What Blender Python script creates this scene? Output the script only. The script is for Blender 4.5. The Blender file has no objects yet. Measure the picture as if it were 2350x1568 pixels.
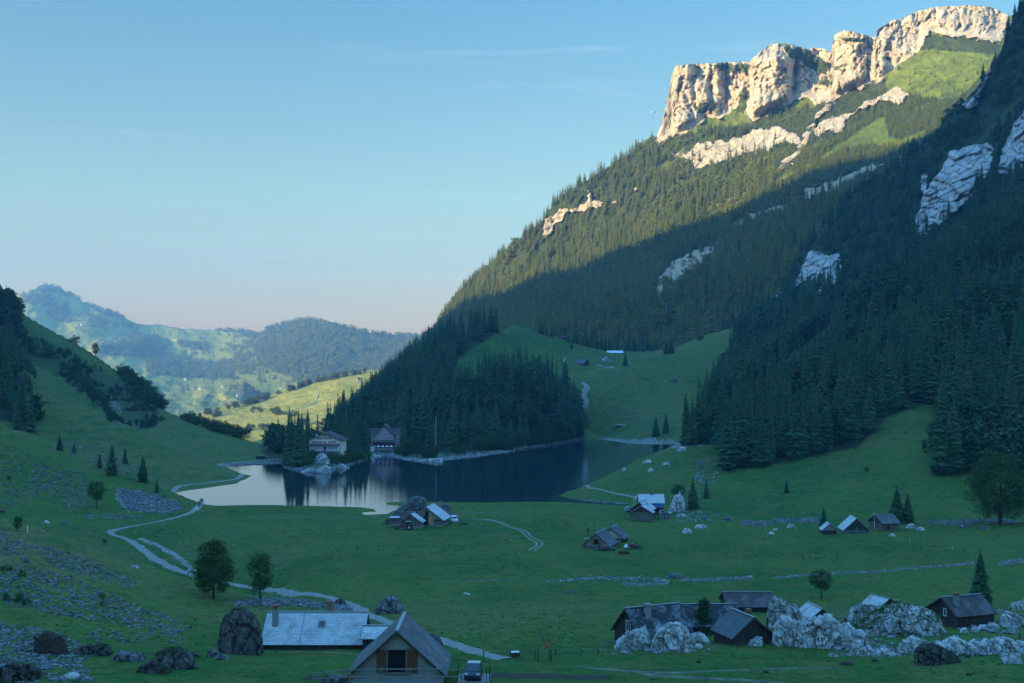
import bpy, math, random
import numpy as np
from mathutils import Vector, Matrix
from mathutils.bvhtree import BVHTree

# ------------------------------------------------------------------ camera, sky, sun, exposure
SC = bpy.context.scene
COL = SC.collection
F, CX, HY, CH = 2600.0, 1175.0, 850.0, 45.0      # focal (px of a 2350 px wide picture), principal column, horizon row, eye height

cam = bpy.data.objects.new('camera', bpy.data.cameras.new('camera'))
COL.objects.link(cam)
cam.location = (0, 0, CH)
cam.rotation_euler = (math.pi / 2, 0, 0)
cam.data.sensor_width = 36.0
cam.data.lens = 36.0 * F / 2350.0
cam.data.shift_y = (HY - 784.0) / 2350.0
cam.data.clip_start = 1.0
cam.data.clip_end = 40000.0
SC.camera = cam

LX, LY, ELEV = 0.87, 0.49, 12.0                  # the way the sunlight travels, and its height
_n = math.hypot(LX, LY); LX /= _n; LY /= _n
TAN = math.tan(math.radians(ELEV))
world = bpy.data.worlds.new("World"); SC.world = world; world.use_nodes = True
wn, wl = world.node_tree.nodes, world.node_tree.links
bg = wn['Background']
sky = wn.new('ShaderNodeTexSky'); sky.sky_type = 'NISHITA'; sky.sun_disc = False
sky.sun_elevation = math.radians(ELEV); sky.sun_rotation = math.atan2(-LX, -LY)
sky.air_density = 1.0; sky.dust_density = 2.0; sky.ozone_density = 2.2; sky.altitude = 1100
# thin cirrus streaks, part of the sky itself
tc = wn.new('ShaderNodeTexCoord'); sep = wn.new('ShaderNodeSeparateXYZ'); wl.new(tc.outputs['Generated'], sep.inputs[0])
mp = wn.new('ShaderNodeMapping'); mp.inputs['Scale'].default_value = (5.0, 3.0, 60.0); mp.inputs['Rotation'].default_value = (0, 0.03, 0)
wl.new(tc.outputs['Generated'], mp.inputs[0])
cn = wn.new('ShaderNodeTexNoise'); cn.inputs['Scale'].default_value = 1.2; cn.inputs['Detail'].default_value = 5; cn.inputs['Distortion'].default_value = 0.6
wl.new(mp.outputs[0], cn.inputs['Vector'])
cr = wn.new('ShaderNodeMapRange'); cr.inputs['From Min'].default_value = 0.62; cr.inputs['From Max'].default_value = 0.85; cr.inputs['To Max'].default_value = 0.06
wl.new(cn.outputs[0], cr.inputs['Value'])
hz = wn.new('ShaderNodeMapRange'); hz.inputs['From Min'].default_value = 0.0; hz.inputs['From Max'].default_value = 1.0; hz.clamp = True
wl.new(sep.outputs['Z'], hz.inputs['Value'])
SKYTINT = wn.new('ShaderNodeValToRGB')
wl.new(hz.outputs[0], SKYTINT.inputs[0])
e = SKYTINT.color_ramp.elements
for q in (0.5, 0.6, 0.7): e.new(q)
for q, (ps, cl) in enumerate(((0.0, (0.26, 0.130, 0.035)), (0.06, (0.27, 0.160, 0.062)), (0.15, (0.240, 0.220, 0.140)), (0.33, (0.145, 0.215, 0.200)), (0.70, (0.46, 0.86, 0.98)))):  # last stop brightens the unseen upper sky to add fill in the shaded valley
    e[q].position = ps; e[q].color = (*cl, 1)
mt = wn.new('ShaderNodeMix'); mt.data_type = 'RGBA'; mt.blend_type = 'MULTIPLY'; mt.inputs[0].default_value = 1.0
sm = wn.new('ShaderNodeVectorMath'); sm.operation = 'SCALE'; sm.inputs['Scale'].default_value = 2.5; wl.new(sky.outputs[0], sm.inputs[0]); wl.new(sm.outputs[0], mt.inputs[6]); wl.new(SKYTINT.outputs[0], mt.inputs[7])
mc = wn.new('ShaderNodeMix'); mc.data_type = 'RGBA'
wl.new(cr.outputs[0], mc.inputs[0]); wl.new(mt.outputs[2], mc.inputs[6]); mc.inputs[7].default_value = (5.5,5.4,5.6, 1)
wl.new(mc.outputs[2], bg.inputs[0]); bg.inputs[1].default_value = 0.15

sun = bpy.data.objects.new('sun', bpy.data.lights.new('sun', 'SUN')); COL.objects.link(sun)
sun.data.energy = 5.0; sun.data.angle = math.radians(0.5); sun.data.color = (1.0, 0.79, 0.46)
sun.rotation_euler = Vector((LX, LY, -TAN)).to_track_quat('-Z', 'Y').to_euler()
SC.view_settings.view_transform = 'Standard'; SC.view_settings.look = 'None'
SC.view_settings.exposure = 1.66; SC.view_settings.gamma = 1.0
SC.cycles.use_denoising = True
SC.cycles.max_bounces = 5; SC.cycles.diffuse_bounces = 2; SC.cycles.glossy_bounces = 3; SC.cycles.transmission_bounces = 3
SC.cycles.volume_bounces = 0; SC.cycles.transparent_max_bounces = 6
SC.cycles.use_adaptive_sampling = True; SC.cycles.adaptive_threshold = 0.02

# ------------------------------------------------------------------ helpers
def P(px, py, d):
    return Vector(((px - CX) / F * d, d, CH - (py - HY) / F * d))
def tag(o, label=None, cat=None, group=None, kind=None):
    if label: o['label'] = label
    if cat: o['category'] = cat
    if group: o['group'] = group
    if kind: o['kind'] = kind
    return o
def _hash(ix, iy, iz, seed):
    h = (ix.astype(np.int64) * 374761393 + iy.astype(np.int64) * 668265263 + iz.astype(np.int64) * 2147483647 + seed * 1274126177) & 0xffffffff
    h = ((h ^ (h >> 13)) * 1274126177) & 0xffffffff
    h = ((h ^ (h >> 16)) * 2246822519) & 0xffffffff
    return ((h ^ (h >> 15)) & 0xffffff) / float(0xffffff) * 2 - 1
def vnoise(x, y, z=None, seed=0):
    x = np.asarray(x, float); y = np.asarray(y, float)
    z = np.zeros_like(x) if z is None else np.asarray(z, float)
    ix, iy, iz = np.floor(x), np.floor(y), np.floor(z)
    fx, fy, fz = x - ix, y - iy, z - iz
    fx = fx * fx * fx * (fx * (fx * 6 - 15) + 10); fy = fy * fy * fy * (fy * (fy * 6 - 15) + 10); fz = fz * fz * (3 - 2 * fz)
    r = 0
    for a in (0, 1):
        for b in (0, 1):
            for c in (0, 1):
                w = (fx if a else 1 - fx) * (fy if b else 1 - fy) * (fz if c else 1 - fz)
                r = r + w * _hash(ix + a, iy + b, iz + c, seed)
    return r
def fbm(x, y, z=None, seed=0, oct=4, gain=0.5, ridged=False):
    a, s, t = 1.0, 0, 0
    z = None if z is None else np.asarray(z, float)
    x = np.asarray(x, float); y = np.asarray(y, float)
    for i in range(oct):
        n = vnoise(x, y, z, seed + i * 17)
        if ridged: n = 1 - 2 * np.abs(n)
        s = s + a * n; t += a; a *= gain
        x = x * 2.03 + 1.7; y = y * 2.03 + 9.1
        if z is not None: z = z * 2.03 + 4.3
    return s / t
def cells(x, y, z, seed=0):
    """nearest feature point: its random value, and how close the border to the next one is"""
    x, y, z = (np.asarray(a, float) for a in (x, y, z)); ix, iy, iz = np.floor(x), np.floor(y), np.floor(z)
    f1 = np.full(x.shape, 9.0); f2 = np.full(x.shape, 9.0); val = np.zeros(x.shape)
    for a in (-1, 0, 1):
        for b in (-1, 0, 1):
            for c in (-1, 0, 1):
                jx, jy, jz = ix + a, iy + b, iz + c
                d = np.sqrt((jx + .5 + .42 * _hash(jx, jy, jz, seed) - x) ** 2 + (jy + .5 + .42 * _hash(jx, jy, jz, seed + 1) - y) ** 2 + (jz + .5 + .42 * _hash(jx, jy, jz, seed + 2) - z) ** 2)
                v = _hash(jx, jy, jz, seed + 3); near = d < f1
                f2 = np.where(near, f1, np.minimum(f2, d)); val = np.where(near, v, val); f1 = np.where(near, d, f1)
    return val, f2 - f1
def tps_fit(pts, vals, lam=1e-6):
    pts = np.asarray(pts, float); vals = np.asarray(vals, float); n = len(pts)
    d2 = ((pts[:, None] - pts[None]) ** 2).sum(2)
    K = 0.5 * d2 * np.log(d2 + 1e-12) + lam * np.eye(n)
    Q = np.hstack([np.ones((n, 1)), pts])
    A = np.vstack([np.hstack([K, Q]), np.hstack([Q.T, np.zeros((3, 3))])])
    c = np.linalg.solve(A, np.concatenate([vals, np.zeros(3)]))
    def ev(q):
        q = np.asarray(q, float); out = np.empty(len(q))
        for i in range(0, len(q), 20000):
            b = q[i:i + 20000]
            d2 = ((b[:, None, 0] - pts[None, :, 0]) ** 2 + (b[:, None, 1] - pts[None, :, 1]) ** 2)
            out[i:i + 20000] = (0.5 * d2 * np.log(d2 + 1e-12)) @ c[:n] + c[n] + b @ c[n + 1:]
        return out
    return ev
def inpoly(px, py, poly):
    r = np.zeros(np.shape(px), bool); n = len(poly)
    for i in range(n):
        x1, y1 = poly[i]; x2, y2 = poly[(i + 1) % n]
        if y1 == y2: continue
        c = ((y1 > py) != (y2 > py)) & (px < (x2 - x1) * (py - y1) / (y2 - y1) + x1)
        r ^= c
    return r
def signed_dist(x, y, poly):
    best = np.full(np.shape(x), 1e18)
    n = len(poly)
    for i in range(n):
        x1, y1 = poly[i]; x2, y2 = poly[(i + 1) % n]
        dx, dy = x2 - x1, y2 - y1
        t = np.clip(((x - x1) * dx + (y - y1) * dy) / (dx * dx + dy * dy + 1e-12), 0, 1)
        best = np.minimum(best, (x - x1 - t * dx) ** 2 + (y - y1 - t * dy) ** 2)
    return np.sqrt(best) * np.where(inpoly(x, y, poly), -1, 1)
def smooth(a, b, v):
    t = np.clip((v - a) / (b - a), 0, 1); return t * t * (3 - 2 * t)
def project(V):
    y = np.maximum(V[..., 1], 1e-3)
    return CX + V[..., 0] / y * F, HY - (V[..., 2] - CH) / y * F

SURF = {}
def grid_mesh(name, V, mat, attrs=None, smooth_shade=True, flip=False):
    nv, nu = V.shape[:2]
    idx = np.arange(nv * nu).reshape(nv, nu)
    a, b, c, d = idx[:-1, :-1].ravel(), idx[:-1, 1:].ravel(), idx[1:, 1:].ravel(), idx[1:, :-1].ravel()
    q = np.stack([a, b, c, d] if not flip else [a, d, c, b], 1)
    me = bpy.data.meshes.new(name)
    me.vertices.add(nv * nu); me.vertices.foreach_set('co', V.reshape(-1).astype(np.float32))
    me.loops.add(q.size); me.loops.foreach_set('vertex_index', q.reshape(-1).astype(np.int32))
    me.polygons.add(len(q)); me.polygons.foreach_set('loop_start', np.arange(0, q.size, 4, dtype=np.int32))
    me.polygons.foreach_set('use_smooth', np.full(len(q), smooth_shade))
    me.update(calc_edges=True)
    for k, v in (attrs or {}).items():
        at = me.attributes.new(k, 'FLOAT', 'POINT'); at.data.foreach_set('value', np.asarray(v, np.float32).reshape(-1))
    if mat: me.materials.append(mat)
    o = bpy.data.objects.new(name, me); COL.objects.link(o)
    SURF[o.name] = (V, q, attrs or {})
    return o
def soup_mesh(name, V, faces, mat, uv=None, smooth_shade=False, parent=None, mats=None, fmat=None):
    me = bpy.data.meshes.new(name)
    me.from_pydata([tuple(v) for v in V], [], [tuple(f) for f in faces])
    if smooth_shade: me.polygons.foreach_set('use_smooth', [True] * len(me.polygons))
    for m in (mats or [mat]): me.materials.append(m)
    if fmat is not None: me.polygons.foreach_set('material_index', np.asarray(fmat, np.int32))
    me.update()
    o = bpy.data.objects.new(name, me)
    COL.objects.link(o)
    if parent is not None: o.parent = parent
    return o

# ------------------------------------------------------------------ materials
def newmat(name):
    m = bpy.data.materials.new(name); m.use_nodes = True
    nt = m.node_tree; b = nt.nodes['Principled BSDF']; b.inputs['Roughness'].default_value = 0.85
    b.inputs['Specular IOR Level'].default_value = 0.25
    return m, nt, nt.nodes, nt.links, b
def N(nt, typ, **kw):
    n = nt.nodes.new(typ)
    for k, v in kw.items():
        if k in n.inputs.keys(): n.inputs[k].default_value = v
        else: setattr(n, k, v)
    return n
def ramp(nt, src, stops):
    r = nt.nodes.new('ShaderNodeValToRGB'); nt.links.new(src, r.inputs[0])
    el = r.color_ramp.elements
    while len(el) < len(stops): el.new(0.5)
    for i, (p, c) in enumerate(stops): el[i].position = p; el[i].color = (*c, 1)
    return r.outputs[0]
def mixc(nt, f, a, b, mode='MIX'):
    m = nt.nodes.new('ShaderNodeMix'); m.data_type = 'RGBA'; m.blend_type = mode
    for i, v in ((0, f), (6, a), (7, b)):
        if isinstance(v, bpy.types.NodeSocket): nt.links.new(v, m.inputs[i])
        elif i == 0: m.inputs[0].default_value = v
        else: m.inputs[i].default_value = (*v, 1)
    return m.outputs[2]
def mathn(nt, op, a, b=None, c=None, clamp=False):
    m = nt.nodes.new('ShaderNodeMath'); m.operation = op; m.use_clamp = clamp
    for i, v in enumerate((a, b, c)):
        if v is None: continue
        if isinstance(v, bpy.types.NodeSocket): nt.links.new(v, m.inputs[i])
        else: m.inputs[i].default_value = v
    return m.outputs[0]
def noise(nt, vec, scale, detail=4, rough=0.55, dist=0.0, stretch=None):
    if stretch:
        mp = nt.nodes.new('ShaderNodeMapping'); mp.inputs['Scale'].default_value = stretch
        nt.links.new(vec, mp.inputs[0]); vec = mp.outputs[0]
    n = nt.nodes.new('ShaderNodeTexNoise'); nt.links.new(vec, n.inputs['Vector'])
    n.inputs['Scale'].default_value = scale; n.inputs['Detail'].default_value = detail
    n.inputs['Roughness'].default_value = rough; n.inputs['Distortion'].default_value = dist
    return n.outputs[0]
def rng(nt, v, a, b, c=0.0, d=1.0):
    m = nt.nodes.new('ShaderNodeMapRange'); nt.links.new(v, m.inputs['Value'])
    for k, x in (('From Min', a), ('From Max', b), ('To Min', c), ('To Max', d)): m.inputs[k].default_value = x
    return m.outputs[0]
def attr(nt, name):
    a = nt.nodes.new('ShaderNodeAttribute'); a.attribute_name = name; return a.outputs['Fac']
def bump(nt, b, h, strength, dist):
    n = nt.nodes.new('ShaderNodeBump'); n.inputs['Strength'].default_value = strength; n.inputs['Distance'].default_value = dist
    nt.links.new(h, n.inputs['Height']); nt.links.new(n.outputs[0], b.inputs['Normal'])

def terrain_mat(name, g1, g2, g3, rock, rock2, floor, scale=1.0, rbump=1.0, rstretch=(1, 1, 0.25), gb=0.25, escale=0.22, eamp=1.6, ethr=0.42, dryc=(0.14, 0.14, 0.05)):
    """grass mottled at two sizes, limestone where 'rock' is painted, forest floor where 'wood' is"""
    m, nt, ns, lk, b = newmat(name)
    co = nt.nodes.new('ShaderNodeNewGeometry').outputs['Position']
    big = noise(nt, co, 0.018 / scale, 5, 0.6)
    mid = noise(nt, co, 0.14 / scale, 5, 0.65)
    fine = noise(nt, co, 1.6 / scale, 4, 0.7)
    gcol = mixc(nt, rng(nt, big, 0.42, 0.58), g1, g2)
    gcol = mixc(nt, rng(nt, mid, 0.46, 0.68), gcol, g3)
    dry = attr(nt, 'dry')
    gcol = mixc(nt, mathn(nt, 'MULTIPLY', dry, rng(nt, mid, 0.3, 0.6)), gcol, dryc)
    gcol = mixc(nt, 0.75, gcol, ramp(nt, fine, [(0.3, (0.35, 0.35, 0.35)), (0.7, (1.3, 1.3, 1.3))]), 'MULTIPLY')
    gcol = mixc(nt, 0.7, gcol, ramp(nt, noise(nt, co, 0.42 / scale, 5, 0.7, 0.8), [(0.34, (0.40, 0.5, 0.45)), (0.5, (1, 1, 1)), (0.7, (1.35, 1.2, 1.1))]), 'MULTIPLY')
    rn = noise(nt, co, 0.11 / scale, 7, 0.68, 0.6, rstretch)
    rcr = noise(nt, co, 0.35 / scale, 6, 0.7, 1.2, (1, 1, 0.45))
    rcol = mixc(nt, rng(nt, rn, 0.35, 0.65), rock, rock2)
    rcol = mixc(nt, 0.75, rcol, ramp(nt, rcr, [(0.36, (0.38, 0.36, 0.34)), (0.46, (0.9, 0.9, 0.9)), (0.7, (1.1, 1.1, 1.1))]), 'MULTIPLY')
    rk = attr(nt, 'rock')
    edge = noise(nt, co, escale / scale, 7, 0.75)
    rk = mathn(nt, 'ADD', rk, mathn(nt, 'MULTIPLY', mathn(nt, 'SUBTRACT', edge, 0.5), eamp))
    gate = mathn(nt, 'GREATER_THAN', attr(nt, 'rock'), 0.03)
    rk = mathn(nt, 'MULTIPLY', rng(nt, rk, ethr, ethr + .14), gate)
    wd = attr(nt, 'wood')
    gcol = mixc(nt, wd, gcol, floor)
    col = mixc(nt, rk, gcol, rcol)
    lk.new(col, b.inputs['Base Color'])
    h = mathn(nt, 'ADD', mathn(nt, 'MULTIPLY', fine, gb), mathn(nt, 'MULTIPLY', mathn(nt, 'MULTIPLY', rcr, rk), 4.0 * rbump))
    h = mathn(nt, 'ADD', h, mathn(nt, 'MULTIPLY', mid, gb * 2))
    bump(nt, b, h, 0.8, 1.0 * scale)
    b.inputs['Specular IOR Level'].default_value = 0.1
    return m
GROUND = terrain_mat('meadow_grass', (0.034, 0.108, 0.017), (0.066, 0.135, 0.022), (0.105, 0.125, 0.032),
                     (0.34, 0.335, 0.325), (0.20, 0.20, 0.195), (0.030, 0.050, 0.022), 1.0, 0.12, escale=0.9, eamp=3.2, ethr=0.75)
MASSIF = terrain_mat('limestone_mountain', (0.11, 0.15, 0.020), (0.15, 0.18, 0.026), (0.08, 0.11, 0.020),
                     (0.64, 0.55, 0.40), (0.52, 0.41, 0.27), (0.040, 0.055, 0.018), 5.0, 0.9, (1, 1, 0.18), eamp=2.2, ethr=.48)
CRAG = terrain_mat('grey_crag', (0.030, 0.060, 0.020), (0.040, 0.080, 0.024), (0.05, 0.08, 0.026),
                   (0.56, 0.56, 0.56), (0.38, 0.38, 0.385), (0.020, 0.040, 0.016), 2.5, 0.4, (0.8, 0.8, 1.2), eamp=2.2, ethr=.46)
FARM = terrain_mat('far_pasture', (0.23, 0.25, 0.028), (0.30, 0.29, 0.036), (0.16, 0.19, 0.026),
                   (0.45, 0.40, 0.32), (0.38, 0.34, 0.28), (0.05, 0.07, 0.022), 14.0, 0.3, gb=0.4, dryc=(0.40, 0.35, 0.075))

def foliage_mat(name, c1, c2, c3, scl=1.6):
    m, nt, ns, lk, b = newmat(name)
    oi = nt.nodes.new('ShaderNodeObjectInfo')
    co = nt.nodes.new('ShaderNodeTexCoord').outputs['Object']
    n = noise(nt, co, scl, 3, 0.6)
    c = mixc(nt, rng(nt, n, 0.35, 0.65), c1, c2)
    c = mixc(nt, mathn(nt, 'MULTIPLY', oi.outputs['Random'], 0.75), c, c3)
    lk.new(c, b.inputs['Base Color']); b.inputs['Roughness'].default_value = 0.9
    b.inputs['Specular IOR Level'].default_value = 0.08
    return m
def plain_mat(name, c, rough=0.8, metal=0.0, var=0.25, scl=3.0, bmp=0.0, spec=0.3):
    m, nt, ns, lk, b = newmat(name)
    co = nt.nodes.new('ShaderNodeTexCoord').outputs['Object']
    n = noise(nt, co, scl, 5, 0.65)
    k = ramp(nt, n, [(0.25, tuple([1 - var] * 3)), (0.75, tuple([1 + var * 0.6] * 3))])
    lk.new(mixc(nt, 1.0, c, k, 'MULTIPLY'), b.inputs['Base Color'])
    b.inputs['Roughness'].default_value = rough; b.inputs['Metallic'].default_value = metal
    b.inputs['Specular IOR Level'].default_value = spec
    if bmp: bump(nt, b, n, 0.6, bmp)
    return m
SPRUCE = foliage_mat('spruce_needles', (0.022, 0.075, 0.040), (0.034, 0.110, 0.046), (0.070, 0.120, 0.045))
SPRUCE_SUN = foliage_mat('mountain_spruce_needles', (0.065, 0.120, 0.034), (0.125, 0.160, 0.038), (0.21, 0.19, 0.042))  # lighter, warmer copy of the valley needles, sunlight put into the colour
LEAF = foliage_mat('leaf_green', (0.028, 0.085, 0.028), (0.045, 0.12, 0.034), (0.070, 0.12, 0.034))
LEAF_SUN = foliage_mat('sunlit_leaf', (0.07, 0.10, 0.024), (0.10, 0.135, 0.030), (0.12, 0.12, 0.035))  # leaf green again with a sunlit tone in its colour
BARK = plain_mat('bark', (0.075, 0.060, 0.048), 0.9, bmp=0.02)
# ------------------------------------------------------------------ valley ground (one height field to about 1150 m)
def lerp_line(pts, step=70.0):
    out = []
    for (a, b) in zip(pts[:-1], pts[1:]):
        n = max(1, int(math.hypot(b[0] - a[0], b[1] - a[1]) / step + abs(math.log(b[2] / a[2])) * 6))
        for i in range(n):
            t = i / n
            out.append((a[0] + (b[0] - a[0]) * t, a[1] + (b[1] - a[1]) * t, a[2] * (b[2] / a[2]) ** t))
    out.append(pts[-1]); return out
CP = []
def L(*pts, back=None):
    l = lerp_line(list(pts)); CP.extend(l)
    if back:                                    # ground behind a crest: f times farther, dz metres lower
        f, dz = back
        for (px, py, d) in l:
            z = CH - (py - HY) / F * d; d2 = d * f
            CP.append((px, HY + (CH - (z - dz)) * F / d2, d2))
for px in (760, 1000, 1300, 1650, 2000, 2350, 2800, 3600):
    for py, d in ((3200, 22), (2300, 42), (1800, 68), (1568, 100), (1480, 130), (1420, 160), (1370, 190), (1310, 228), (1262, 270), (1230, 297), (1200, 325)):
        CP.append((px, py, d))
for px in (520, 700, 950, 1200, 1400): CP.append((px, 1165, 368))
# foreground left slope
L((-700, 1050, 200), (-400, 1100, 195), (0, 1190, 190), (120, 1222, 190), (250, 1275, 188), (430, 1330, 185), (600, 1372, 186), back=(1.22, 9))
L((-700, 1350, 105), (-400, 1400, 110), (0, 1440, 122), (200, 1450, 126), (400, 1468, 128), (560, 1478, 130))
L((-700, 1650, 70), (-400, 1620, 82), (0, 1568, 97), (200, 1568, 98), (560, 1568, 100))
L((-700, 3000, 22), (0, 3100, 22)); L((-700, 2200, 40), (0, 2250, 42)); L((-300, 1300, 148), (0, 1310, 150), (200, 1350, 154), (400, 1395, 156))
# meadow between, with the gravel path
L((-400, 1180, 300), (60, 1196, 308), (250, 1222, 302), (420, 1290, 240)); L((300, 1200, 330), (440, 1215, 300), (520, 1260, 268))
L((-400, 1160, 330), (0, 1183, 332), (150, 1190, 335), (300, 1184, 342), (420, 1172, 352), (462, 1160, 366))
# scree slope
L((-700, 700, 520), (-400, 800, 480), (0, 975, 430), (130, 1025, 415), (250, 1065, 405), (330, 1090, 398), (400, 1122, 388), (455, 1150, 374), back=(1.07, 5))
L((-400, 1000, 400), (0, 1085, 375), (150, 1115, 370), (300, 1140, 365))
# grassy spur running down to the path at the lake
L((-700, 500, 720), (-300, 700, 650), (63, 853, 600), (110, 889, 585), (192, 933, 560), (302, 980, 530), (350, 1008, 518), (430, 1048, 505), (520, 1080, 494), back=(1.06, 5))
L((380, 1116, 442), (540, 1104, 462)); L((150, 990, 500), (300, 1050, 480), (420, 1085, 470))
# farther left hill
L((-700, 250, 980), (-300, 450, 900), (-60, 590, 860), (0, 655, 850), (18, 700, 845), (40, 716, 840), (100, 750, 830), (170, 788, 820), (220, 820, 810), (280, 862, 800), (340, 915, 780), (400, 953, 750), (480, 985, 720), (560, 1008, 680), (640, 1026, 640), back=(1.10, 14))
L((60, 870, 720), (200, 950, 680), (350, 1010, 640), (480, 1048, 610)); L((520, 1062, 570), (640, 1046, 598))
# right spur and slope
L((1282, 1135, 410), (1350, 1102, 430), (1450, 1056, 465), (1560, 1016, 500), (1650, 992, 520), back=(1.16, 8))
L((1430, 1150, 388), (1530, 1172, 362), (1700, 1188, 344), (2000, 1196, 336), (2350, 1203, 330), (2800, 1205, 325), (3600, 1205, 320))
L((1520, 1118, 396), (1700, 1112, 395), (1900, 1112, 388), (2100, 1092, 386), (2300, 1110, 378), (2800, 1080, 370))
L((1655, 1082, 425), (1760, 1062, 432), (1850, 1048, 437), (1964, 1022, 445), (2035, 955, 465), (2085, 930, 475), (2140, 915, 480), (2260, 930, 470), (2500, 900, 460), (3000, 760, 460))
L((1650, 960, 600), (1800, 905, 620), (2000, 800, 620), (2200, 700, 600), (2350, 600, 600), (2700, 420, 600), (3400, 100, 620))
L((1660, 905, 690), (1750, 850, 710), (1850, 790, 720), (1950, 720, 730), (2050, 650, 735), (2150, 585, 740), (2350, 470, 740), (2700, 300, 740), (3400, -50, 740))
L((1660, 1010, 640), (1600, 1018, 700))
# wooded knoll on the far shore
L((860, 1022, 650), (950, 982, 665), (1050, 925, 685), (1150, 885, 700), (1230, 880, 705), (1290, 920, 705), (1330, 965, 710), (1345, 1000, 716), back=(1.09, 4))
# terrace with the two inns
L((680, 1054, 532), (740, 1044, 530), (800, 1048, 545), (850, 1042, 590)); L((845, 1032, 612), (905, 1030, 618)); L((660, 1050, 575), (760, 1042, 580), (830, 1040, 600))
# dark wooded hill behind
L((620, 1062, 740), (700, 1030, 765), (800, 965, 810), (870, 912, 840), (950, 842, 875), (1000, 806, 900), (1060, 774, 920), (1125, 758, 945), back=(1.12, 16))
L((820, 1000, 730), (920, 950, 755), (1000, 905, 780))
# high pasture with the huts
L((1100, 805, 905), (1135, 762, 955), (1165, 754, 1000), (1230, 764, 1020), (1300, 780, 1030), (1390, 804, 1040), (1480, 800, 1045), (1540, 802, 1045), (1600, 775, 1035), (1690, 752, 1020), (1800, 705, 1000), (1950, 600, 980), (2300, 420, 980), (2900, 150, 980), back=(1.12, 12))
L((1110, 840, 860), (1200, 815, 930), (1335, 833, 940), (1395, 828, 965)); L((1250, 865, 840), (1330, 862, 885), (1420, 838, 905), (1520, 815, 920), (1620, 778, 940), (1700, 752, 950), back=(1.03, 1.5))
L((1340, 930, 800), (1500, 898, 830), (1620, 880, 850)); L((1350, 985, 752), (1450, 1000, 742), (1560, 1006, 728)); L((1700, 830, 850), (1900, 720, 860), (2300, 500, 860), (2900, 250, 860))
# beyond the outlet the valley drops away
for px, z, d in ((-300, -20, 1120), (100, -40, 1050), (250, -60, 1100), (450, -50, 950), (600, -40, 850), (700, -30, 880), (450, -70, 1150), (650, -60, 1080), (800, -25, 1100)):
    CP.append((px, HY + (CH - z) * F / d, d))
# lake bed
for d in (400, 450, 500, 560, 640):
    for px in (620, 760, 950, 1150, 1300):
        if d > 470 and px < 900: continue
        CP.append((px, HY + CH * F / d, d))
cp = np.array(CP)
Tz = CH - (cp[:, 1] - HY) / F * cp[:, 2]
T1 = tps_fit(np.stack([cp[:, 0] / 500, 3 * np.log(cp[:, 2])], 1), Tz, 3e-4)
shore_px = [(400, 1130), (470, 1121), (537, 1111), (566, 1100), (580, 1092), (560, 1087), (535, 1080), (514, 1069), (580, 1066), (642, 1063), (652, 1073), (690, 1081), (735, 1087), (752, 1080),
            (790, 1071), (812, 1062), (842, 1056), (850, 1046), (905, 1048), (935, 1055), (975, 1061), (1040, 1053), (1075, 1051), (1120, 1043), (1170, 1037), (1190, 1031), (1250, 1023), (1330, 1010),
            (1380, 1009), (1440, 1018), (1490, 1020), (1570, 1019), (1625, 1016), (1600, 1026), (1530, 1042), (1450, 1072), (1350, 1113), (1290, 1134), (1276, 1138), (1300, 1144), (1360, 1150), (1440, 1158), (1440, 1161), (1360, 1156), (1290, 1152),
            (1200, 1151), (1120, 1153), (1000, 1152), (940, 1150), (892, 1152), (884, 1157), (905, 1161), (935, 1164), (905, 1171), (892, 1179), (838, 1181), (830, 1176), (866, 1175), (858, 1168),
            (830, 1164), (700, 1160), (600, 1159), (500, 1160), (470, 1159), (450, 1148)]
SHORE = [((px - CX) / F * (CH * F / (py - HY)), CH * F / (py - HY)) for px, py in shore_px]
def t1_height(px, d):
    x = (px - CX) / F * d
    h = T1(np.stack([px.ravel() / 500, 3 * np.log(d.ravel())], 1)).reshape(px.shape)
    s = signed_dist(x, d, SHORE) if (d.max() > 300) else np.full(px.shape, 400.0)
    s = s + 1.2 * fbm(x / 9, d / 14, seed=5, oct=3)
    amp = 0.25 + 0.9 * smooth(3, 40, h)
    h = h + amp * fbm(x / 28, d / 28, seed=3, oct=4) + 0.15 * fbm(x / 5, d / 5, seed=8, oct=2)
    # cow terracettes on the steep grass of the left and right slopes
    steep = smooth(8, 25, h) * smooth(1200, 900, d)
    h = h + steep * 0.5 * np.sin(h * 2.1 + 2 * fbm(x / 30, d / 30, seed=11, oct=2))
    hb = np.where(s < 45, np.maximum(h, 0.35), h)
    hb = hb + (h - hb) * smooth(25, 45, s)
    out = hb * (1 - np.exp(-np.maximum(s, 0) / 7)) + 0.12 * smooth(0, 3, s)
    ins = -np.minimum(0.22 * np.maximum(-s, 0), 4) - 0.02
    return np.where(s > 0, out, ins), s
cols = np.concatenate([np.linspace(-1500, -120, 60, endpoint=False), np.linspace(-120, 2470, 760), np.linspace(2470, 4200, 70)[1:]])
rows = np.concatenate([np.geomspace(8, 90, 60, endpoint=False), np.geomspace(90, 430, 330, endpoint=False), np.geomspace(430, 1180, 260)])
PX, DD = np.meshgrid(cols, rows)
ZZ, SS = t1_height(PX, DD)
V1 = np.stack([(PX - CX) / F * DD, DD, ZZ], 2)
_, PY1 = project(V1)
def paint(px, py, polys, warp=6.0, seed=0, soft=True):
    wx = px + warp * fbm(px / 14, py / 14, seed=seed, oct=3); wy = py + warp * fbm(px / 14, py / 14, seed=seed + 50, oct=3)
    r = np.zeros(px.shape)
    for pl in polys:
        p, s = (pl, 1.0) if not isinstance(pl[0], (int, float)) else (pl[1], pl[0])
        r = np.maximum(r, s * inpoly(wx, wy, p))
    return r
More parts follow.
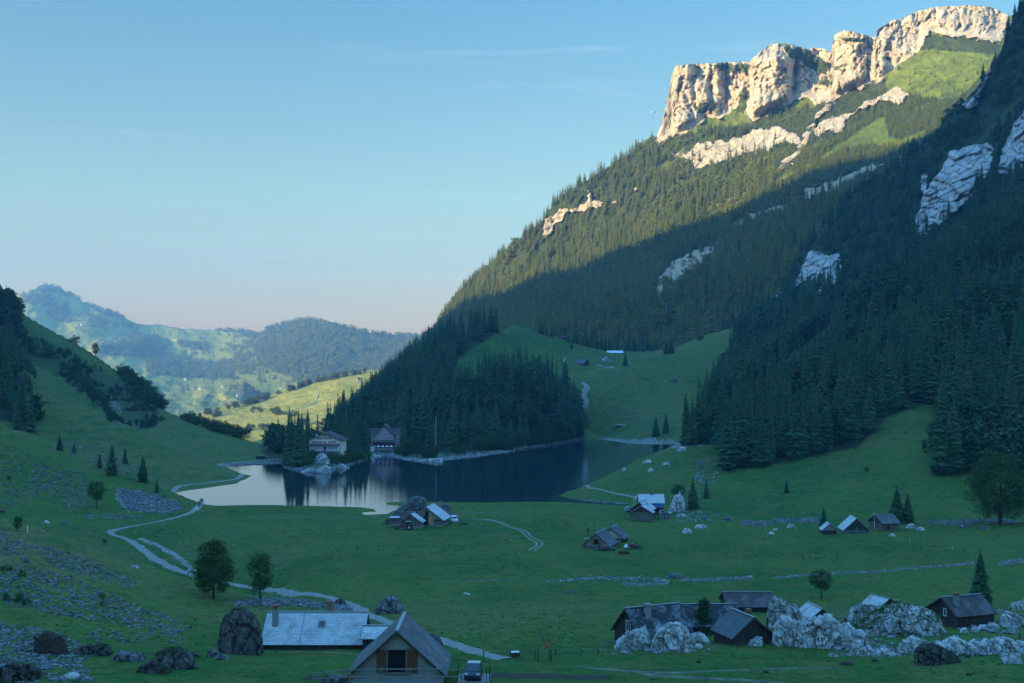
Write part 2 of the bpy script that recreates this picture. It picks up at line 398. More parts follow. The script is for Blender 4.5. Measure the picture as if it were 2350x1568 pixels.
scree = [(0.55, [(180, 1010), (260, 1040), (330, 1075), (300, 1100), (200, 1060), (120, 1020)]), (0.85, [(275, 1125), (330, 1130), (400, 1150), (420, 1165), (380, 1180), (300, 1172), (262, 1150)]),
         (0.50, [(120, 1075), (200, 1095), (230, 1150), (180, 1165), (100, 1120)]), (0.45, [(0, 1090), (110, 1150), (150, 1180), (0, 1180)]),
         (0.42, [(0, 1290), (130, 1320), (330, 1400), (440, 1440), (380, 1460), (200, 1420), (60, 1400), (0, 1380)]), (0.55, [(60, 1255), (150, 1270), (330, 1340), (300, 1350), (120, 1300)]),
         (0.55, [(0, 1440), (110, 1450), (210, 1500), (150, 1530), (0, 1540)]), (0.5, [(0, 1220), (60, 1260), (0, 1280)]),
         (0.75, [(245, 890), (262, 880), (275, 930), (290, 985), (262, 970)]), (0.45, [(70, 860), (130, 890), (170, 930), (120, 925)]), (0.5, [(320, 880), (360, 930), (400, 985), (350, 960)]),
         (0.95, [(1378, 1006), (1440, 1010), (1490, 1006), (1575, 1014), (1630, 1012), (1625, 1022), (1560, 1024), (1480, 1024), (1380, 1013)]),
         (0.8, [(640, 1060), (720, 1062), (745, 1030), (770, 1060), (800, 1060), (815, 1075), (740, 1092), (650, 1080)]), (0.85, [(845, 1040), (905, 1040), (905, 1052), (850, 1056)]),
         (0.75, [(905, 1042), (1000, 1044), (1180, 1028), (1180, 1040), (1040, 1062), (960, 1066), (905, 1056)]),
         (0.45, [(1380, 930), (1460, 960), (1480, 980), (1400, 960)]), (0.42, [(1340, 925), (1380, 935), (1350, 950)]), (0.4, [(1450, 925), (1520, 950), (1500, 975), (1450, 960)]),
         (0.45, [(1600, 1050), (1640, 1060), (1645, 1100), (1560, 1170), (1530, 1175), (1590, 1110)]), (0.42, [(1580, 790), (1690, 755), (1640, 810), (1590, 830)]),
         (0.45, [(1300, 775), (1400, 800), (1540, 800), (1560, 790), (1400, 806), (1290, 785)]), (0.35, [(1340, 868), (1500, 815), (1560, 800), (1400, 860)])]
scr1 = [[(55, 770), (120, 790), (200, 832), (270, 868), (340, 920), (385, 965), (330, 985), (250, 960), (190, 905), (120, 850), (60, 830)]]
woods1 = [[(-200, 500), (30, 700), (45, 850), (90, 1000), (60, 985), (-200, 900)], [(640, 1075), (720, 1075), (860, 1035), (900, 1060), (1340, 1010), (1345, 950), (1300, 890), (1250, 868), (1170, 870), (1110, 898), (1045, 900), (1035, 850), (1068, 806), (1112, 782), (1140, 762), (1130, 700), (950, 740), (600, 1040)],
          [(1655, 1088), (1760, 1070), (1964, 1030), (2035, 960), (2140, 920), (2152, 1098), (2260, 1090), (2420, 1100), (2900, 1000), (2900, -200), (2100, 560), (1640, 890), (1600, 1000), (1650, 1010)]]
ROCK1 = paint(PX, PY1, scree, 10, 3)
ROCK1 = np.maximum(ROCK1, np.where((np.abs(SS) < 2.2) & (DD > 470) & (PX > 600), 0.6, 0)); ROCK1[SS < -3] = 0.35
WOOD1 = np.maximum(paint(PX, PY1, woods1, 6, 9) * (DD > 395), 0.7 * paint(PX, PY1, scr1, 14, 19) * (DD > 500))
dryness = 0.75 * smooth(1330, 1250, PY1) * smooth(300, 230, DD) * (PX < 700) + 0.5 * smooth(195, 170, DD) * smooth(140, 160, DD) + 0.55 * (PX < 620) * smooth(400, 430, DD) + 0.35 * (PX > 1300) * smooth(390, 460, DD)
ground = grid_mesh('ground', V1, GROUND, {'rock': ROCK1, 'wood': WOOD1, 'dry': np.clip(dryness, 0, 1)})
tag(ground, 'green alpine valley floor and the grassy slopes around the lake', kind='structure')

# ------------------------------------------------------------------ lake
def water_mat():
    m, nt, ns, lk, b = newmat('lake_water')
    co = nt.nodes.new('ShaderNodeNewGeometry').outputs['Position']
    b.inputs['Base Color'].default_value = (0.004, 0.022, 0.030, 1)
    b.inputs['IOR'].default_value = 2.1; b.inputs['Specular IOR Level'].default_value = 0.9
    b.inputs['Roughness'].default_value = 0.03
    patch = noise(nt, co, 0.02, 3, 0.5, 0.4, (1, 2.2, 1))
    rough = rng(nt, patch, 0.50, 0.62, 0.015, 0.06)
    lk.new(rough, b.inputs['Roughness'])
    rip = noise(nt, co, 0.8, 3, 0.6, 0, (0.5, 2.0, 1))
    bump(nt, b, rip, 0.10, 0.12)
    return m
WATER = water_mat()
_gx = np.linspace(-330, 420, 151); _gy = np.linspace(330, 780, 91)
_X, _Y = np.meshgrid(_gx, _gy); _S = signed_dist(_X, _Y, SHORE); _k = np.arange(_X.size).reshape(_X.shape)
_q = [(int(_k[j, i]), int(_k[j, i + 1]), int(_k[j + 1, i + 1]), int(_k[j + 1, i])) for j in range(90) for i in range(150) if _S[j:j + 2, i:i + 2].min() < 4]
lk_o = soup_mesh('lake_water', np.stack([_X.ravel(), _Y.ravel(), _X.ravel() * 0], 1), _q, WATER)
tag(lk_o, 'calm dark mountain lake mirroring pale sky and woods', kind='structure')

# ------------------------------------------------------------------ relief patches: mountain sides given as outline + distances
def curve_at(pts, x):
    p = np.array(pts, float); return np.interp(x, p[:, 0], p[:, 1])
def relief(name, mat, cols, top, bottom, dpts, nv, disp=None, masks=None, backz=None, lam=1e-4, nback=24, vpow=1.0, topnoise=2.0, tn_scale=9.0):
    """surface seen between the rows bottom(px) and top(px); its distance is a smooth field through dpts; a far side closes it behind"""
    cols = np.asarray(cols, float)
    S = curve_at(top, cols) + topnoise * fbm(cols / tn_scale, cols * 0 + 3, seed=21, oct=4); B = curve_at(bottom, cols)
    v = np.linspace(0, 1, nv) ** vpow
    PX = np.repeat(cols[None], nv, 0); PY = B[None] + (S - B)[None] * v[:, None]
    dp = np.array(dpts, float)
    ev = tps_fit(dp[:, :2] / 300, dp[:, 2], lam)
    D = ev(np.stack([PX.ravel(), PY.ravel()], 1) / 300).reshape(PX.shape)
    m = {k: paint(PX, PY, pl, w, sd) for k, (pl, w, sd) in (masks or {}).items()}
    if 'green' in m: m['rock'] = m['rock'] * (1 - m['green']); m['wood'] = np.maximum(m['wood'], m['green'])
    if disp: D = D + disp(PX, PY, D, m)
    V = np.stack([(PX - CX) / F * D, D, CH - (PY - HY) / F * D], 2)
    # the far side: back from the crest and down
    last = V[-1]; bk = []
    drop = backz if backz is not None else 250
    for i in range(1, nback + 1):
        t = i / nback
        q = last.copy(); ext = drop * 2.2 * t
        q[:, 0] *= (1 + ext / np.maximum(q[:, 1], 1)); q[:, 1] += ext
        q[:, 2] -= drop * t ** 1.15 + 5 * fbm(q[:, 0] / 40, q[:, 1] / 40, seed=31)
        bk.append(q)
    V = np.concatenate([V, np.array(bk)], 0)
    if 'wood' in m and 'open' in m: m['wood'] = m['wood'] * (1 - m['open'])
    at = {k: np.concatenate([m[k], np.repeat(m[k][-1:], nback, 0) * 0.6], 0) for k in m}
    for k in ('rock', 'wood', 'dry'): at.setdefault(k, np.zeros(V.shape[:2]))
    o = grid_mesh(name, V, mat, at)
    return tag(o, kind='structure')
def rng_cols(a, b, s, pad=()): return np.concatenate([np.array(pad[0] if pad else []), np.arange(a, b, s), np.array(pad[1] if pad else [])])

# --- the big sunlit massif
S2 = [(700, 1000), (860, 880), (930, 812), (1000, 752), (1030, 708), (1070, 650), (1150, 582), (1200, 543), (1240, 512), (1270, 470), (1300, 443), (1350, 412), (1430, 362), (1490, 326), (1508, 312), (1518, 285), (1531, 235), (1541, 175), (1549, 151), (1600, 146), (1720, 142), (1729, 133),
      (1745, 118), (1770, 101), (1800, 100), (1840, 108), (1855, 114), (1868, 108), (1890, 112), (1905, 122), (1911, 100), (1914, 82), (1935, 70), (1955, 73), (2000, 84), (2008, 88), (2014, 66), (2050, 44), (2060, 46), (2110, 24), (2150, 16), (2230, 12), (2280, 18), (2318, 36), (2400, 30), (2700, 40), (3200, 90)]
B2 = [(700, 1060), (900, 980), (1000, 900), (1150, 830), (1400, 840), (1700, 820), (1850, 760), (2100, 640), (2400, 480), (3200, 200)]
D2 = [(860, 880, 1950), (860, 960, 1700), (1000, 752, 1900), (1000, 860, 1500), (1150, 582, 1860), (1300, 443, 1840), (1430, 362, 1870), (1508, 312, 1880), (1549, 151, 1895), (1549, 290, 1850),
      (1010, 745, 1870), (1150, 672, 1800), (1310, 625, 1700), (1480, 558, 1620), (1700, 485, 1540), (1850, 400, 1490), (2050, 350, 1440), (2150, 300, 1430), (2400, 250, 1400),
      (1150, 830, 1150), (1300, 830, 1110), (1500, 830, 1100), (1700, 800, 1060), (1150, 740, 1400), (1300, 710, 1330), (1500, 690, 1260), (1700, 620, 1240), (1850, 560, 1180), (2100, 480, 1130), (2400, 400, 1100),
      (1350, 520, 1790), (1500, 430, 1760), (1650, 350, 1750), (1800, 300, 1720), (1640, 240, 1872), (1640, 150, 1890), (1720, 272, 1815), (1720, 145, 1860), (1800, 240, 1800), (1790, 104, 1850), (1900, 228, 1765), (1900, 120, 1845),
      (1980, 190, 1750), (1950, 80, 1800), (2050, 160, 1735), (2050, 48, 1800), (2150, 130, 1700), (2150, 20, 1790), (2250, 92, 1690), (2250, 16, 1780), (2318, 100, 1680), (2318, 40, 1770), (2700, 120, 1650), (2700, 40, 1700), (3200, 150, 1600),
      (2050, 260, 1600), (1950, 310, 1590), (2200, 190, 1600)]
# ragged foot line of the main wall
wall = [(1505, 322), (1512, 296), (1525, 240), (1536, 150), (1548, 90), (1700, 80), (1780, 60), (1900, 40), (2050, 0), (2330, 0), (2300, 95), (2240, 90), (2225, 86), (2150, 78), (2140, 72), (2125, 86), (2110, 118), (2060, 152), (2020, 185), (1960, 207), (1905, 232), (1870, 243),
        (1855, 225), (1830, 225), (1815, 238), (1795, 247), (1760, 262), (1725, 280), (1712, 262), (1698, 240), (1680, 262), (1640, 275), (1620, 268), (1590, 300), (1560, 310), (1530, 322), (1510, 335)]
bands = [wall, [(1535, 355), (1585, 345), (1600, 330), (1640, 325), (1700, 318), (1720, 300), (1735, 290), (1755, 300), (1790, 290), (1830, 310), (1835, 325), (1790, 330), (1760, 345), (1700, 355), (1650, 375), (1600, 385), (1583, 372), (1560, 368)],
         [(1860, 300), (1900, 275), (1960, 255), (1990, 230), (2020, 225), (2040, 205), (2065, 200), (2090, 222), (2060, 235), (2020, 232), (1980, 250), (1930, 280), (1880, 315)], [(1905, 290), (1930, 280), (1940, 262), (1935, 300), (1910, 305)],
         [(1244, 540), (1250, 510), (1275, 485), (1310, 478), (1345, 465), (1352, 438), (1362, 455), (1390, 470), (1345, 482), (1300, 495), (1275, 515), (1250, 550)], [(1400, 463), (1415, 455), (1412, 468)], [(1455, 438), (1465, 432), (1462, 446)], [(1300, 700), (1300, 700), (1301, 701)],
         [(1698, 512), (1720, 490), (1760, 478), (1808, 468), (1800, 482), (1760, 492), (1725, 506)], [(1843, 458), (1848, 430), (1900, 420), (1940, 402), (1990, 380), (2030, 378), (1990, 395), (1930, 430), (1880, 448)],
         (0.9, [(1505, 680), (1510, 630), (1545, 600), (1590, 575), (1635, 562), (1637, 590), (1600, 610), (1560, 640), (1525, 660), (1515, 690)]), (0.6, [(1380, 655), (1400, 645), (1395, 670)])]
gully = [(0.62, [(1900, 235), (1925, 228), (1880, 270), (1850, 330), (1815, 375), (1790, 395), (1785, 388), (1830, 340), (1855, 285)]), (0.4, [(1730, 235), (1760, 230), (1755, 245)]), (0.4, [(1640, 350), (1665, 330), (1640, 375)])]
def disp2(PX, PY, D, m):
    r = m['rock'] > 0.5
    w = inpoly(PX + 3 * fbm(PX / 9, PY / 9, seed=61), PY, wall)
    wx = PX + 16 * fbm(PX / 45, PY / 55, seed=101, oct=3); wy = PY + 14 * fbm(PX / 40, PY / 40, seed=102, oct=3)
    butt = fbm(wx / 60, wy / 150, seed=7, oct=5, gain=0.5)
    crack = np.clip(fbm(wx / 26.0, wy / 110, seed=17, oct=4, gain=0.6, ridged=True) - .38, 0, 1)
    ledge = fbm(wx / 70, wy / 9 + PX / 120, seed=27, oct=4, gain=0.6)
    blocks = fbm(PX / 13, PY / 15, seed=47, oct=5, gain=0.65)
    cv, cb = cells(wx / 17, wy / 30, PX * 0, 301); cv2, cb2 = cells((wx + .3 * wy) / 7, wy / 11, PX * 0, 311)
    fade = smooth(0, 26, -signed_dist(PX, PY, wall)) * np.ones(PX.shape)
    out = np.where(w, -38 * butt + 42 * crack ** 1.5 + 3.5 * ledge - 5 * blocks - 4 * cv - 1.5 * cv2 + 7 * np.clip(1 - cb / .12, 0, 1) + 1.5 * np.clip(1 - cb2 / .12, 0, 1), 0.0)
    # the big round pillar left of the notch, the gash on its right, and the three western towers
    pil = (PX - 1772) / 52.0
    out += np.where(w, -55 * np.sqrt(np.clip(1 - pil ** 2, 0, 1)) * smooth(95, 140, PY), 0)
    out += np.where(w & (PX > 1805), 42 * np.exp(-((PX - 1822 + (PY - 150) * 0.03) / 9) ** 2) * smooth(110, 170, PY) * smooth(260, 230, PY), 0)
    for c, wd, a in ((1568, 26, 26), (1612, 20, 20), (1648, 16, 18), (1690, 20, 14), (1950, 40, 40), (2035, 34, 16)):
        out += np.where(w, -a * np.sqrt(np.clip(1 - ((PX - c) / wd) ** 2, 0, 1)), 0)
    out = out * fade
    out += np.where(r & ~w, -9 * crack - 8 * blocks - 6 + 4 * ledge, 0.0)
    out += np.where(~r, 16 * fbm(PX / 110, PY / 60, seed=37, oct=4) + 4 * fbm(PX / 18, PY / 14, seed=39, oct=3), 0)
    # gullies and ribs running down the wooded flank
    rib = fbm((PX + 0.55 * PY) / 85, PY / 400, seed=57, oct=3, ridged=True)
    out += np.where(~r, -13 * rib * smooth(280, 420, PY), 0)
    return out
wood2 = [[(700, 1100), (830, 870), (960, 715), (1060, 620), (1210, 480), (1480, 300), (1515, 300), (1560, 312), (1700, 285), (1850, 240), (1905, 232), (2060, 152), (2110, 118), (2330, 100), (2600, 100), (2600, 900), (1100, 900)],
         [(2110, 110), (2140, 80), (2290, 90), (2280, 120), (2110, 125)], [(1860, 150), (1900, 110), (1910, 150), (1880, 165), (1840, 170)]]
open2 = [[(1839, 386), (1901, 351), (1952, 312), (2018, 273), (2030, 269), (2042, 312), (2057, 323), (2127, 296), (2127, 312), (2057, 339), (1999, 331), (1929, 343), (1901, 362), (1824, 393), (1790, 420), (1770, 425), (1800, 400)],
         [(2026, 164), (2073, 132), (2120, 113), (2283, 125), (2272, 150), (2198, 228), (2135, 226), (2065, 208), (2035, 205)], [(1700, 240), (1715, 265), (1725, 285), (1690, 272), (1680, 250)], [(1850, 230), (1880, 222), (1890, 240), (1860, 250)],
         [(1500, 400), (1530, 370), (1545, 372), (1510, 412)], [(1660, 520), (1720, 500), (1700, 530)], [(1540, 710), (1600, 690), (1560, 720)]]
green2 = [[(1795, 106), (1850, 112), (1880, 132), (1902, 150), (1895, 172), (1862, 160), (1838, 140), (1812, 128)], [(1596, 258), (1602, 242), (1640, 232), (1644, 244), (1615, 264)], (0.8, [(1500, 285), (1512, 262), (1520, 275), (1512, 300)]),
          [(1690, 262), (1700, 215), (1712, 200), (1716, 240), (1708, 270)], (0.8, [(1925, 85), (1990, 88), (1985, 100), (1940, 98)]), (0.7, [(1620, 150), (1700, 145), (1728, 148), (1715, 165), (1660, 160)]), (0.6, [(1870, 140), (1930, 150), (1925, 160), (1880, 158)]), (0.6, [(1880, 180), (1915, 190), (1905, 200), (1880, 195)])]
cols2 = rng_cols(880, 2360, 2.6, (np.linspace(700, 870, 20), np.linspace(2370, 3200, 40)))
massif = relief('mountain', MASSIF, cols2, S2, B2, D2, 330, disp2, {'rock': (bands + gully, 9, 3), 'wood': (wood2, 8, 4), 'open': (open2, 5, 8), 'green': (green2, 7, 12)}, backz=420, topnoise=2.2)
massif['label'] = 'high limestone mountain with pale sunlit cliffs and wooded flank'

# --- the nearer crag mountain on the right
S3 = [(1600, 850), (1680, 800), (1740, 755), (1762, 700), (1790, 668), (1815, 630), (1835, 575), (1870, 545), (1905, 500), (1950, 450), (2000, 425), (2060, 380), (2100, 345), (2140, 318), (2175, 262), (2210, 235), (2250, 190), (2285, 145), (2300, 110), (2312, 70), (2335, 30), (2350, 5), (2450, -120), (2700, -330), (3200, -500)]
B3 = [(1600, 960), (1750, 930), (1900, 860), (2100, 740), (2400, 640), (3200, 300)]
D3 = [(1600, 850, 960), (1600, 950, 800), (1750, 740, 1000), (1750, 920, 800), (1850, 560, 1040), (1850, 690, 930), (1850, 860, 790), (1950, 450, 1060), (2100, 345, 1060), (2100, 500, 960), (2100, 720, 790), (2285, 145, 1040), (2285, 330, 960), (2285, 640, 790), (2350, 5, 1030), (2700, -330, 1020), (2700, 100, 850), (2700, 500, 760), (3200, -500, 1000), (3200, 300, 760), (1950, 620, 900), (2200, 420, 930), (2000, 530, 960)]
crags = [[(1757, 705), (1765, 675), (1782, 632), (1792, 640), (1790, 690)], [(1815, 665), (1845, 600), (1860, 572), (1880, 580), (1905, 588), (1927, 582), (1930, 620), (1918, 650), (1925, 690), (1880, 680), (1850, 675), (1830, 680)],
         [(2095, 552), (2100, 500), (2115, 470), (2118, 440), (2150, 405), (2180, 350), (2230, 335), (2265, 330), (2290, 345), (2270, 400), (2240, 440), (2200, 480), (2150, 520), (2110, 560)], [(2285, 395), (2300, 345), (2330, 280), (2420, 170), (2500, 150), (2500, 330), (2350, 380), (2320, 400)],
         (0.55, [(2200, 230), (2260, 180), (2290, 140), (2230, 260)]), (0.6, [(2110, 430), (2118, 400), (2135, 395), (2120, 445)])]
def disp3(PX, PY, D, m):
    r = m['rock'] > 0.3
    strat = fbm(PX / 50 + PY / 120, (PY + 0.45 * PX) / 8, seed=9, oct=4, gain=0.6, ridged=True)
    blocks = fbm(PX / 12, PY / 16, seed=19, oct=4, gain=0.6, ridged=True)
    cv, cb = cells((PX + .5 * PY) / 36, (PY - .3 * PX) / 24, PX * 0, 321); cv2, cb2 = cells((PX + .5 * PY) / 12, (PY - .3 * PX) / 8, PX * 0, 331)
    return np.where(r, -3.0 * strat - 2.5 * blocks - 5 - 6 * cv - 1.2 * cv2 + 4 * np.clip(1 - cb / .10, 0, 1) + 1 * np.clip(1 - cb2 / .14, 0, 1), 14 * fbm(PX / 80, PY / 60, seed=29, oct=4) + 4 * fbm(PX / 15, PY / 15, seed=30, oct=3))
cols3 = rng_cols(1600, 2400, 2.6, ((), np.linspace(2405, 3200, 50)))
open3 = [[(1820, 790), (1850, 760), (1900, 715), (1945, 690), (1935, 710), (1880, 760), (1830, 795)], [(2010, 520), (2060, 480), (2040, 500)], [(2230, 330), (2350, 215), (2350, 235), (2250, 330)], [(1870, 530), (1920, 520), (1880, 545)]]
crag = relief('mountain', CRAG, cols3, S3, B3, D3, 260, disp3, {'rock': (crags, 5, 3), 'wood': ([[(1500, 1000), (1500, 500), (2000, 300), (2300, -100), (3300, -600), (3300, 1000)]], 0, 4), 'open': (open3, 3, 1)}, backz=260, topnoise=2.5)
crag['label'] = 'shaded grey crag mountain covered in dark woods'

# --- far sunlit hills
def hill_disp(a, sx, sy, seed):
    def f(PX, PY, D, m): return a * fbm(PX / sx, PY / sy, seed=seed, oct=5, gain=0.5) * smooth(0, 1, 1)
    return f
S4 = [(-300, 700), (40, 676), (70, 666), (105, 655), (140, 662), (200, 698), (260, 718), (320, 746), (370, 745), (400, 752), (450, 756), (520, 758), (600, 765), (700, 790), (900, 830), (1100, 850)]
D4 = [(-300, 700, 6600), (100, 655, 6500), (300, 740, 6300), (500, 757, 6200), (900, 830, 6000), (-300, 960, 3700), (100, 960, 3800), (500, 960, 3800), (900, 960, 3800), (0, 820, 5000), (300, 830, 5100), (600, 830, 5100), (-300, 1040, 3000), (500, 1040, 3000), (900, 1040, 3000)]
wood4 = [[(80, 640), (145, 640), (302, 700), (365, 722), (357, 738), (247, 727), (192, 694), (132, 672), (80, 667)], [(45, 675), (118, 678), (123, 703), (55, 700)], [(101, 711), (154, 697), (162, 738), (132, 738)],
         [(412, 730), (604, 745), (590, 777), (549, 766), (439, 749)], [(302, 766), (357, 771), (398, 821), (466, 829), (576, 821), (680, 848), (640, 870), (412, 870), (343, 854), (329, 821), (247, 815), (233, 793), (302, 782)],
         [(406, 782), (472, 788), (477, 807), (412, 793)], [(206, 722), (247, 738), (233, 755), (208, 749)], [(285, 747), (318, 749), (315, 766)], [(520, 790), (640, 800), (640, 840), (560, 815)]]
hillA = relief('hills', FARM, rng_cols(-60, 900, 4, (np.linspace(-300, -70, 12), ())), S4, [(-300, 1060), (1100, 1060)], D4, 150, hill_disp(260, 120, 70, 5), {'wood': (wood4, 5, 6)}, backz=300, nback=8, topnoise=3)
hillA['label'] = 'distant sunlit hills with pastures and dark woods'
S5 = [(540, 800), (590, 775), (610, 758), (650, 742), (690, 736), (720, 734), (760, 745), (800, 752), (850, 765), (900, 768), (950, 772), (1010, 776), (1200, 800)]
D5 = [(540, 800, 5300), (700, 735, 5300), (900, 765, 5200), (1200, 800, 5200), (540, 880, 4200), (700, 880, 4100), (1000, 880, 4100), (600, 960, 3400), (1000, 960, 3400)]
hillB = relief('hills', FARM, rng_cols(540, 1200, 4), S5, [(540, 860), (600, 900), (1200, 960)], D5, 90, hill_disp(120, 90, 60, 15), {'rock': ([(0.9, [(615, 778), (640, 765), (655, 768), (640, 782)])], 3, 3), 'wood': ([[(560, 700), (1200, 700), (1200, 900), (700, 880), (600, 840)]], 8, 5)}, backz=300, nback=8, topnoise=2)
hillB['label'] = 'distant rounded wooded hill above the pastures'
S6 = [(380, 985), (465, 948), (520, 935), (590, 920), (620, 908), (680, 888), (720, 876), (780, 862), (830, 852), (860, 848), (920, 845), (1000, 840)]
D6 = [(380, 985, 2300), (465, 948, 2400), (600, 918, 2500), (850, 850, 2600), (1000, 840, 2600), (400, 1040, 1900), (600, 1040, 1750), (800, 1040, 1750), (1000, 1000, 1800), (600, 970, 2150), (700, 930, 2300), (800, 900, 2350)]
gold = relief('hills', FARM, rng_cols(380, 1000, 3), S6, [(380, 1085), (1000, 1085)], D6, 120, hill_disp(38, 90, 40, 25), {'dry': ([(0.8, [(300, 900), (1000, 700), (1000, 960), (640, 1010), (400, 990)])], 8, 3)}, backz=160, nback=10, topnoise=1.5)
gold['label'] = 'golden pasture spur with a low sun on it'

# valley floor beyond and land to the horizon, one big sheet below everything
xs = np.concatenate([np.linspace(-9000, -3000, 8), np.linspace(-2800, 2800, 60), np.linspace(3000, 9000, 8)])
ys = np.concatenate([np.linspace(-3000, 1000, 12), np.linspace(1100, 7000, 60), np.linspace(7300, 8500, 5)])
X, Y = np.meshgrid(xs, ys)
Z = -260 + 25 * fbm(X / 600, Y / 600, seed=2, oct=3)
base = grid_mesh('terrain', np.stack([X, Y, Z], 2), FARM, {'rock': X * 0, 'wood': X * 0, 'dry': X * 0}, flip=False)
tag(base, 'low green foreland reaching to the horizon', kind='structure')

# ------------------------------------------------------------------ the mountain out of frame on the left whose shadow fills the valley
EDGE = [(1010, 742), (1080, 706), (1150, 674), (1310, 626), (1480, 556), (1600, 515), (1700, 484), (1850, 398), (1950, 372), (2060, 348), (2140, 300)]
bv2 = BVHTree.FromPolygons([tuple(v) for v in SURF[massif.name][0].reshape(-1, 3)], [tuple(int(i) for i in f) for f in SURF[massif.name][1]])
prof = []
for px, py in EDGE:
    dr = P(px, py, 1.0) - Vector((0, 0, CH))
    h = bv2.ray_cast(Vector((0, 0, CH)), dr.normalized())[0]
    if h is None: continue
    c = LY * h.x - LX * h.y; s = LX * h.x + LY * h.y
    prof.append((c, h.z + TAN * s))
prof.sort()
pc = np.array(prof); print('EDGE', pc.round(0).tolist())
S0 = -1350.0
cs = np.linspace(-2150, 1600, 150)
kk = np.interp(cs, pc[:, 0], pc[:, 1])
kk = np.where(cs > pc[-1, 0], pc[-1, 1] + 60 * (1 - np.exp(-(cs - pc[-1, 0]) / 200)), kk)
kk = kk - 700 * smooth(pc[0, 0] - 40, pc[0, 0] - 420, cs)
ridge = kk - TAN * S0 + 5 * fbm(cs / 60, cs * 0, seed=71, oct=4)
us = np.concatenate([np.linspace(-1400, 0, 22), np.linspace(30, 760, 22)])
V = np.empty((len(us), len(cs), 3))
for i, u in enumerate(us):
    s = S0 + u + (60 * fbm(cs / 250, cs * 0 + u / 300, seed=73, oct=3) if abs(u) > 1 else 0)
    fall = (abs(u) / (1400 if u < 0 else 760)) ** 0.9
    z = ridge * (1 - fall) + (-120) * fall + (25 * fbm(cs / 120, cs * 0 + u / 120, seed=74, oct=4) - 12) * min(1, abs(u) / 60)
    V[i, :, 0] = LX * s + LY * cs; V[i, :, 1] = LY * s - LX * cs; V[i, :, 2] = z
shade = grid_mesh('mountain', V, CRAG, {'rock': 0.7 * (fbm(V[..., 0] / 90, V[..., 1] / 90, seed=75) > 0.1), 'wood': V[..., 0] * 0 + 0.7, 'dry': V[..., 0] * 0})
tag(shade, 'tall mountain chain beside the valley that shades the lake', kind='structure')

# ------------------------------------------------------------------ the hazy air
def haze_box(x0, x1, y0, y1, z0, z1, dens):
    v = [(x, y, z) for z in (z0, z1) for y in (y0, y1) for x in (x0, x1)]
    o = soup_mesh('haze', v, [(0, 2, 3, 1), (4, 5, 7, 6), (0, 1, 5, 4), (2, 6, 7, 3), (0, 4, 6, 2), (1, 3, 7, 5)], None, mats=[])
    m = bpy.data.materials.new('haze_air'); m.use_nodes = True; nt = m.node_tree; nt.nodes.clear()
    out = nt.nodes.new('ShaderNodeOutputMaterial'); pv = nt.nodes.new('ShaderNodeVolumePrincipled')
    pv.inputs['Density'].default_value = dens; pv.inputs['Color'].default_value = (0.24, 0.57, 1.0, 1); pv.inputs['Anisotropy'].default_value = 0.0
    nt.links.new(pv.outputs[0], out.inputs['Volume']); o.data.materials.clear(); o.data.materials.append(m)
    tag(o, 'thin blue haze filling the valley air', kind='stuff'); return o
haze_box(-9300, 9300, -3300, 8700, -300, 900, 1.0e-4)
# ------------------------------------------------------------------ trees
def spruce_geo(levels, nb, width, seed, hi=0, bare=0.06):
    r = random.Random(seed); V = []; Fc = []
    for i in range(levels):
        t = i / (levels - 1)
        z = bare + (0.985 - bare) * t ** 0.93
        R = width * ((1 - t) ** 0.80 * 0.96 + 0.035) * r.uniform(0.80, 1.12) * (0.72 + 0.28 * min(1, t * 7))
        a0 = r.uniform(0, 6.28); n = max(4, int(nb * (1 - 0.45 * t)))
        for k in range(n):
            a = a0 + 6.2832 * (k + r.uniform(-.3, .3)) / n
            rr = R * r.uniform(0.62, 1.15); ca, sa = math.cos(a), math.sin(a)
            w = rr * r.uniform(0.26, 0.42) + 0.006; dr = r.uniform(0.18, 0.42); lift = r.uniform(0.0, .10)
            zz = z + r.uniform(-.5, .5) / levels * 0.8
            b = len(V)
            V += [(0, 0, zz + 0.02), (ca * rr * .55 - sa * w, sa * rr * .55 + ca * w, zz - rr * dr * .9 - .006), (ca * rr * .58, sa * rr * .58, zz + rr * (lift - dr * .25)),
                  (ca * rr * .55 + sa * w, sa * rr * .55 - ca * w, zz - rr * dr * .9 - .006), (ca * rr, sa * rr, zz - rr * dr)]
            Fc += [(b, b + 1, b + 2), (b, b + 2, b + 3), (b + 1, b + 4, b + 2), (b + 2, b + 4, b + 3)]
            if hi:
                for sgn in (-1, 1):
                    for q in range(hi):
                        f = 0.35 + 0.5 * (q + r.random() * .6) / hi; l = rr * r.uniform(0.22, 0.4)
                        aa = a + sgn * r.uniform(0.6, 1.0); c = (ca * rr * f, sa * rr * f, zz - rr * dr * f * .7)
                        b = len(V); cx, sx = math.cos(aa) * l, math.sin(aa) * l; wx, wy = -sx * .3, cx * .3
                        V += [c, (c[0] + cx * .5 + wx, c[1] + sx * .5 + wy, c[2] - l * .25), (c[0] + cx, c[1] + sx, c[2] - l * .55), (c[0] + cx * .5 - wx, c[1] + sx * .5 - wy, c[2] - l * .25)]
                        Fc += [(b, b + 1, b + 2), (b, b + 2, b + 3)]
    b = len(V); V += [(0.008, 0, .9), (-.004, .007, .9), (-.004, -.007, .9), (0, 0, 1.0)]; Fc += [(b, b + 1, b + 3), (b + 1, b + 2, b + 3), (b + 2, b, b + 3)]
    return V, Fc
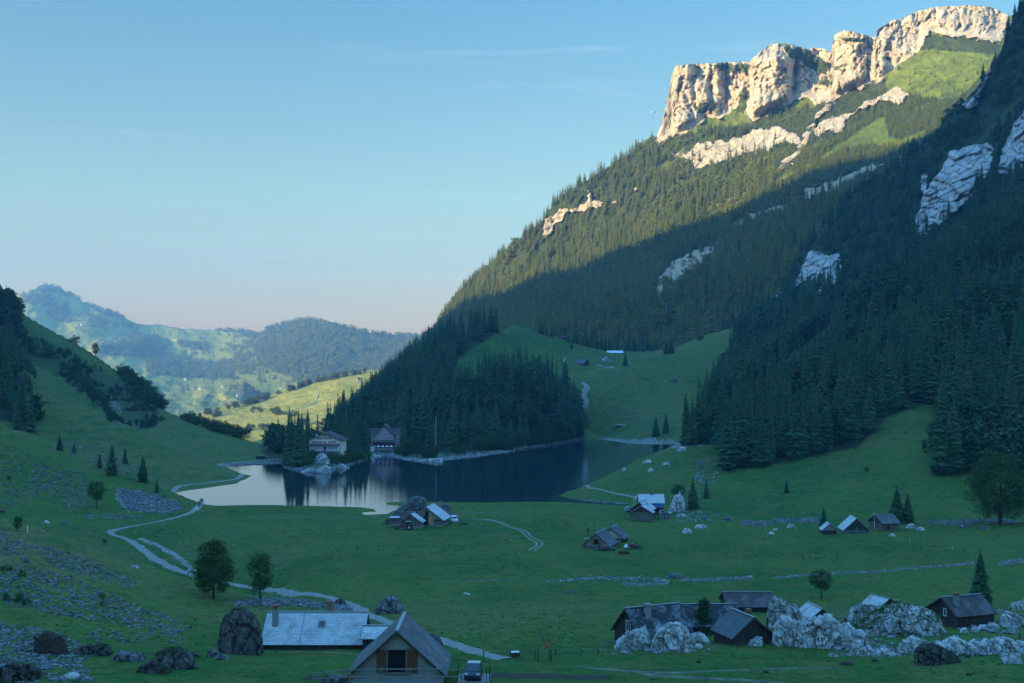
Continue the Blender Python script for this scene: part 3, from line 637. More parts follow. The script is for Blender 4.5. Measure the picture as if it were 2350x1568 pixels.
def cone_geo(r0, r1, z0, z1, n=7, x0=0, y0=0, x1=0, y1=0):
    V = [(x0 + r0 * math.cos(6.2832 * i / n), y0 + r0 * math.sin(6.2832 * i / n), z0) for i in range(n)] + [(x1 + r1 * math.cos(6.2832 * i / n), y1 + r1 * math.sin(6.2832 * i / n), z1) for i in range(n)]
    return V, [(i, (i + 1) % n, n + (i + 1) % n, n + i) for i in range(n)] + [tuple(range(n, 2 * n))]
def join_geo(*g):
    V = []; Fc = []
    for v, f in g:
        b = len(V); V += list(v); Fc += [tuple(i + b for i in t) for t in f]
    return V, Fc
def leaf_geo(nclump, nleaf, lsize, seed, shape=(0.34, 0.34, 0.40), cz=0.60, taper=0.0, lumps=None):
    r = random.Random(seed); V = []; Fc = []; cl = []
    for i in range(nclump):
        while True:
            x, y, z = (r.uniform(-1, 1) for _ in range(3))
            q = x * x + y * y + z * z
            if 0.18 < q < 1: break
        s = 1 - taper * (z * .5 + .5)
        cl.append((x * shape[0] * s, y * shape[1] * s, cz + z * shape[2], r.uniform(0.55, 1.2)))
    for (cx, cy, c_z, cr) in cl:
        R = cr * (shape[0] + shape[2]) * 0.5 * 1.5 / nclump ** (1 / 3)
        for k in range(nleaf):
            a = r.uniform(0, 6.2832); u = r.uniform(-1, 1); rad = R * r.random() ** 0.45
            s = math.sqrt(1 - u * u); p = Vector((cx + rad * s * math.cos(a), cy + rad * s * math.sin(a), c_z + rad * u * 0.72))
            n = Vector((r.gauss(0, 1), r.gauss(0, 1), r.gauss(0.5, .8))).normalized(); t = n.orthogonal().normalized(); b2 = n.cross(t); l = lsize * r.uniform(.6, 1.3)
            b = len(V); V += [p - t * l, p + b2 * l * .6 + n * l * .15, p + t * l, p - b2 * l * .6 + n * l * .15]; Fc.append((b, b + 1, b + 2, b + 3))
    return V, Fc
def limb_geo(seed, n=7, zt=0.28, spread=0.26, r0=0.022):
    r = random.Random(seed); g = [cone_geo(r0 * 1.25, r0 * .8, -0.03, zt, 8), cone_geo(r0 * .8, r0 * .22, zt, 0.88, 7, 0, 0, r.uniform(-.03, .03), r.uniform(-.03, .03))]
    for i in range(n):
        a = 6.28 * i / n + r.uniform(-.4, .4); z = zt + (0.30) * i / n * r.uniform(.6, 1.2); s = spread * r.uniform(.7, 1.1)
        g.append(cone_geo(r0 * .42, r0 * .10, z, z + r.uniform(.12, .32), 5, 0, 0, math.cos(a) * s, math.sin(a) * s))
    return join_geo(*g)
def proto_mesh(name, geo, mat, sm=False):
    me = bpy.data.meshes.new(name); me.from_pydata([tuple(v) for v in geo[0]], [], geo[1]); me.materials.append(mat)
    if sm: me.polygons.foreach_set('use_smooth', [True] * len(me.polygons))
    me.update(); return me
KIND = {}
def kind(name, crowns, trunk, cm, tm=BARK):
    KIND[name] = [(proto_mesh('crown', c, cm), proto_mesh('trunk', t, tm)) for c, t in zip(crowns, trunk)]
kind('spruce', [spruce_geo(30, 13, w, s, 1) for s, w in ((1, .155), (2, .175), (3, .14), (4, .165))], [cone_geo(.012, .002, -.05, .93, 7) for _ in range(4)], SPRUCE)
kind('lone_fir', [spruce_geo(38, 16, w, s, 3, .03) for s, w in ((11, .24), (12, .21))], [cone_geo(.02, .002, -.05, .93, 8) for _ in range(2)], SPRUCE)
kind('juniper', [leaf_geo(60, 60, .022, 5, (.15, .15, .47), .52, .85)], [cone_geo(.03, .004, -.05, .8, 8)], SPRUCE)
kind('leafy', [leaf_geo(150, 90, .014, 31, (.37, .37, .43), .555, .42), leaf_geo(70, 60, .016, 32, (.30, .30, .40), .57, .30), leaf_geo(60, 60, .017, 33, (.34, .34, .34), .62, .2), leaf_geo(260, 70, .011, 34, (.44, .44, .46), .53, .35)],
     [limb_geo(s, 9, .22) for s in (1, 2, 3, 4)], LEAF)
kind('round_tree', [leaf_geo(20, 22, .07, s, (.46, .46, .42), .52, .1) for s in (45, 46, 47)], [limb_geo(s, 5, .15, .25, .03) for s in (6, 7, 8)], LEAF_SUN)
kind('bush', [leaf_geo(26, 50, .04, s, (.48, .48, .42), .45, .1) for s in (41, 42, 43)], [limb_geo(s, 5, .1, .3, .02) for s in (6, 7, 8)], LEAF)

# instance sources for the woods: kept outside the scene's own collection, only the woods show them
def source_col(name, geos, mat):
    c = bpy.data.collections.new(name)
    for i, g in enumerate(geos):
        me = proto_mesh(name, g, mat); c.objects.link(bpy.data.objects.new('%s_%d' % (name, i), me))
    return c
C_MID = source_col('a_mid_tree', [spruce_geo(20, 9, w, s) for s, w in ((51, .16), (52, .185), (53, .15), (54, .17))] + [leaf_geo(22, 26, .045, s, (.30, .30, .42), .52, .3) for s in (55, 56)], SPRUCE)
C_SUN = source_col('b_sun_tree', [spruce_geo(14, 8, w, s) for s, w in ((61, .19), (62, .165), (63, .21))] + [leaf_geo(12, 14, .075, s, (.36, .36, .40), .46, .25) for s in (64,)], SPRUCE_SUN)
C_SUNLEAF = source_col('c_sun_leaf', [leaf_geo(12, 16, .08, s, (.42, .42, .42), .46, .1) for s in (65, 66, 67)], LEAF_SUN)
def wood_object(name, pts, scl, idx, coln, label):
    me = bpy.data.meshes.new(name); me.vertices.add(len(pts)); me.vertices.foreach_set('co', np.asarray(pts, np.float32).reshape(-1))
    for k, ty, v in (('ids', 'INT', idx), ('rotz', 'FLOAT', np.random.RandomState(3).uniform(0, 6.28, len(pts)))):
        a = me.attributes.new(k, ty, 'POINT'); a.data.foreach_set('value', np.asarray(v))
    a = me.attributes.new('siz', 'FLOAT_VECTOR', 'POINT'); a.data.foreach_set('vector', np.asarray(scl, np.float32).reshape(-1))
    me.update(); o = bpy.data.objects.new(name, me); COL.objects.link(o)
    ng = bpy.data.node_groups.new(name, 'GeometryNodeTree')
    ng.interface.new_socket('Geometry', in_out='INPUT', socket_type='NodeSocketGeometry'); ng.interface.new_socket('Geometry', in_out='OUTPUT', socket_type='NodeSocketGeometry')
    gi, go = ng.nodes.new('NodeGroupInput'), ng.nodes.new('NodeGroupOutput')
    ci = ng.nodes.new('GeometryNodeCollectionInfo'); ci.inputs['Collection'].default_value = coln; ci.inputs['Separate Children'].default_value = True; ci.inputs['Reset Children'].default_value = True
    ip = ng.nodes.new('GeometryNodeInstanceOnPoints'); ip.inputs['Pick Instance'].default_value = True
    def na(nm, ty):
        n = ng.nodes.new('GeometryNodeInputNamedAttribute'); n.data_type = ty; n.inputs['Name'].default_value = nm; return n.outputs['Attribute']
    cx = ng.nodes.new('ShaderNodeCombineXYZ'); lk = ng.links
    lk.new(na('rotz', 'FLOAT'), cx.inputs['Z']); lk.new(gi.outputs[0], ip.inputs['Points']); lk.new(ci.outputs[0], ip.inputs['Instance'])
    lk.new(na('ids', 'INT'), ip.inputs['Instance Index']); lk.new(cx.outputs[0], ip.inputs['Rotation']); lk.new(na('siz', 'FLOAT_VECTOR'), ip.inputs['Scale'])
    lk.new(ip.outputs[0], go.inputs[0])
    o.modifiers.new('woods', 'NODES').node_group = ng
    return tag(o, label, name.replace('_', ' '), kind='stuff')
RS = np.random.RandomState(12)
def sample_surface(o, area_per, prob=None, ok=None, seed=1):
    V, q, at = SURF[o.name]; Vf = V.reshape(-1, 3); rs = np.random.RandomState(seed)
    A, B, C, D = (Vf[q[:, i]] for i in range(4)); cen = (A + B + C + D) / 4
    ar = 0.5 * np.linalg.norm(np.cross(C - A, D - B), axis=1)
    hor = np.abs(0.5 * ((C - A)[:, 0] * (D - B)[:, 1] - (C - A)[:, 1] * (D - B)[:, 0]))
    px, py = project(cen)
    w = prob(cen, px, py, {k: np.asarray(v).reshape(-1)[q].mean(1) for k, v in at.items()}) if prob else np.ones(len(q))
    lam = (0.75 * hor + 0.25 * ar) / area_per * w
    n = rs.poisson(np.maximum(lam, 0)); i = np.repeat(np.arange(len(q)), n)
    u, v = rs.rand(len(i), 1), rs.rand(len(i), 1)
    return A[i] * (1 - u) * (1 - v) + B[i] * u * (1 - v) + C[i] * u * v + D[i] * (1 - u) * v
BVG = BVHTree.FromPolygons([tuple(v) for v in SURF[ground.name][0].reshape(-1, 3)], [tuple(int(i) for i in f) for f in SURF[ground.name][1]])
EYE = Vector((0, 0, CH))
def hit(px, py):
    for k in range(14):
        h = BVG.ray_cast(EYE, (P(px, py + 2 * k, 1.0) - EYE).normalized())[0]
        if h is not None and h.y < 1160: return h
    raise ValueError('no ground at %s %s' % (px, py))
def drop(x, y):
    h = BVG.ray_cast(Vector((x, y, 900)), Vector((0, 0, -1)))[0]
    return h.z if h is not None else 0.0
def plant(kd, var, loc, h, w=1.0, rz=0.0, name='spruce_tree', label=None, cat='tree', group=None):
    cm, tm = KIND[kd][var % len(KIND[kd])]
    root = bpy.data.objects.new(name, None); root.empty_display_size = .5; COL.objects.link(root)
    root.location = loc; root.scale = (h * w, h * w, h); root.rotation_euler = (0, 0, rz)
    for nm, me in (('crown', cm), ('trunk', tm)):
        c = bpy.data.objects.new(nm, me); COL.objects.link(c); c.parent = root
    return tag(root, label, cat, group)
# -- spruces of the valley woods
wood_near = [[(1655, 1088), (1700, 1075), (1760, 1070), (1850, 1052), (1964, 1030), (2035, 960), (2085, 935), (2140, 920), (2152, 1098), (2210, 1100), (2260, 1085), (2420, 1100), (2900, 1000), (2900, -200), (2100, 560), (1640, 890), (1600, 1000), (1650, 1010)], [(1700, 755), (1640, 890), (2100, 562), (2300, 424), (2900, 0), (2900, -300), (2000, 480), (1800, 680)]]
open_near = [[(1760, 880), (1830, 800), (1900, 750), (1945, 700), (1960, 700), (1900, 790), (1800, 900)], [(1900, 1090), (2150, 930), (2150, 1100), (1900, 1100)]]
wood_far = [[(700, 1050), (745, 1030), (855, 1022), (912, 1046), (980, 1052), (1080, 1044), (1180, 1028), (1328, 1004), (1345, 985), (1330, 940), (1300, 890), (1250, 868), (1170, 870), (1110, 898), (1045, 900), (1035, 850), (1068, 806), (1112, 782), (1140, 762), (1130, 715), (950, 760), (600, 1050)]]
wood_left = [[(-200, 560), (20, 690), (40, 716), (60, 800), (70, 880), (90, 960), (85, 995), (40, 985), (0, 960), (-300, 850)]]
edge_trees = []
def pr_ground(c, px, py, at):
    jx = px + 6 * fbm(c[:, 0] / 15, c[:, 1] / 15, seed=81, oct=2); jy = py + 6 * fbm(c[:, 0] / 15, c[:, 1] / 15, seed=82, oct=2)
    w = np.zeros(len(px))
    for pl in wood_near + wood_far + wood_left: w = np.maximum(w, inpoly(jx, jy, pl) * 1.0)
    for pl in open_near: w = w * (1 - inpoly(jx, jy, pl))
    w = w * (c[:, 1] > 385) * (c[:, 2] > 0.6) * (px > -200) * (px < 2560)
    w = np.where(inpoly(px, py, wood_near[0]) & (c[:, 1] < 420) & (px < 2100), w * .8, w)
    return w * (0.75 + 0.5 * (fbm(c[:, 0] / 40, c[:, 1] / 40, seed=83, oct=3) > -0.25))
T = sample_surface(ground, 34.0, pr_ground, seed=4)
# clear the inns, the pasture behind and the chapel hut
cpx, cpy = project(T)
keepm = ~(((cpx > 700) & (cpx < 790) & (T[:, 1] < 566)) | ((cpx > 838) & (cpx < 915) & (T[:, 1] < 650)) | ((np.abs(cpx - 1014) < 7) & (T[:, 1] < 640)))
T = T[keepm]
fx, fy = project(T)
hT = RS.uniform(11, 27, len(T)); hT *= np.where((fx < 120), .8, 1.0) * np.where((fx > 2100) & (fy < 700), .75, 1.0) * np.where(inpoly(fx, fy, wood_near[0]) & (T[:, 1] < 560), 1.05, .92)
leafy = (fbm(T[:, 0] / 45, T[:, 1] / 45, seed=85, oct=3) > np.where(T[:, 1] > 760, -0.05, 0.22))
vis = []
for i in np.argsort(-hT / T[:, 1]):
    if leafy[i] or not (-10 < fx[i] < 2365): continue
    tip = Vector(T[i]) + Vector((0, 0, hT[i] * .8)); dv = tip - EYE
    if BVG.ray_cast(EYE, dv.normalized(), dv.length - 1)[0] is None: vis.append(i)
    if len(vis) >= 262: break
vis = np.array(vis); isv = np.zeros(len(T), bool); isv[vis] = True
for n, i in enumerate(vis):
    x = fx[i]
    if x < 200: lb, gp = 'dark spruce in the wood on the steep left slope', 'spruces of the wood on the left slope'
    elif x > 1540: lb, gp = 'tall dark spruce in the front ranks of the big wood on the right slope', 'spruces at the front of the right slope wood'
    else: lb, gp = 'dark spruce in the wood along the far lake shore', 'spruces of the far shore wood'
    plant('spruce', n, Vector(T[i]) - Vector((0, 0, .3)), hT[i], RS.uniform(.85, 1.2), RS.uniform(0, 6.28), 'spruce_tree', lb, 'tree', gp)
rest = T[~isv]; lf = leafy[~isv]; hh = hT[~isv] * np.where(lf, .62, 1.0)
wd = RS.uniform(.85, 1.25, len(rest)) * np.where(lf, 1.25, 1.0)
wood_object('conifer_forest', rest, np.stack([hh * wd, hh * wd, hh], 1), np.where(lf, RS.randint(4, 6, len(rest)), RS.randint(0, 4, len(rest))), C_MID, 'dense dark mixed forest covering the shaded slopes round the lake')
# -- crag mountain woods
def pr_crag(c, px, py, at): return at['wood'] * (at['rock'] < .25) * (at.get('open', 0) < .5) * (px < 2500) * (py > -250)
T3 = sample_surface(crag, 42.0, pr_crag, seed=6)
lf = fbm(T3[:, 0] / 50, T3[:, 1] / 50, T3[:, 2] / 50, seed=86, oct=3) > -0.02
hh = RS.uniform(9, 19, len(T3)) * np.where(lf, .55, 1)
wood_object('crag_forest', T3 - np.array([0, 0, .8]), np.stack([hh * 1.15, hh * 1.15, hh], 1), np.where(lf, RS.randint(4, 6, len(T3)), RS.randint(0, 4, len(T3))), C_MID, 'dark mixed forest on the shaded crag mountain')
# -- massif woods
def pr_mas(c, px, py, at):
    w = at['wood'] * (at['rock'] < .22) * (py > -50)
    w = w * (0.75 + 0.4 * (fbm(c[:, 0] / 60, c[:, 1] / 60, c[:, 2] / 60, seed=87, oct=3) > -0.1))
    wl_ = inpoly(px, py, wall); w = np.maximum(w, .16 * (at['rock'] >= .22) * (~wl_) * (py > 250) * (fbm(c[:, 0] / 25, c[:, 2] / 25, seed=111, oct=3) > -.05))
    # shrubs creeping over the top of the wall and scattered on the upper field
    w = np.maximum(w, 2.2 * at['green'] * (py > -50)); w = np.maximum(w, 0.8 * inpoly(px, py, [(1755, 98), (1850, 104), (1870, 112), (1780, 108)]) )
    w = np.maximum(w, 0.5 * (at['open'] > .5) * (fbm(px / 10, py / 6, seed=88, oct=3) > 0.25) * (px > 2040))
    w = np.maximum(w, 0.8 * inpoly(px, py, [(1598, 255), (1605, 240), (1640, 232), (1645, 242), (1615, 262)]))
    return w
T2 = sample_surface(massif, 40.0, pr_mas, seed=7)
mx, my = project(T2)
lf = fbm(T2[:, 0] / 70, T2[:, 1] / 70, T2[:, 2] / 70, seed=89, oct=3) > 0.24
hh = RS.uniform(9, 23, len(T2)) * np.where(lf, .6, 1) * np.where(my < 300, .55, 1) * np.where((my >= 300) & (my < 430) & (mx > 1780), .62, 1) * np.where(my < 160, .6, 1)
print('massif trees', len(T2), 'crag', len(T3), 'ground', len(T))
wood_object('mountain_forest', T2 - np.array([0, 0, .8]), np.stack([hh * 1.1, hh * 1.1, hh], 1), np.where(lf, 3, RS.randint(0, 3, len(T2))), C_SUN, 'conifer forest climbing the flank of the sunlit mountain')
# -- far hills
def pr_hill(c, px, py, at): return at['wood'] * (at['rock'] < .3) * (fbm(px / 12, py / 7, seed=91, oct=3) > -.35) + 0.16 * (fbm(px / 14, py / 6, seed=92, oct=4) > .14)
T4 = np.concatenate([sample_surface(hillA, 230.0, pr_hill, seed=8), sample_surface(hillB, 200.0, lambda c, px, py, at: np.maximum(pr_hill(c, px, py, at), .5 * (py < 860)), seed=9)])
hh = RS.uniform(15, 26, len(T4))
print('far trees', len(T4))
wood_object('distant_wood', T4, np.stack([hh * 1.5, hh * 1.5, hh], 1), np.where(RS.rand(len(T4)) < .2, 3, RS.randint(0, 3, len(T4))), C_SUN, 'woods scattered over the distant sunlit hills')
# broadleaf trees lining the golden spur
BVS = {}
def hit_on(o, px, py):
    if o.name not in BVS:
        V, q, _ = SURF[o.name]; BVS[o.name] = BVHTree.FromPolygons([tuple(v) for v in V.reshape(-1, 3)], [tuple(int(i) for i in f) for f in q])
    return BVS[o.name].ray_cast(EYE, (P(px, py, 1.0) - EYE).normalized())[0]
gp = []
for k in range(120):
    t = RS.rand(); px = 470 + 380 * t; py = curve_at(S6, px) + RS.uniform(2.5, 6)
    if fbm(np.array([px / 16]), np.array([1.0]), seed=95)[0] < -0.25: continue
    h = hit_on(gold, px, py)
    if h is not None: gp.append(tuple(h))
for cx_, cy_, n in ((630, 950, 8), (665, 955, 5), (586, 945, 5), (575, 990, 4), (700, 975, 4), (610, 985, 3), (830, 905, 3), (500, 955, 5)):
    for k in range(n):
        h = hit_on(gold, cx_ + RS.uniform(-14, 14), cy_ + RS.uniform(-4, 4))
        if h is not None: gp.append(tuple(h))
for k, p in enumerate(gp):
    pass
gp = np.array(gp); hh = RS.uniform(7, 15, len(gp))
for k in range(len(gp)):
    plant('round_tree', k, gp[k] - np.array((0, 0, .4)), hh[k], 1.1, k, 'broadleaf_tree', 'small round sunlit tree on the golden spur beyond the lake', 'tree', 'trees dotting the golden spur')

# -- single trees (foot px, foot py, top py, width factor, kind, variant, name, label)
LONE = [
 (2250, 1398, 1261, 1.0, 'lone_fir', 0, 'fir_tree', 'tall dense fir standing beside the brown roofed house at the right'),
 (1614, 1458, 1368, 1.35, 'juniper', 0, 'cypress_tree', 'pointed dark evergreen beside the roof of the slate roofed house'),
 (490, 1374, 1237, 1.05, 'leafy', 0, 'maple_tree', 'large dense round maple on the left slope above the pale roof'),
 (597, 1378, 1263, 1.0, 'leafy', 1, 'maple_tree', 'thin open maple standing at the end of the stone heap'),
 (1885, 1374, 1300, 1.15, 'leafy', 2, 'rowan_tree', 'small lone round tree in the open meadow at the right'),
 (2295, 1204, 1032, 1.15, 'leafy', 3, 'beech_tree', 'wide dark spreading tree at the foot of the right slope'),
 (40, 1219, 1182, 1.0, 'leafy', 1, 'rowan_tree', 'small round tree on the crest of the left foreground slope'),
 (137, 1034, 997, 1.1, 'lone_fir', 0, 'fir_tree', 'small fir highest of the firs on the scree slope'),
 (170, 1040, 1012, 1.1, 'lone_fir', 1, 'fir_tree', 'tiny fir just below the highest fir of the scree slope'),
 (257, 1090, 1018, 1.0, 'lone_fir', 0, 'fir_tree', 'tall fir in the middle of the scree slope'),
 (229, 1074, 1040, 1.2, 'lone_fir', 1, 'fir_tree', 'short bushy fir touching the tall fir on the scree slope'),
 (287, 1064, 1025, 1.0, 'lone_fir', 1, 'fir_tree', 'slim fir behind the tall fir on the scree slope'),
 (328, 1106, 1042, 1.0, 'lone_fir', 0, 'fir_tree', 'tall fir at the right edge of the scree slope'),
 (360, 1130, 1097, 1.0, 'lone_fir', 1, 'fir_tree', 'lowest small fir of the scree slope near the lake path'),
 (222, 1168, 1098, .9, 'leafy', 2, 'broadleaf_tree', 'dark leaning tree at the foot of the scree slope'),
 (1890, 1219, 1163, 1.0, 'lone_fir', 0, 'fir_tree', 'fir standing right behind the smallest dark hut'),
 (2058, 1200, 1113, 1.15, 'lone_fir', 0, 'fir_tree', 'taller fir of the pair behind the brown hut'),
 (2083, 1202, 1128, 1.2, 'lone_fir', 1, 'fir_tree', 'lower fir of the pair behind the brown hut'),
 (1590, 1168, 1095, 1.0, 'lone_fir', 0, 'fir_tree', 'tall fir beside the pointed white rock on the right'),
 (1556, 1155, 1106, 1.0, 'leafy', 2, 'broadleaf_tree', 'round bushy tree behind the pointed white rock'),
 (1621, 1143, 1096, .9, 'lone_fir', 1, 'fir_tree', 'slim fir uphill of the pointed white rock'),
 (1805, 1132, 1100, 1.2, 'lone_fir', 1, 'fir_tree', 'small lone fir on the open grass of the right slope'),
 (2121, 1035, 1006, .9, 'leafy', 1, 'broadleaf_tree', 'little dark tree alone high on the green clearing'),
 (1435, 838, 808, 1.1, 'lone_fir', 0, 'fir_tree', 'lone fir on the high pasture beside the grey huts'),
 (1528, 813, 778, 1.2, 'lone_fir', 1, 'fir_tree', 'left fir of the pair on the edge of the high pasture'),
 (1541, 812, 774, 1.1, 'lone_fir', 0, 'fir_tree', 'right fir of the pair on the edge of the high pasture'),
 (1505, 1000, 955, 1.1, 'lone_fir', 0, 'fir_tree', 'left fir of the pair by the gravel beach'),
 (1528, 993, 946, 1.0, 'lone_fir', 1, 'fir_tree', 'right fir of the pair by the gravel beach'),
 (1319, 932, 903, 1.1, 'lone_fir', 1, 'fir_tree', 'small fir in the bend of the track above the lake'),
 (1606, 781, 764, 1.1, 'bush', 0, 'shrub', 'dark shrub on the crest of the high pasture'),
 (1312, 800, 775, .8, 'lone_fir', 0, 'fir_tree', 'small fir near the brown hut on the crest'),
 (172, 786, 766, 1.2, 'bush', 0, 'broadleaf_tree', 'small tree against the sky highest on the left ridge'),
 (219, 818, 785, .9, 'leafy', 1, 'broadleaf_tree', 'lone slim tree against the far hills on the left ridge'),
 (20, 1100, 1090, 1.0, 'bush', 1, 'shrub', 'low shrub at the left edge of the scree slope'),
 (1988, 1082, 1070, 1.0, 'bush', 1, 'shrub', 'low bush on the clearing below the big wood'),
]
for px, py, top, w, kd, var, nm, lb in LONE:
    p = hit(px, py); h = (py - top) * p.y / F
    plant(kd, var, p - Vector((0, 0, .1)), h, w, px * .37, nm, lb, 'tree' if nm != 'shrub' else 'shrub')
def clump(specs, nm, kd, lb, gp, hpx, seed):
    r = random.Random(seed)
    for (x0, y0, x1, y1, n) in specs:
        for k in range(n):
            t = (k + r.random()) / n; jt = 11 if x1 < 260 else 3
            try: p = hit(x0 + (x1 - x0) * t + r.uniform(-jt, jt), y0 + (y1 - y0) * t + r.uniform(-jt * .8, jt * 1.2))
            except ValueError: continue
            h = r.uniform(*hpx) * p.y / F
            plant(kd, r.randrange(9), p - Vector((0, 0, h * .08)), h, r.uniform(.85, 1.25), r.uniform(0, 6), nm, lb, 'tree' if nm != 'shrub' else 'shrub', gp)
clump([(656, 1064, 692, 1070, 7), (664, 1058, 686, 1060, 4)], 'spruce_tree', 'spruce', 'spruce in the dense clump left of the cream inn', 'spruces left of the cream inn', (80, 124), 1)
clump([(745, 1035, 838, 1036, 13), (790, 1046, 842, 1048, 9)], 'spruce_tree', 'spruce', 'spruce in the dark stand between the two inns', 'spruces between the two inns', (70, 112), 2)
clump([(745, 1064, 840, 1056, 13), (712, 1064, 720, 1050, 3)], 'shrub', 'bush', 'leafy shrub on the rocky shore below the cream inn', 'shrubs below the inns', (16, 30), 3)
clump([(912, 1046, 1000, 1050, 9), (1040, 1046, 1180, 1030, 12), (1190, 1026, 1325, 1004, 12)], 'broadleaf_tree', 'leafy', 'low leafy tree overhanging the far lake shore', 'leafy trees along the far shore', (22, 44), 4)
clump([(1568, 1020, 1655, 1014, 15), (1600, 1004, 1655, 996, 8)], 'spruce_tree', 'spruce', 'slender spruce in the grove between beach and green spur', 'spruces of the grove by the beach', (90, 135), 5)
clump([(272, 852, 305, 872, 8), (300, 865, 345, 915, 14), (345, 915, 372, 935, 6), (300, 900, 340, 925, 6)], 'broadleaf_tree', 'bush', 'dark bushy tree on the steep edge of the left ridge', 'bushy trees on the left ridge', (20, 46), 6)
clump([(420, 962, 480, 982, 8), (480, 980, 560, 1006, 13)], 'broadleaf_tree', 'bush', 'dark round tree in the row behind the grassy spur', 'trees behind the left grassy spur', (18, 38), 7)
clump([(1235, 768, 1265, 772, 4), (1300, 782, 1400, 806, 16), (1400, 806, 1510, 804, 14)], 'spruce_tree', 'spruce', 'dark spruce behind the crest of the high pasture', 'spruces behind the high pasture', (26, 44), 8)
clump([(200, 880, 260, 960, 10), (130, 830, 230, 900, 9), (60, 790, 110, 830, 7)], 'shrub', 'bush', 'dark shrub on the rocky face of the left ridge', 'shrubs on the rocky left face', (12, 26), 9)
clump([(0, 1300, 60, 1330, 3), (10, 1360, 70, 1395, 5), (215, 1375, 250, 1385, 2)], 'shrub', 'bush', 'low dark juniper shrub on the stony foreground slope', 'shrubs on the foreground slope', (12, 22), 10)

# -- tussocks in the pastures
TUFTM = foliage_mat('tall_grass', (0.05, 0.15, 0.035), (0.07, 0.17, 0.04), (0.12, 0.17, 0.05))
C_TUFT = source_col('f_tuft', [leaf_geo(5, 16, .22, s_, (.6, .6, .25), .2, 0) for s_ in (71, 72, 73)], TUFTM)
def pr_tuft(c, px, py, at):
    n = fbm(c[:, 0] / 16, c[:, 1] / 16, seed=97, oct=3)
    return (c[:, 1] < 420) * (c[:, 1] > 88) * (px > -150) * (px < 2500) * (c[:, 2] > .4) * np.clip(.12 + n, 0, 1) * (at['rock'] < .5)
T5 = sample_surface(ground, 2.0, pr_tuft, seed=11)
print('tufts', len(T5)); hh = RS.uniform(.07, .21, len(T5)) * np.where(T5[:, 1] > 250, 1.3, 1.0)
wood_object('grass_tussocks', T5, np.stack([hh * 1.5, hh * 1.5, hh], 1), RS.randint(0, 3, len(T5)), C_TUFT, 'dark tussocks of taller grass dotting the valley pasture')

# -- scrub on the rocky face of the left ridge
SCR = [[(55, 770), (120, 790), (200, 832), (270, 868), (340, 920), (385, 965), (330, 985), (250, 960), (190, 905), (120, 850), (60, 830)], [(225, 880), (300, 900), (300, 1000), (250, 975)]]
def pr_scrub(c, px, py, at):
    w = np.zeros(len(px))
    for pl in SCR: w = np.maximum(w, inpoly(px + 8 * fbm(c[:, 0] / 9, c[:, 1] / 9, seed=98), py, pl) * 1.0)
    return w * (c[:, 1] > 520) * (c[:, 1] < 900) * (fbm(c[:, 0] / 18, c[:, 2] / 8, seed=99, oct=3) > -.08)
T6 = sample_surface(ground, 9.0, pr_scrub, seed=13); hh = RS.uniform(1.2, 4.2, len(T6)); print('scrub', len(T6))
wood_object('hillside_scrub', T6 - np.array([0, 0, .3]), np.stack([hh * 1.2, hh * 1.2, hh], 1), RS.randint(4, 6, len(T6)), C_MID, 'dark scrub covering the rocky face of the left ridge')
# ------------------------------------------------------------------ shared materials for built things and stones
def rock_mat(name, c1, c2, moss=0.0, mosscol=(0.040, 0.065, 0.020), crack=1.0, scl=1.0):
    m, nt, ns, lk, b = newmat(name)
    co = nt.nodes.new('ShaderNodeNewGeometry'); pos = co.outputs['Position']
    n1 = noise(nt, pos, 0.5 * scl, 6, 0.65, 0.5); n2 = noise(nt, pos, 1.5 * scl, 7, 0.72, 1.6, (1.25, 1.25, 0.8)); n3 = noise(nt, pos, 0.33 * scl, 5, 0.7)
    c = mixc(nt, rng(nt, n1, .35, .65), c1, c2)
    c = mixc(nt, crack, c, ramp(nt, n2, [(0.34, (0.12, 0.12, 0.12)), (0.44, (0.72, 0.72, 0.72)), (0.6, (1.12, 1.12, 1.12))]), 'MULTIPLY')
    vo = nt.nodes.new('ShaderNodeTexVoronoi'); vo.feature = 'DISTANCE_TO_EDGE'; vo.inputs['Scale'].default_value = .9 * scl
    mpv = nt.nodes.new('ShaderNodeMapping'); mpv.inputs['Scale'].default_value = (1, 1, .6); mpv.inputs['Rotation'].default_value = (.3, .6, 0)
    wv = nt.nodes.new('ShaderNodeVectorMath'); wv.operation = 'ADD'; wn_ = nt.nodes.new('ShaderNodeTexNoise'); wn_.inputs['Scale'].default_value = 1.1; wn_.inputs['Detail'].default_value = 4; lk.new(pos, wn_.inputs['Vector'])
    lk.new(pos, wv.inputs[0]); lk.new(wn_.outputs['Color'], wv.inputs[1]); lk.new(wv.outputs[0], mpv.inputs[0]); lk.new(mpv.outputs[0], vo.inputs['Vector'])
    c = mixc(nt, crack, c, ramp(nt, vo.outputs['Distance'], [(0.0, (.16, .16, .16)), (0.05, (.6, .6, .6)), (0.12, (1, 1, 1))]), 'MULTIPLY')
    if moss:
        sep = nt.nodes.new('ShaderNodeSeparateXYZ'); lk.new(co.outputs['Normal'], sep.inputs[0])
        k = mathn(nt, 'ADD', mathn(nt, 'MULTIPLY', sep.outputs['Z'], 0.35), n3)
        c = mixc(nt, rng(nt, k, 1.02 - moss, 1.10 - moss), c, mosscol)
    lk.new(c, b.inputs['Base Color']); b.inputs['Roughness'].default_value = .92; b.inputs['Specular IOR Level'].default_value = .1
    bump(nt, b, n2, 0.5, 0.3 / scl); return m
ROCK_W = rock_mat('pale_limestone', (0.72, 0.72, 0.71), (0.56, 0.56, 0.55), 0.24, crack=.7, scl=.75)
ROCK_G = rock_mat('grey_limestone', (0.26, 0.26, 0.27), (0.17, 0.17, 0.18), 0.16)
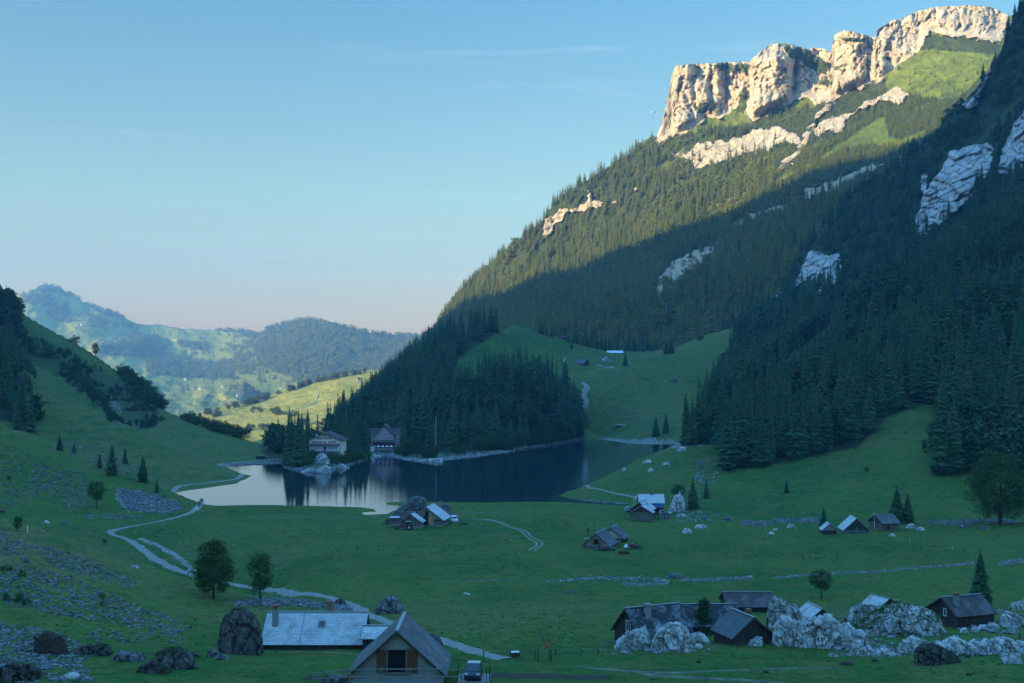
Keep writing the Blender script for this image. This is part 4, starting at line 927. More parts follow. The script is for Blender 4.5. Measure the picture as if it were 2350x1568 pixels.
ROCK_D = rock_mat('dark_mossy_rock', (0.19, 0.18, 0.17), (0.11, 0.105, 0.10), 0.34, (0.030, 0.040, 0.016))
ROCK_T = rock_mat('turfed_limestone', (0.60, 0.60, 0.60), (0.44, 0.44, 0.44), 0.38)
GRAVEL = plain_mat('gravel', (0.235, 0.225, 0.205), .95, var=.35, scl=.8, bmp=.05)
TRACKM = plain_mat('worn_track', (0.13, 0.15, 0.10), .95, var=.7, scl=.6)
SOIL = plain_mat('soil', (0.045, 0.035, 0.026), .95, var=.4, scl=2.0, bmp=.1)
TREAD = plain_mat('rubber', (0.02, 0.02, 0.022), .8)
GLASSD = plain_mat('dark_glass', (0.02, 0.03, 0.04), .08, var=.1, spec=.8)
DARKIN = plain_mat('dark_interior', (0.008, 0.008, 0.010), .9, var=.1)
METALG = plain_mat('grey_metal', (0.28, 0.30, 0.32), .45, .6)
WHITEP = plain_mat('white_paint', (0.72, 0.73, 0.74), .5, var=.08)
REDP = plain_mat('red_paint', (0.36, 0.035, 0.045), .6, var=.15)
ORNG = plain_mat('orange_shutter_paint', (0.36, 0.13, 0.045), .7, var=.2)
BROWNS = plain_mat('brown_shutter_paint', (0.14, 0.055, 0.028), .7, var=.2)
OLDWOOD = plain_mat('grey_old_wood', (0.20, 0.185, 0.165), .9, var=.35, scl=6)
NEWWOOD = plain_mat('fresh_wood', (0.42, 0.25, 0.12), .8, var=.25, scl=6)
DARKWOOD = plain_mat('dark_brown_wood', (0.060, 0.042, 0.032), .9, var=.3, scl=6)
def uv_mat(name, kind_, c1, c2, mortar, bw=.3, bh=.2, ms=.02, stain=(.05, .05, .05), st=.35, rough=.85, offs=.5):
    m, nt, ns, lk, b = newmat(name)
    uv = nt.nodes.new('ShaderNodeUVMap').outputs[0]
    if kind_ == 'plank':
        mp = nt.nodes.new('ShaderNodeMapping'); mp.inputs['Rotation'].default_value = (0, 0, math.pi / 2); lk.new(uv, mp.inputs[0]); uvb = mp.outputs[0]
    else: uvb = uv
    br = nt.nodes.new('ShaderNodeTexBrick'); lk.new(uvb, br.inputs['Vector']); br.inputs['Scale'].default_value = 1.0
    br.inputs['Color1'].default_value = (*c1, 1); br.inputs['Color2'].default_value = (*c2, 1); br.inputs['Mortar'].default_value = (*mortar, 1)
    br.inputs['Brick Width'].default_value = bw; br.inputs['Row Height'].default_value = bh; br.inputs['Mortar Size'].default_value = ms; br.offset = offs
    n = noise(nt, uv, 0.55, 6, .7, .6); n2 = noise(nt, uv, 5.0, 4, .7)
    c = mixc(nt, mathn(nt, 'MULTIPLY', rng(nt, n, .48, .66), st), br.outputs[0], stain)
    c = mixc(nt, .6, c, ramp(nt, n2, [(.3, (.6, .6, .6)), (.7, (1.2, 1.2, 1.2))]), 'MULTIPLY')
    lk.new(c, b.inputs['Base Color']); b.inputs['Roughness'].default_value = rough
    bump(nt, b, mathn(nt, 'ADD', mathn(nt, 'MULTIPLY', br.outputs['Fac'], -1.0), mathn(nt, 'MULTIPLY', n2, .3)), .7, .03)
    return m
TILE_PALE = uv_mat('pale_shingle', 'b', (.60, .61, .61), (.48, .49, .50), (.2, .205, .21), .42, .24, .018, (.17, .17, .17), .55)
TILE_GREY = uv_mat('grey_shingle', 'b', (.17, .165, .17), (.11, .105, .11), (.04, .04, .042), .34, .22, .02, (.27, .26, .27), .5)
TILE_DARK = uv_mat('slate_with_lichen', 'b', (.060, .064, .075), (.038, .042, .052), (.015, .016, .02), .26, .22, .02, (.36, .38, .42), .75)
TILE_BLUE = uv_mat('blue_grey_slate', 'b', (.14, .155, .175), (.10, .115, .13), (.03, .035, .04), .3, .2, .022, (.2, .2, .22), .3)
TILE_BROWN = uv_mat('brown_tile', 'b', (.105, .080, .085), (.075, .058, .062), (.03, .025, .025), .28, .2, .02, (.24, .22, .24), .45)
SHEETMETAL = uv_mat('pale_sheet_roof', 'b', (.52, .53, .54), (.47, .48, .49), (.32, .33, .34), 9., .75, .03, (.33, .35, .37), .3, .5)
WSHINGLE = uv_mat('grey_shingle_wall', 'b', (.38, .37, .335), (.32, .31, .285), (.17, .165, .15), .28, .15, .016, (.14, .14, .13), .35)
WPLANK = uv_mat('weathered_plank_wall', 'plank', (.22, .20, .18), (.14, .13, .12), (.04, .035, .03), 3., .2, .018, (.08, .08, .075), .4)
WDARK = uv_mat('dark_board_wall', 'plank', (.065, .052, .046), (.045, .037, .034), (.012, .01, .01), 3., .2, .02, (.09, .085, .08), .3)
WRED = uv_mat('reddish_board_wall', 'plank', (.13, .065, .060), (.10, .05, .048), (.03, .02, .02), 3., .25, .016, (.07, .05, .05), .3)
WPINK = uv_mat('pink_shingle_wall', 'b', (.52, .40, .41), (.46, .35, .36), (.28, .21, .21), .3, .2, .015, (.24, .2, .2), .3)
WCREAM = plain_mat('cream_render', (.74, .66, .48), .8, var=.08, scl=.6)
WGREY = plain_mat('grey_render', (.25, .255, .25), .85, var=.2, scl=1.0)
WBROWN = uv_mat('brown_board_wall', 'b', (.20, .135, .115), (.16, .11, .095), (.06, .045, .04), 4., .2, .015, (.1, .08, .07), .3)
WSTONE = uv_mat('rubble_stone_wall', 'b', (.22, .22, .22), (.13, .13, .135), (.06, .06, .055), .5, .28, .035, (.05, .06, .04), .4)

# ------------------------------------------------------------------ mesh helpers
def uvmesh(name, V, Fc, mat, parent=None, loc=None, sm=False):
    me = bpy.data.meshes.new(name); me.from_pydata([tuple(v) for v in V], [], [tuple(f) for f in Fc]); me.update()
    uvl = me.uv_layers.new(name='UVMap'); up = Vector((0, 0, 1))
    for p in me.polygons:
        n = p.normal; t = up.cross(n)
        t = Vector((1, 0, 0)) if t.length < 1e-3 else t.normalized()
        b = n.cross(t)
        for li in p.loop_indices:
            v = me.vertices[me.loops[li].vertex_index].co; uvl.data[li].uv = (v.dot(t), v.dot(b))
        p.use_smooth = sm
    me.materials.append(mat)
    o = bpy.data.objects.new(name, me); COL.objects.link(o)
    if parent is not None: o.parent = parent
    if loc is not None: o.location = loc
    return o
def boxgeo(cx, cy, cz, sx, sy, sz, rz=0.0, bev=0.0):
    c, s = math.cos(rz), math.sin(rz); V = []
    for z in (-1, 1):
        for (x, y) in ((-1, -1), (1, -1), (1, 1), (-1, 1)):
            k = 1 - (bev if z > 0 else 0); X, Y = x * sx / 2 * k, y * sy / 2 * k
            V.append((cx + X * c - Y * s, cy + X * s + Y * c, cz + z * sz / 2))
    return V, [(3, 2, 1, 0), (4, 5, 6, 7), (0, 1, 5, 4), (1, 2, 6, 5), (2, 3, 7, 6), (3, 0, 4, 7)]
def tubegeo(a, b, r, n=6):
    a, b = Vector(a), Vector(b); d = (b - a).normalized(); t = d.orthogonal().normalized(); u = d.cross(t)
    V = [tuple(p + t * r * math.cos(6.2832 * i / n) + u * r * math.sin(6.2832 * i / n)) for p in (a, b) for i in range(n)]
    return V, [(i, (i + 1) % n, n + (i + 1) % n, n + i) for i in range(n)] + [tuple(range(n))[::-1], tuple(range(n, 2 * n))]
def part(name, parent, geos, mat, sm=False):
    g = join_geo(*geos) if isinstance(geos, list) else geos
    return uvmesh(name, g[0], g[1], mat, parent, sm=sm)
def thing(name, loc, rz=0.0, label=None, cat=None, group=None):
    o = bpy.data.objects.new(name, None); o.empty_display_size = .5; COL.objects.link(o); o.location = loc; o.rotation_euler = (0, 0, rz)
    return tag(o, label, cat, group)

# ------------------------------------------------------------------ paths, tracks
def strip(name, pix, width, mat, label, lift=.10, jit=.32, step=1.4, seed=1):
    pts = [hit(*p) for p in pix]
    c = [pts[0]]
    for a, b in zip(pts[:-1], pts[1:]):
        n = max(1, int((b - a).length / step))
        for i in range(1, n + 1): c.append(a.lerp(b, i / n))
    A = np.array([(p.x, p.y) for p in c])
    for _ in range(6): A[1:-1] = (A[:-2] + 2 * A[1:-1] + A[2:]) / 4
    V = []; Fc = []; K = 5; rs = random.Random(seed)
    for i in range(len(A)):
        t = A[min(i + 1, len(A) - 1)] - A[max(i - 1, 0)]; t = t / (np.linalg.norm(t) + 1e-9); nrm = np.array((-t[1], t[0]))
        e0, e1 = rs.uniform(1 - jit, 1 + jit), rs.uniform(1 - jit, 1 + jit)
        for k in range(K):
            s = (k / (K - 1) - .5) * width * (e0 if k == 0 else e1 if k == K - 1 else 1)
            q = A[i] + nrm * s; V.append((q[0], q[1], drop(q[0], q[1]) + lift - (.12 if k in (0, K - 1) else 0)))
    for i in range(len(A) - 1):
        for k in range(K - 1):
            b = i * K + k; Fc.append((b, b + 1, b + K + 1, b + K))
    o = uvmesh(name, V, Fc, mat); return tag(o, label, kind='structure')
strip('path', [(462, 1153), (458, 1163), (440, 1176), (400, 1189), (340, 1202), (285, 1211), (250, 1219), (258, 1228), (295, 1239), (325, 1258), (350, 1281), (382, 1300), (420, 1316), (470, 1330), (560, 1342), (640, 1351), (700, 1363), (770, 1377), (815, 1388), (832, 1404), (870, 1419), (930, 1444), (1010, 1470), (1060, 1486), (1110, 1501), (1165, 1513)], 2.2, GRAVEL, 'winding pale gravel path through the meadow')
strip('path', [(558, 1089), (546, 1099), (520, 1103), (470, 1109), (410, 1115), (372, 1119)], 2.4, GRAVEL, 'pale lakeside path below the grassy spur')
strip('path', [(492, 1067), (560, 1060), (640, 1054)], 2.8, GRAVEL, 'pale path at the far left end of the lake')
strip('path', [(1386, 1089), (1371, 1096), (1355, 1105), (1337, 1115), (1354, 1121), (1404, 1131), (1450, 1139), (1490, 1152)], 1.3, GRAVEL, 'narrow path over the green spur')
strip('path', [(1335, 878), (1350, 886), (1338, 903), (1346, 925), (1313, 934), (1302, 946), (1305, 954)], 4.2, GRAVEL, 'pale track winding up to the high pasture', lift=.3)
strip('path', [(1369, 838), (1396, 844), (1408, 846)], 2.2, GRAVEL, 'short pale track by the grey huts', lift=.3)
for i, ln in enumerate(([(1083, 1191), (1105, 1192), (1134, 1196), (1152, 1202), (1166, 1211), (1196, 1218), (1204, 1228), (1216, 1238), (1235, 1246), (1232, 1254), (1213, 1263)], [(1110, 1191), (1138, 1195), (1157, 1200), (1172, 1210), (1210, 1219), (1216, 1231), (1239, 1241), (1248, 1248), (1226, 1264)])):
    strip('track', ln, .55, GRAVEL, 'worn wheel rut curving through the middle of the meadow', lift=.09, seed=i)
strip('path', [(560, 1187), (650, 1187), (760, 1188), (900, 1185)], .8, TRACKM, 'thin footpath along the near lake shore')
strip('path', [(1028, 1180), (1090, 1177), (1160, 1175)], .8, TRACKM, 'thin footpath right of the lakeside farm')
strip('path', [(1321, 1530), (1370, 1533), (1406, 1540), (1471, 1546), (1530, 1546), (1617, 1543), (1700, 1539), (1779, 1536), (1839, 1534), (1920, 1535)], .8, TRACKM, 'pale farm track across the lower right grass', lift=.07)
strip('path', [(1471, 1547), (1515, 1552), (1617, 1558), (1700, 1562), (1800, 1567)], 1.0, TRACKM, 'second pale farm track at the bottom edge', lift=.08)
strip('ground', [(1128, 1550), (1180, 1548), (1260, 1552), (1400, 1556)], 2.6, SOIL, 'bare trodden soil behind the small car', lift=.06)
strip('ground', [(700, 1556), (760, 1556), (800, 1560)], 2.4, SOIL, 'bare muddy yard beside the front barn', lift=.06)
strip('stream_bed', [(322, 1236), (345, 1246), (372, 1257), (388, 1266), (405, 1278), (428, 1296), (442, 1312)], 1.9, GRAVEL, 'dry pale stony stream bed beside the path', jit=.5)

# ------------------------------------------------------------------ stones
def outcrop(prof, base, label, mat=ROCK_W, depth=None, seed=1, rough=.10, name='boulder', cat='boulder', group=None, karst=.0, sink=.25, d=None, surf=None):
    pxs = [p[0] for p in prof]; pc = (min(pxs) + max(pxs)) / 2
    if d is None: h0 = hit(pc, base)
    else: h0 = P(pc, base, d)
    mpp = h0.y / F; W = (max(pxs) - min(pxs)) * mpp; H = max(base - p[1] for p in prof) * mpp
    D = depth * W if depth else max(.45 * W, .5 * H)
    nu = int(min(130, max(16, (max(pxs) - min(pxs)) * 1.5))); nv = int(max(12, nu * .6))
    x = np.interp(np.linspace(0, 1, nu), np.linspace(0, 1, len(prof)), pxs) if False else np.linspace(min(pxs), max(pxs), nu)
    hz_ = np.interp(x, pxs, [max(0.0, base - p[1]) for p in prof]) * mpp
    u = np.linspace(-1, 1, nu); edge = np.sqrt(np.clip(1 - u ** 4, 0, 1)); hz_ = hz_ * (0.6 + 0.4 * np.clip(edge * 1.6, 0, 1))
    v = np.linspace(0, math.pi, nv)
    X = np.repeat(((x - pc) * mpp)[None], nv, 0); hs = np.sin(v)[:, None] ** .5
    Y = -(D / 2) * np.cos(v)[:, None] * (0.6 + 0.4 * edge[None]); Z = hz_[None] * hs
    Y = Y + 0 * X
    k = max(W, H); sx = 3.2 / k
    n1 = fbm(X * sx, Y * sx, Z * sx, seed=seed, oct=5, gain=.55, ridged=True); n2 = fbm(X * sx * 2.3 + 9, Y * sx * 2.3, Z * sx * 1.2, seed=seed + 7, oct=4, gain=.6)
    g = fbm(X * sx * 5 + 2 * n2, Y * sx * 5, Z * sx * 3.2 + X * sx * 1.5, seed=seed + 13, oct=3, ridged=True) * karst
    amp = rough * k * .24
    nx = X / (W / 2 + 1e-6) * .6; ny = -np.cos(v)[:, None] + 0 * X; nz = np.sin(v)[:, None] + 0 * X
    l = np.sqrt(nx ** 2 + ny ** 2 + nz ** 2) + 1e-6; dsp = amp * (n1 * .8 + n2 * .6 - g * 1.3)
    X = X + nx / l * dsp + .3 * amp * n2; Y = Y + ny / l * dsp; Z = Z + nz / l * dsp * .8 * np.sin(v)[:, None]
    cs_ = k / (4.0 if karst < .4 else 6.5)
    ux, uy, uz = (X + .45 * Z) / cs_, Y / cs_, (Z - .35 * X) / (cs_ * 1.5)
    cv, cb = cells(ux + .35 * n2, uy, uz + .35 * n1, seed); cv2, cb2 = cells(ux * 2.6, uy * 2.6, uz * 2.6, seed + 5)
    bd_ = (k * (.045 + .075 * karst)) * (cv * .8) + k * .012 * cv2 - k * (.05 * karst + .015) * np.clip(1 - cb / .16, 0, 1) - k * .018 * np.clip(1 - cb2 / .14, 0, 1)
    bd_ = bd_ * .62
    X = X + nx / l * bd_; Y = Y + ny / l * bd_; Z = Z + nz / l * bd_ * np.clip(np.sin(v)[:, None] * 1.5, 0, 1)
    Z = Z - sink * np.where(np.sin(v)[:, None] < .35, 1 - np.sin(v)[:, None] / .35, 0) * max(.4, .25 * H)
    Vv = np.stack([X, Y, Z], 2); idx = np.arange(nv * nu).reshape(nv, nu)
    Fc = [(int(idx[j, i]), int(idx[j, i + 1]), int(idx[j + 1, i + 1]), int(idx[j + 1, i])) for j in range(nv - 1) for i in range(nu - 1)]
    me = bpy.data.meshes.new(name); me.from_pydata([tuple(p) for p in Vv.reshape(-1, 3)], [], Fc); me.materials.append(mat); me.update()
    o = bpy.data.objects.new(name, me); COL.objects.link(o); o.location = h0 + Vector((0, D * .42, -.05))
    return tag(o, label, cat, group)
OUT = [
 ([(1409, 1487), (1427, 1467), (1442, 1455), (1459, 1445), (1480, 1444), (1491, 1461), (1494, 1480)], 1490, 'pale furrowed rock in front of the dark gable with the white window', ROCK_W, 1.0, .8),
 ([(1497, 1491), (1503, 1467), (1515, 1449), (1535, 1430), (1559, 1435), (1576, 1444), (1587, 1463), (1588, 1486)], 1497, 'tall rounded white rock covering the corner of the slate roofed house', ROCK_W, .8, .9),
 ([(1586, 1468), (1590, 1455), (1605, 1452), (1620, 1458), (1629, 1472)], 1478, 'flat pale rock at the foot of the pointed evergreen', ROCK_W, .6, .5),
 ([(1595, 1484), (1600, 1478), (1609, 1478), (1615, 1486)], 1488, 'small pale stone in the grass below the pointed evergreen', ROCK_W, 1, .2),
 ([(1717, 1480), (1726, 1470), (1738, 1462), (1750, 1462), (1753, 1480)], 1483, 'pale jagged rock by the dark round bush', ROCK_W, .7, .8),
 ([(1764, 1400), (1772, 1380), (1781, 1371), (1795, 1376), (1828, 1388), (1840, 1402), (1842, 1425)], 1442, 'turf topped pale crag rising at the end of the long brown roof', ROCK_T, .9, .6),
 ([(1779, 1472), (1784, 1440), (1795, 1420), (1806, 1415), (1822, 1424), (1838, 1428), (1850, 1440), (1852, 1476)], 1484, 'left half of the great white rock mass, split by a mossy groove', ROCK_W, .8, .9),
 ([(1836, 1480), (1842, 1440), (1855, 1422), (1880, 1415), (1915, 1421), (1935, 1437), (1944, 1462), (1950, 1482)], 1488, 'right half of the great white rock mass streaked with moss', ROCK_W, .7, .9),
 ([(1934, 1452), (1938, 1430), (1950, 1429), (1962, 1443), (1964, 1462)], 1468, 'upright pale block leaning on the great white rock mass', ROCK_W, .9, .6),
 ([(1960, 1464), (1966, 1446), (1978, 1444), (1992, 1452), (1999, 1480)], 1482, 'rounded pale block at the right end of the white rock mass', ROCK_W, .8, .6),
 ([(1950, 1478), (1960, 1468), (1975, 1470), (1982, 1484)], 1488, 'low cracked white block in front of the rounded pale block', ROCK_W, .8, .5),
 ([(1975, 1454), (1985, 1438), (2000, 1428), (2029, 1411), (2067, 1393), (2087, 1396), (2120, 1395), (2143, 1402), (2169, 1414), (2175, 1440)], 1460, 'broad grey faced slab with turf along its top', ROCK_T, .35, .35),
 ([(2120, 1452), (2130, 1440), (2150, 1437), (2172, 1448)], 1458, 'broken white blocks at the foot of the broad slab', ROCK_W, .6, .6),
 ([(1950, 1424), (1965, 1402), (1979, 1390), (2000, 1392), (2023, 1396), (2052, 1390), (2060, 1410)], 1432, 'low turf covered ledge behind the broad slab', ROCK_T, .5, .5),
 ([(2205, 1450), (2209, 1441), (2218, 1440), (2224, 1450)], 1453, 'first of the white boulders below the brown roofed house', ROCK_W, .8, .4),
 ([(2230, 1448), (2235, 1439), (2243, 1438), (2247, 1447)], 1449, 'second small white boulder below the brown roofed house', ROCK_W, .8, .3),
 ([(2246, 1446), (2251, 1434), (2262, 1433), (2268, 1442)], 1446, 'round white boulder, the highest of the row under the brown roofed house', ROCK_W, .8, .3),
 ([(2266, 1440), (2274, 1429), (2286, 1431), (2296, 1440)], 1441, 'long low white boulder in the row under the brown roofed house', ROCK_W, .6, .3),
 ([(2209, 1434), (2213, 1422), (2222, 1428), (2230, 1438)], 1437, 'tilted splinter of rock at the corner of the brown roofed house', ROCK_W, .6, .4),
 ([(2298, 1436), (2306, 1414), (2324, 1407), (2345, 1416), (2370, 1426)], 1438, 'large white rock at the right edge below the fence', ROCK_W, .6, .7),
 ([(2325, 1396), (2334, 1383), (2356, 1379), (2380, 1390)], 1400, 'white rock highest at the right edge of the picture', ROCK_W, .5, .6),
 ([(2286, 1404), (2298, 1396), (2312, 1398), (2320, 1405)], 1407, 'flat white rock right of the tall fir', ROCK_W, .5, .5),
 ([(2064, 1492), (2073, 1475), (2086, 1467), (2102, 1460), (2115, 1468), (2122, 1488)], 1498, 'white rock with a grassy cap beside the dark tilted slab', ROCK_W, .7, .8),
 ([(2130, 1484), (2150, 1474), (2170, 1478), (2194, 1494)], 1497, 'low white rock behind the dark tilted slab', ROCK_W, .5, .8),
 ([(2173, 1482), (2181, 1464), (2204, 1463), (2218, 1472), (2233, 1478), (2256, 1476), (2274, 1472), (2292, 1496)], 1502, 'long broken white ledge right of the dark tilted slab', ROCK_W, .4, .7),
 ([(2231, 1478), (2236, 1466), (2252, 1465), (2259, 1478)], 1480, 'grey rounded boulder on top of the broken ledge', ROCK_G, .7, .3),
 ([(2276, 1480), (2290, 1470), (2312, 1466), (2335, 1472), (2370, 1482)], 1502, 'white rubble ledge running out of the right edge', ROCK_W, .4, .8),
 ([(2107, 1519), (2111, 1495), (2122, 1481), (2136, 1478), (2160, 1482), (2190, 1501), (2212, 1522)], 1526, 'big dark layered slab tilted to the right in the grass', ROCK_D, .5, .6),
 ([(2304, 1518), (2308, 1501), (2325, 1499), (2344, 1500), (2348, 1520)], 1524, 'squarish pale block alone at the lower right edge', ROCK_W, .7, .5),
 ([(1969, 1500), (1978, 1488), (1995, 1484), (2010, 1494), (2017, 1505)], 1507, 'white rock with brown grass cap left in the front row', ROCK_W, .7, .7),
 ([(2012, 1506), (2022, 1494), (2040, 1491), (2052, 1499), (2072, 1503)], 1507, 'low white rocks right in the front row', ROCK_W, .6, .8),
 ([(1932, 1504), (1942, 1495), (1955, 1491), (1963, 1502)], 1506, 'small brown topped rock left of the front row', ROCK_T, .7, .6),
 ([(1901, 1506), (1907, 1499), (1917, 1498), (1924, 1506)], 1508, 'small pale boulder farthest left of the front row', ROCK_W, .8, .4),
 ([(499, 1490), (499, 1450), (507, 1424), (518, 1408), (535, 1398), (556, 1397), (573, 1412), (586, 1432), (594, 1455), (596, 1492)], 1502, 'huge dark mossy boulder left of the pale roofed house', ROCK_D, .8, .35),
 ([(470, 1505), (480, 1492), (495, 1490), (502, 1505)], 1508, 'grey stone at the left foot of the huge dark boulder', ROCK_G, .8, .4),
 ([(488, 1512), (500, 1502), (516, 1503), (524, 1512)], 1514, 'flat stone in front of the huge dark boulder', ROCK_G, .7, .3),
 ([(862, 1400), (866, 1384), (880, 1373), (897, 1370), (912, 1378), (921, 1390), (926, 1403)], 1409, 'large smooth grey boulder standing beside the gravel path', ROCK_G, .8, .25),
 ([(972, 1474), (978, 1459), (990, 1454), (1005, 1461), (1015, 1478)], 1484, 'dark mossy boulder behind the right roof edge of the front barn', ROCK_D, .8, .3),
 ([(764, 1386), (770, 1377), (782, 1373), (793, 1384)], 1388, 'turf covered mound beside the bend of the path', ROCK_D, .8, .3),
 ([(738, 1566), (746, 1552), (760, 1547), (778, 1550), (795, 1564)], 1574, 'grey rough rock under the fence of the front barn', ROCK_G, .6, .4),
 ([(342, 1524), (352, 1503), (372, 1491), (400, 1487), (425, 1494), (440, 1518)], 1534, 'big grey layered boulder in the lower left grass', ROCK_D, .7, .3),
 ([(312, 1540), (325, 1524), (350, 1519), (372, 1525), (386, 1541)], 1546, 'lower dark boulder left of the big layered boulder', ROCK_D, .6, .5),
 ([(398, 1532), (415, 1521), (436, 1520), (454, 1532)], 1537, 'dark low boulder right of the big layered boulder', ROCK_D, .6, .5),
 ([(258, 1508), (270, 1496), (300, 1497), (322, 1502), (328, 1516)], 1519, 'long flat brown grey slab lying in the lower left grass', ROCK_G, .4, .25),
 ([(431, 1506), (437, 1497), (449, 1496), (456, 1506)], 1509, 'single dark round stone above the big layered boulder', ROCK_D, .9, .3),
 ([(160, 1500), (175, 1487), (210, 1482), (243, 1484), (252, 1500)], 1504, 'dark rocky bank right of the uprooted tree stump', ROCK_D, .4, .6),
 ([(132, 1556), (145, 1547), (165, 1545), (180, 1552)], 1558, 'flat pale stone near the lower left corner', ROCK_W, .5, .3),
 ([(163, 1562), (180, 1553), (200, 1554), (207, 1562)], 1564, 'flat grey stone beside the flat pale stone', ROCK_G, .5, .3),
 ([(-20, 1545), (10, 1525), (50, 1530), (80, 1540), (86, 1560)], 1566, 'dark rugged rock heap in the lower left corner', ROCK_D, .5, .9),
 ([(898, 1184), (912, 1170), (930, 1156), (945, 1146), (963, 1141), (974, 1146), (980, 1168)], 1184, 'pointed mossy grey rock sheltering the lakeside farm', ROCK_G, .6, .5),
 ([(1512, 1189), (1515, 1177), (1520, 1175), (1533, 1175), (1537, 1189)], 1192, 'square grey boulder in front of the parked cars', ROCK_G, .8, .2),
 ([(1538, 1170), (1544, 1148), (1553, 1136), (1561, 1130), (1568, 1139), (1573, 1162)], 1174, 'steep white pointed rock between the farm and the firs', ROCK_W, .7, .8),
 ([(1457, 1147), (1459, 1137), (1465, 1137), (1468, 1147)], 1148, 'white block beside the flagpole farm', ROCK_W, .8, .3),
 ([(1553, 1184), (1560, 1178), (1570, 1179), (1577, 1184)], 1186, 'low white rock right of the square grey boulder', ROCK_W, .6, .5),
 ([(1566, 1222), (1572, 1213), (1583, 1213), (1590, 1221)], 1224, 'pale rock group in the meadow below the farm', ROCK_W, .6, .6),
 ([(1594, 1211), (1603, 1204), (1615, 1204), (1624, 1211)], 1213, 'wider pale rock group in the meadow below the farm', ROCK_W, .5, .6),
 ([(1762, 1225), (1767, 1220), (1775, 1220), (1779, 1225)], 1227, 'oval pale boulder in the meadow left of the dark huts', ROCK_W, .7, .3),
 ([(1774, 1216), (1777, 1212), (1782, 1212), (1785, 1216)], 1217, 'small pale boulder just above the oval one', ROCK_W, .7, .3),
 ([(2041, 1230), (2046, 1224), (2052, 1225), (2057, 1230)], 1231, 'white stone in the grass in front of the brown hut', ROCK_W, .7, .4),
 ([(2104, 1217), (2110, 1210), (2118, 1210), (2125, 1217)], 1218, 'white rock right of the fence of the brown hut', ROCK_W, .6, .5),
 ([(2080, 1211), (2086, 1204), (2095, 1202), (2103, 1211)], 1213, 'white rock at the end of the fence of the brown hut', ROCK_W, .6, .5),
 ([(2205, 1209), (2214, 1204), (2226, 1204), (2232, 1209)], 1211, 'long low rock below the wide spreading tree', ROCK_G, .5, .4),
 ([(2247, 1213), (2254, 1207), (2266, 1208), (2273, 1213)], 1215, 'low rock right of the foot of the spreading tree', ROCK_G, .5, .4),
 ([(1806, 1210), (1812, 1203), (1820, 1203), (1826, 1210)], 1211, 'pale rock just below the rubble row', ROCK_W, .6, .5),
 ([(1529, 1325), (1536, 1318), (1549, 1315), (1562, 1317), (1570, 1325)], 1327, 'smooth whale backed boulder beside the stone row', ROCK_G, .6, .15),
 ([(1716, 1325), (1720, 1320), (1726, 1319), (1730, 1325)], 1326, 'white stone at the right end of the middle stone row', ROCK_W, .7, .4),
 ([(1658, 1196), (1665, 1188), (1675, 1187), (1682, 1195)], 1197, 'dark rock at the foot of the rocky slope', ROCK_G, .6, .5),
 ([(1608, 1193), (1614, 1186), (1621, 1186), (1626, 1193)], 1194, 'grey rock left of the dark rock at the slope foot', ROCK_G, .6, .5),
 ([(1538, 876), (1542, 866), (1550, 864), (1557, 875)], 877, 'single grey boulder high on the open pasture', ROCK_G, .7, .4),
 ([(1555, 1035), (1562, 1026), (1572, 1025), (1576, 1033)], 1036, 'white boulder on the crest of the green spur', ROCK_W, .7, .4),
 ([(1475, 1062), (1483, 1056), (1493, 1055), (1497, 1060)], 1063, 'low white boulder on the spur above the lake', ROCK_W, .6, .3),
 ([(1517, 1067), (1524, 1060), (1534, 1059), (1539, 1066)], 1068, 'paired white boulders on the spur', ROCK_W, .6, .6),
 ([(1427, 1080), (1430, 1073), (1435, 1073), (1438, 1080)], 1081, 'round white boulder lowest on the spur crest', ROCK_W, .8, .2),
 ([(1486, 1082), (1490, 1075), (1497, 1075), (1500, 1081)], 1083, 'round white boulder below the spur crest', ROCK_W, .8, .3),
 ([(1292, 833), (1295, 820), (1300, 818), (1302, 832)], 834, 'pale upright rock at the edge of the wooded knoll', ROCK_W, .8, .4),
 ([(42, 1286), (49, 1278), (60, 1278), (64, 1286)], 1289, 'rounded grey boulder high on the stony foreground slope', ROCK_G, .8, .3),
 ([(296, 1303), (302, 1296), (312, 1296), (318, 1302)], 1304, 'white boulder at the edge of the foreground slope', ROCK_W, .7, .3),
 ([(97, 1200), (103, 1194), (110, 1196), (113, 1200)], 1201, 'small white boulder below the scree slope', ROCK_W, .7, .3),
 ([(137, 1203), (143, 1196), (150, 1197), (154, 1203)], 1204, 'grey boulder below the scree slope', ROCK_G, .7, .3),
 ([(1062, 1364), (1066, 1360), (1074, 1361), (1079, 1364)], 1365, 'flat white slab lying alone in the middle meadow', ROCK_W, .4, .2),
]
for i, (pr, bs, lb, mt_, ro, ka) in enumerate(OUT):
    outcrop(pr, bs, lb, mt_, seed=i * 3 + 1, rough=.08 + .10 * ro * (.5 if mt_ is ROCK_G else 1), karst=ka)
# molehills and turned earth
for i, (x, y, w) in enumerate(((2009, 1518, 18), (1947, 1526, 34), (1759, 1544, 14), (2225, 1550, 16), (2223, 1509, 14), (1604, 1521, 14))):
    outcrop([(x - w / 2, y), (x - w / 5, y - 6), (x + w / 5, y - 5), (x + w / 2, y)], y + 1,
            ('dark heap of earth in the grass left of the tilted slab', 'long dark log of earth in the lower right grass', 'small dark molehill beside the farm track', 'small dark molehill lowest at the right', 'small dark molehill near the squarish block', 'dark clod of earth below the pointed evergreen')[i], SOIL, .6, 90 + i, .2, 'earth_mound', 'earth mound')
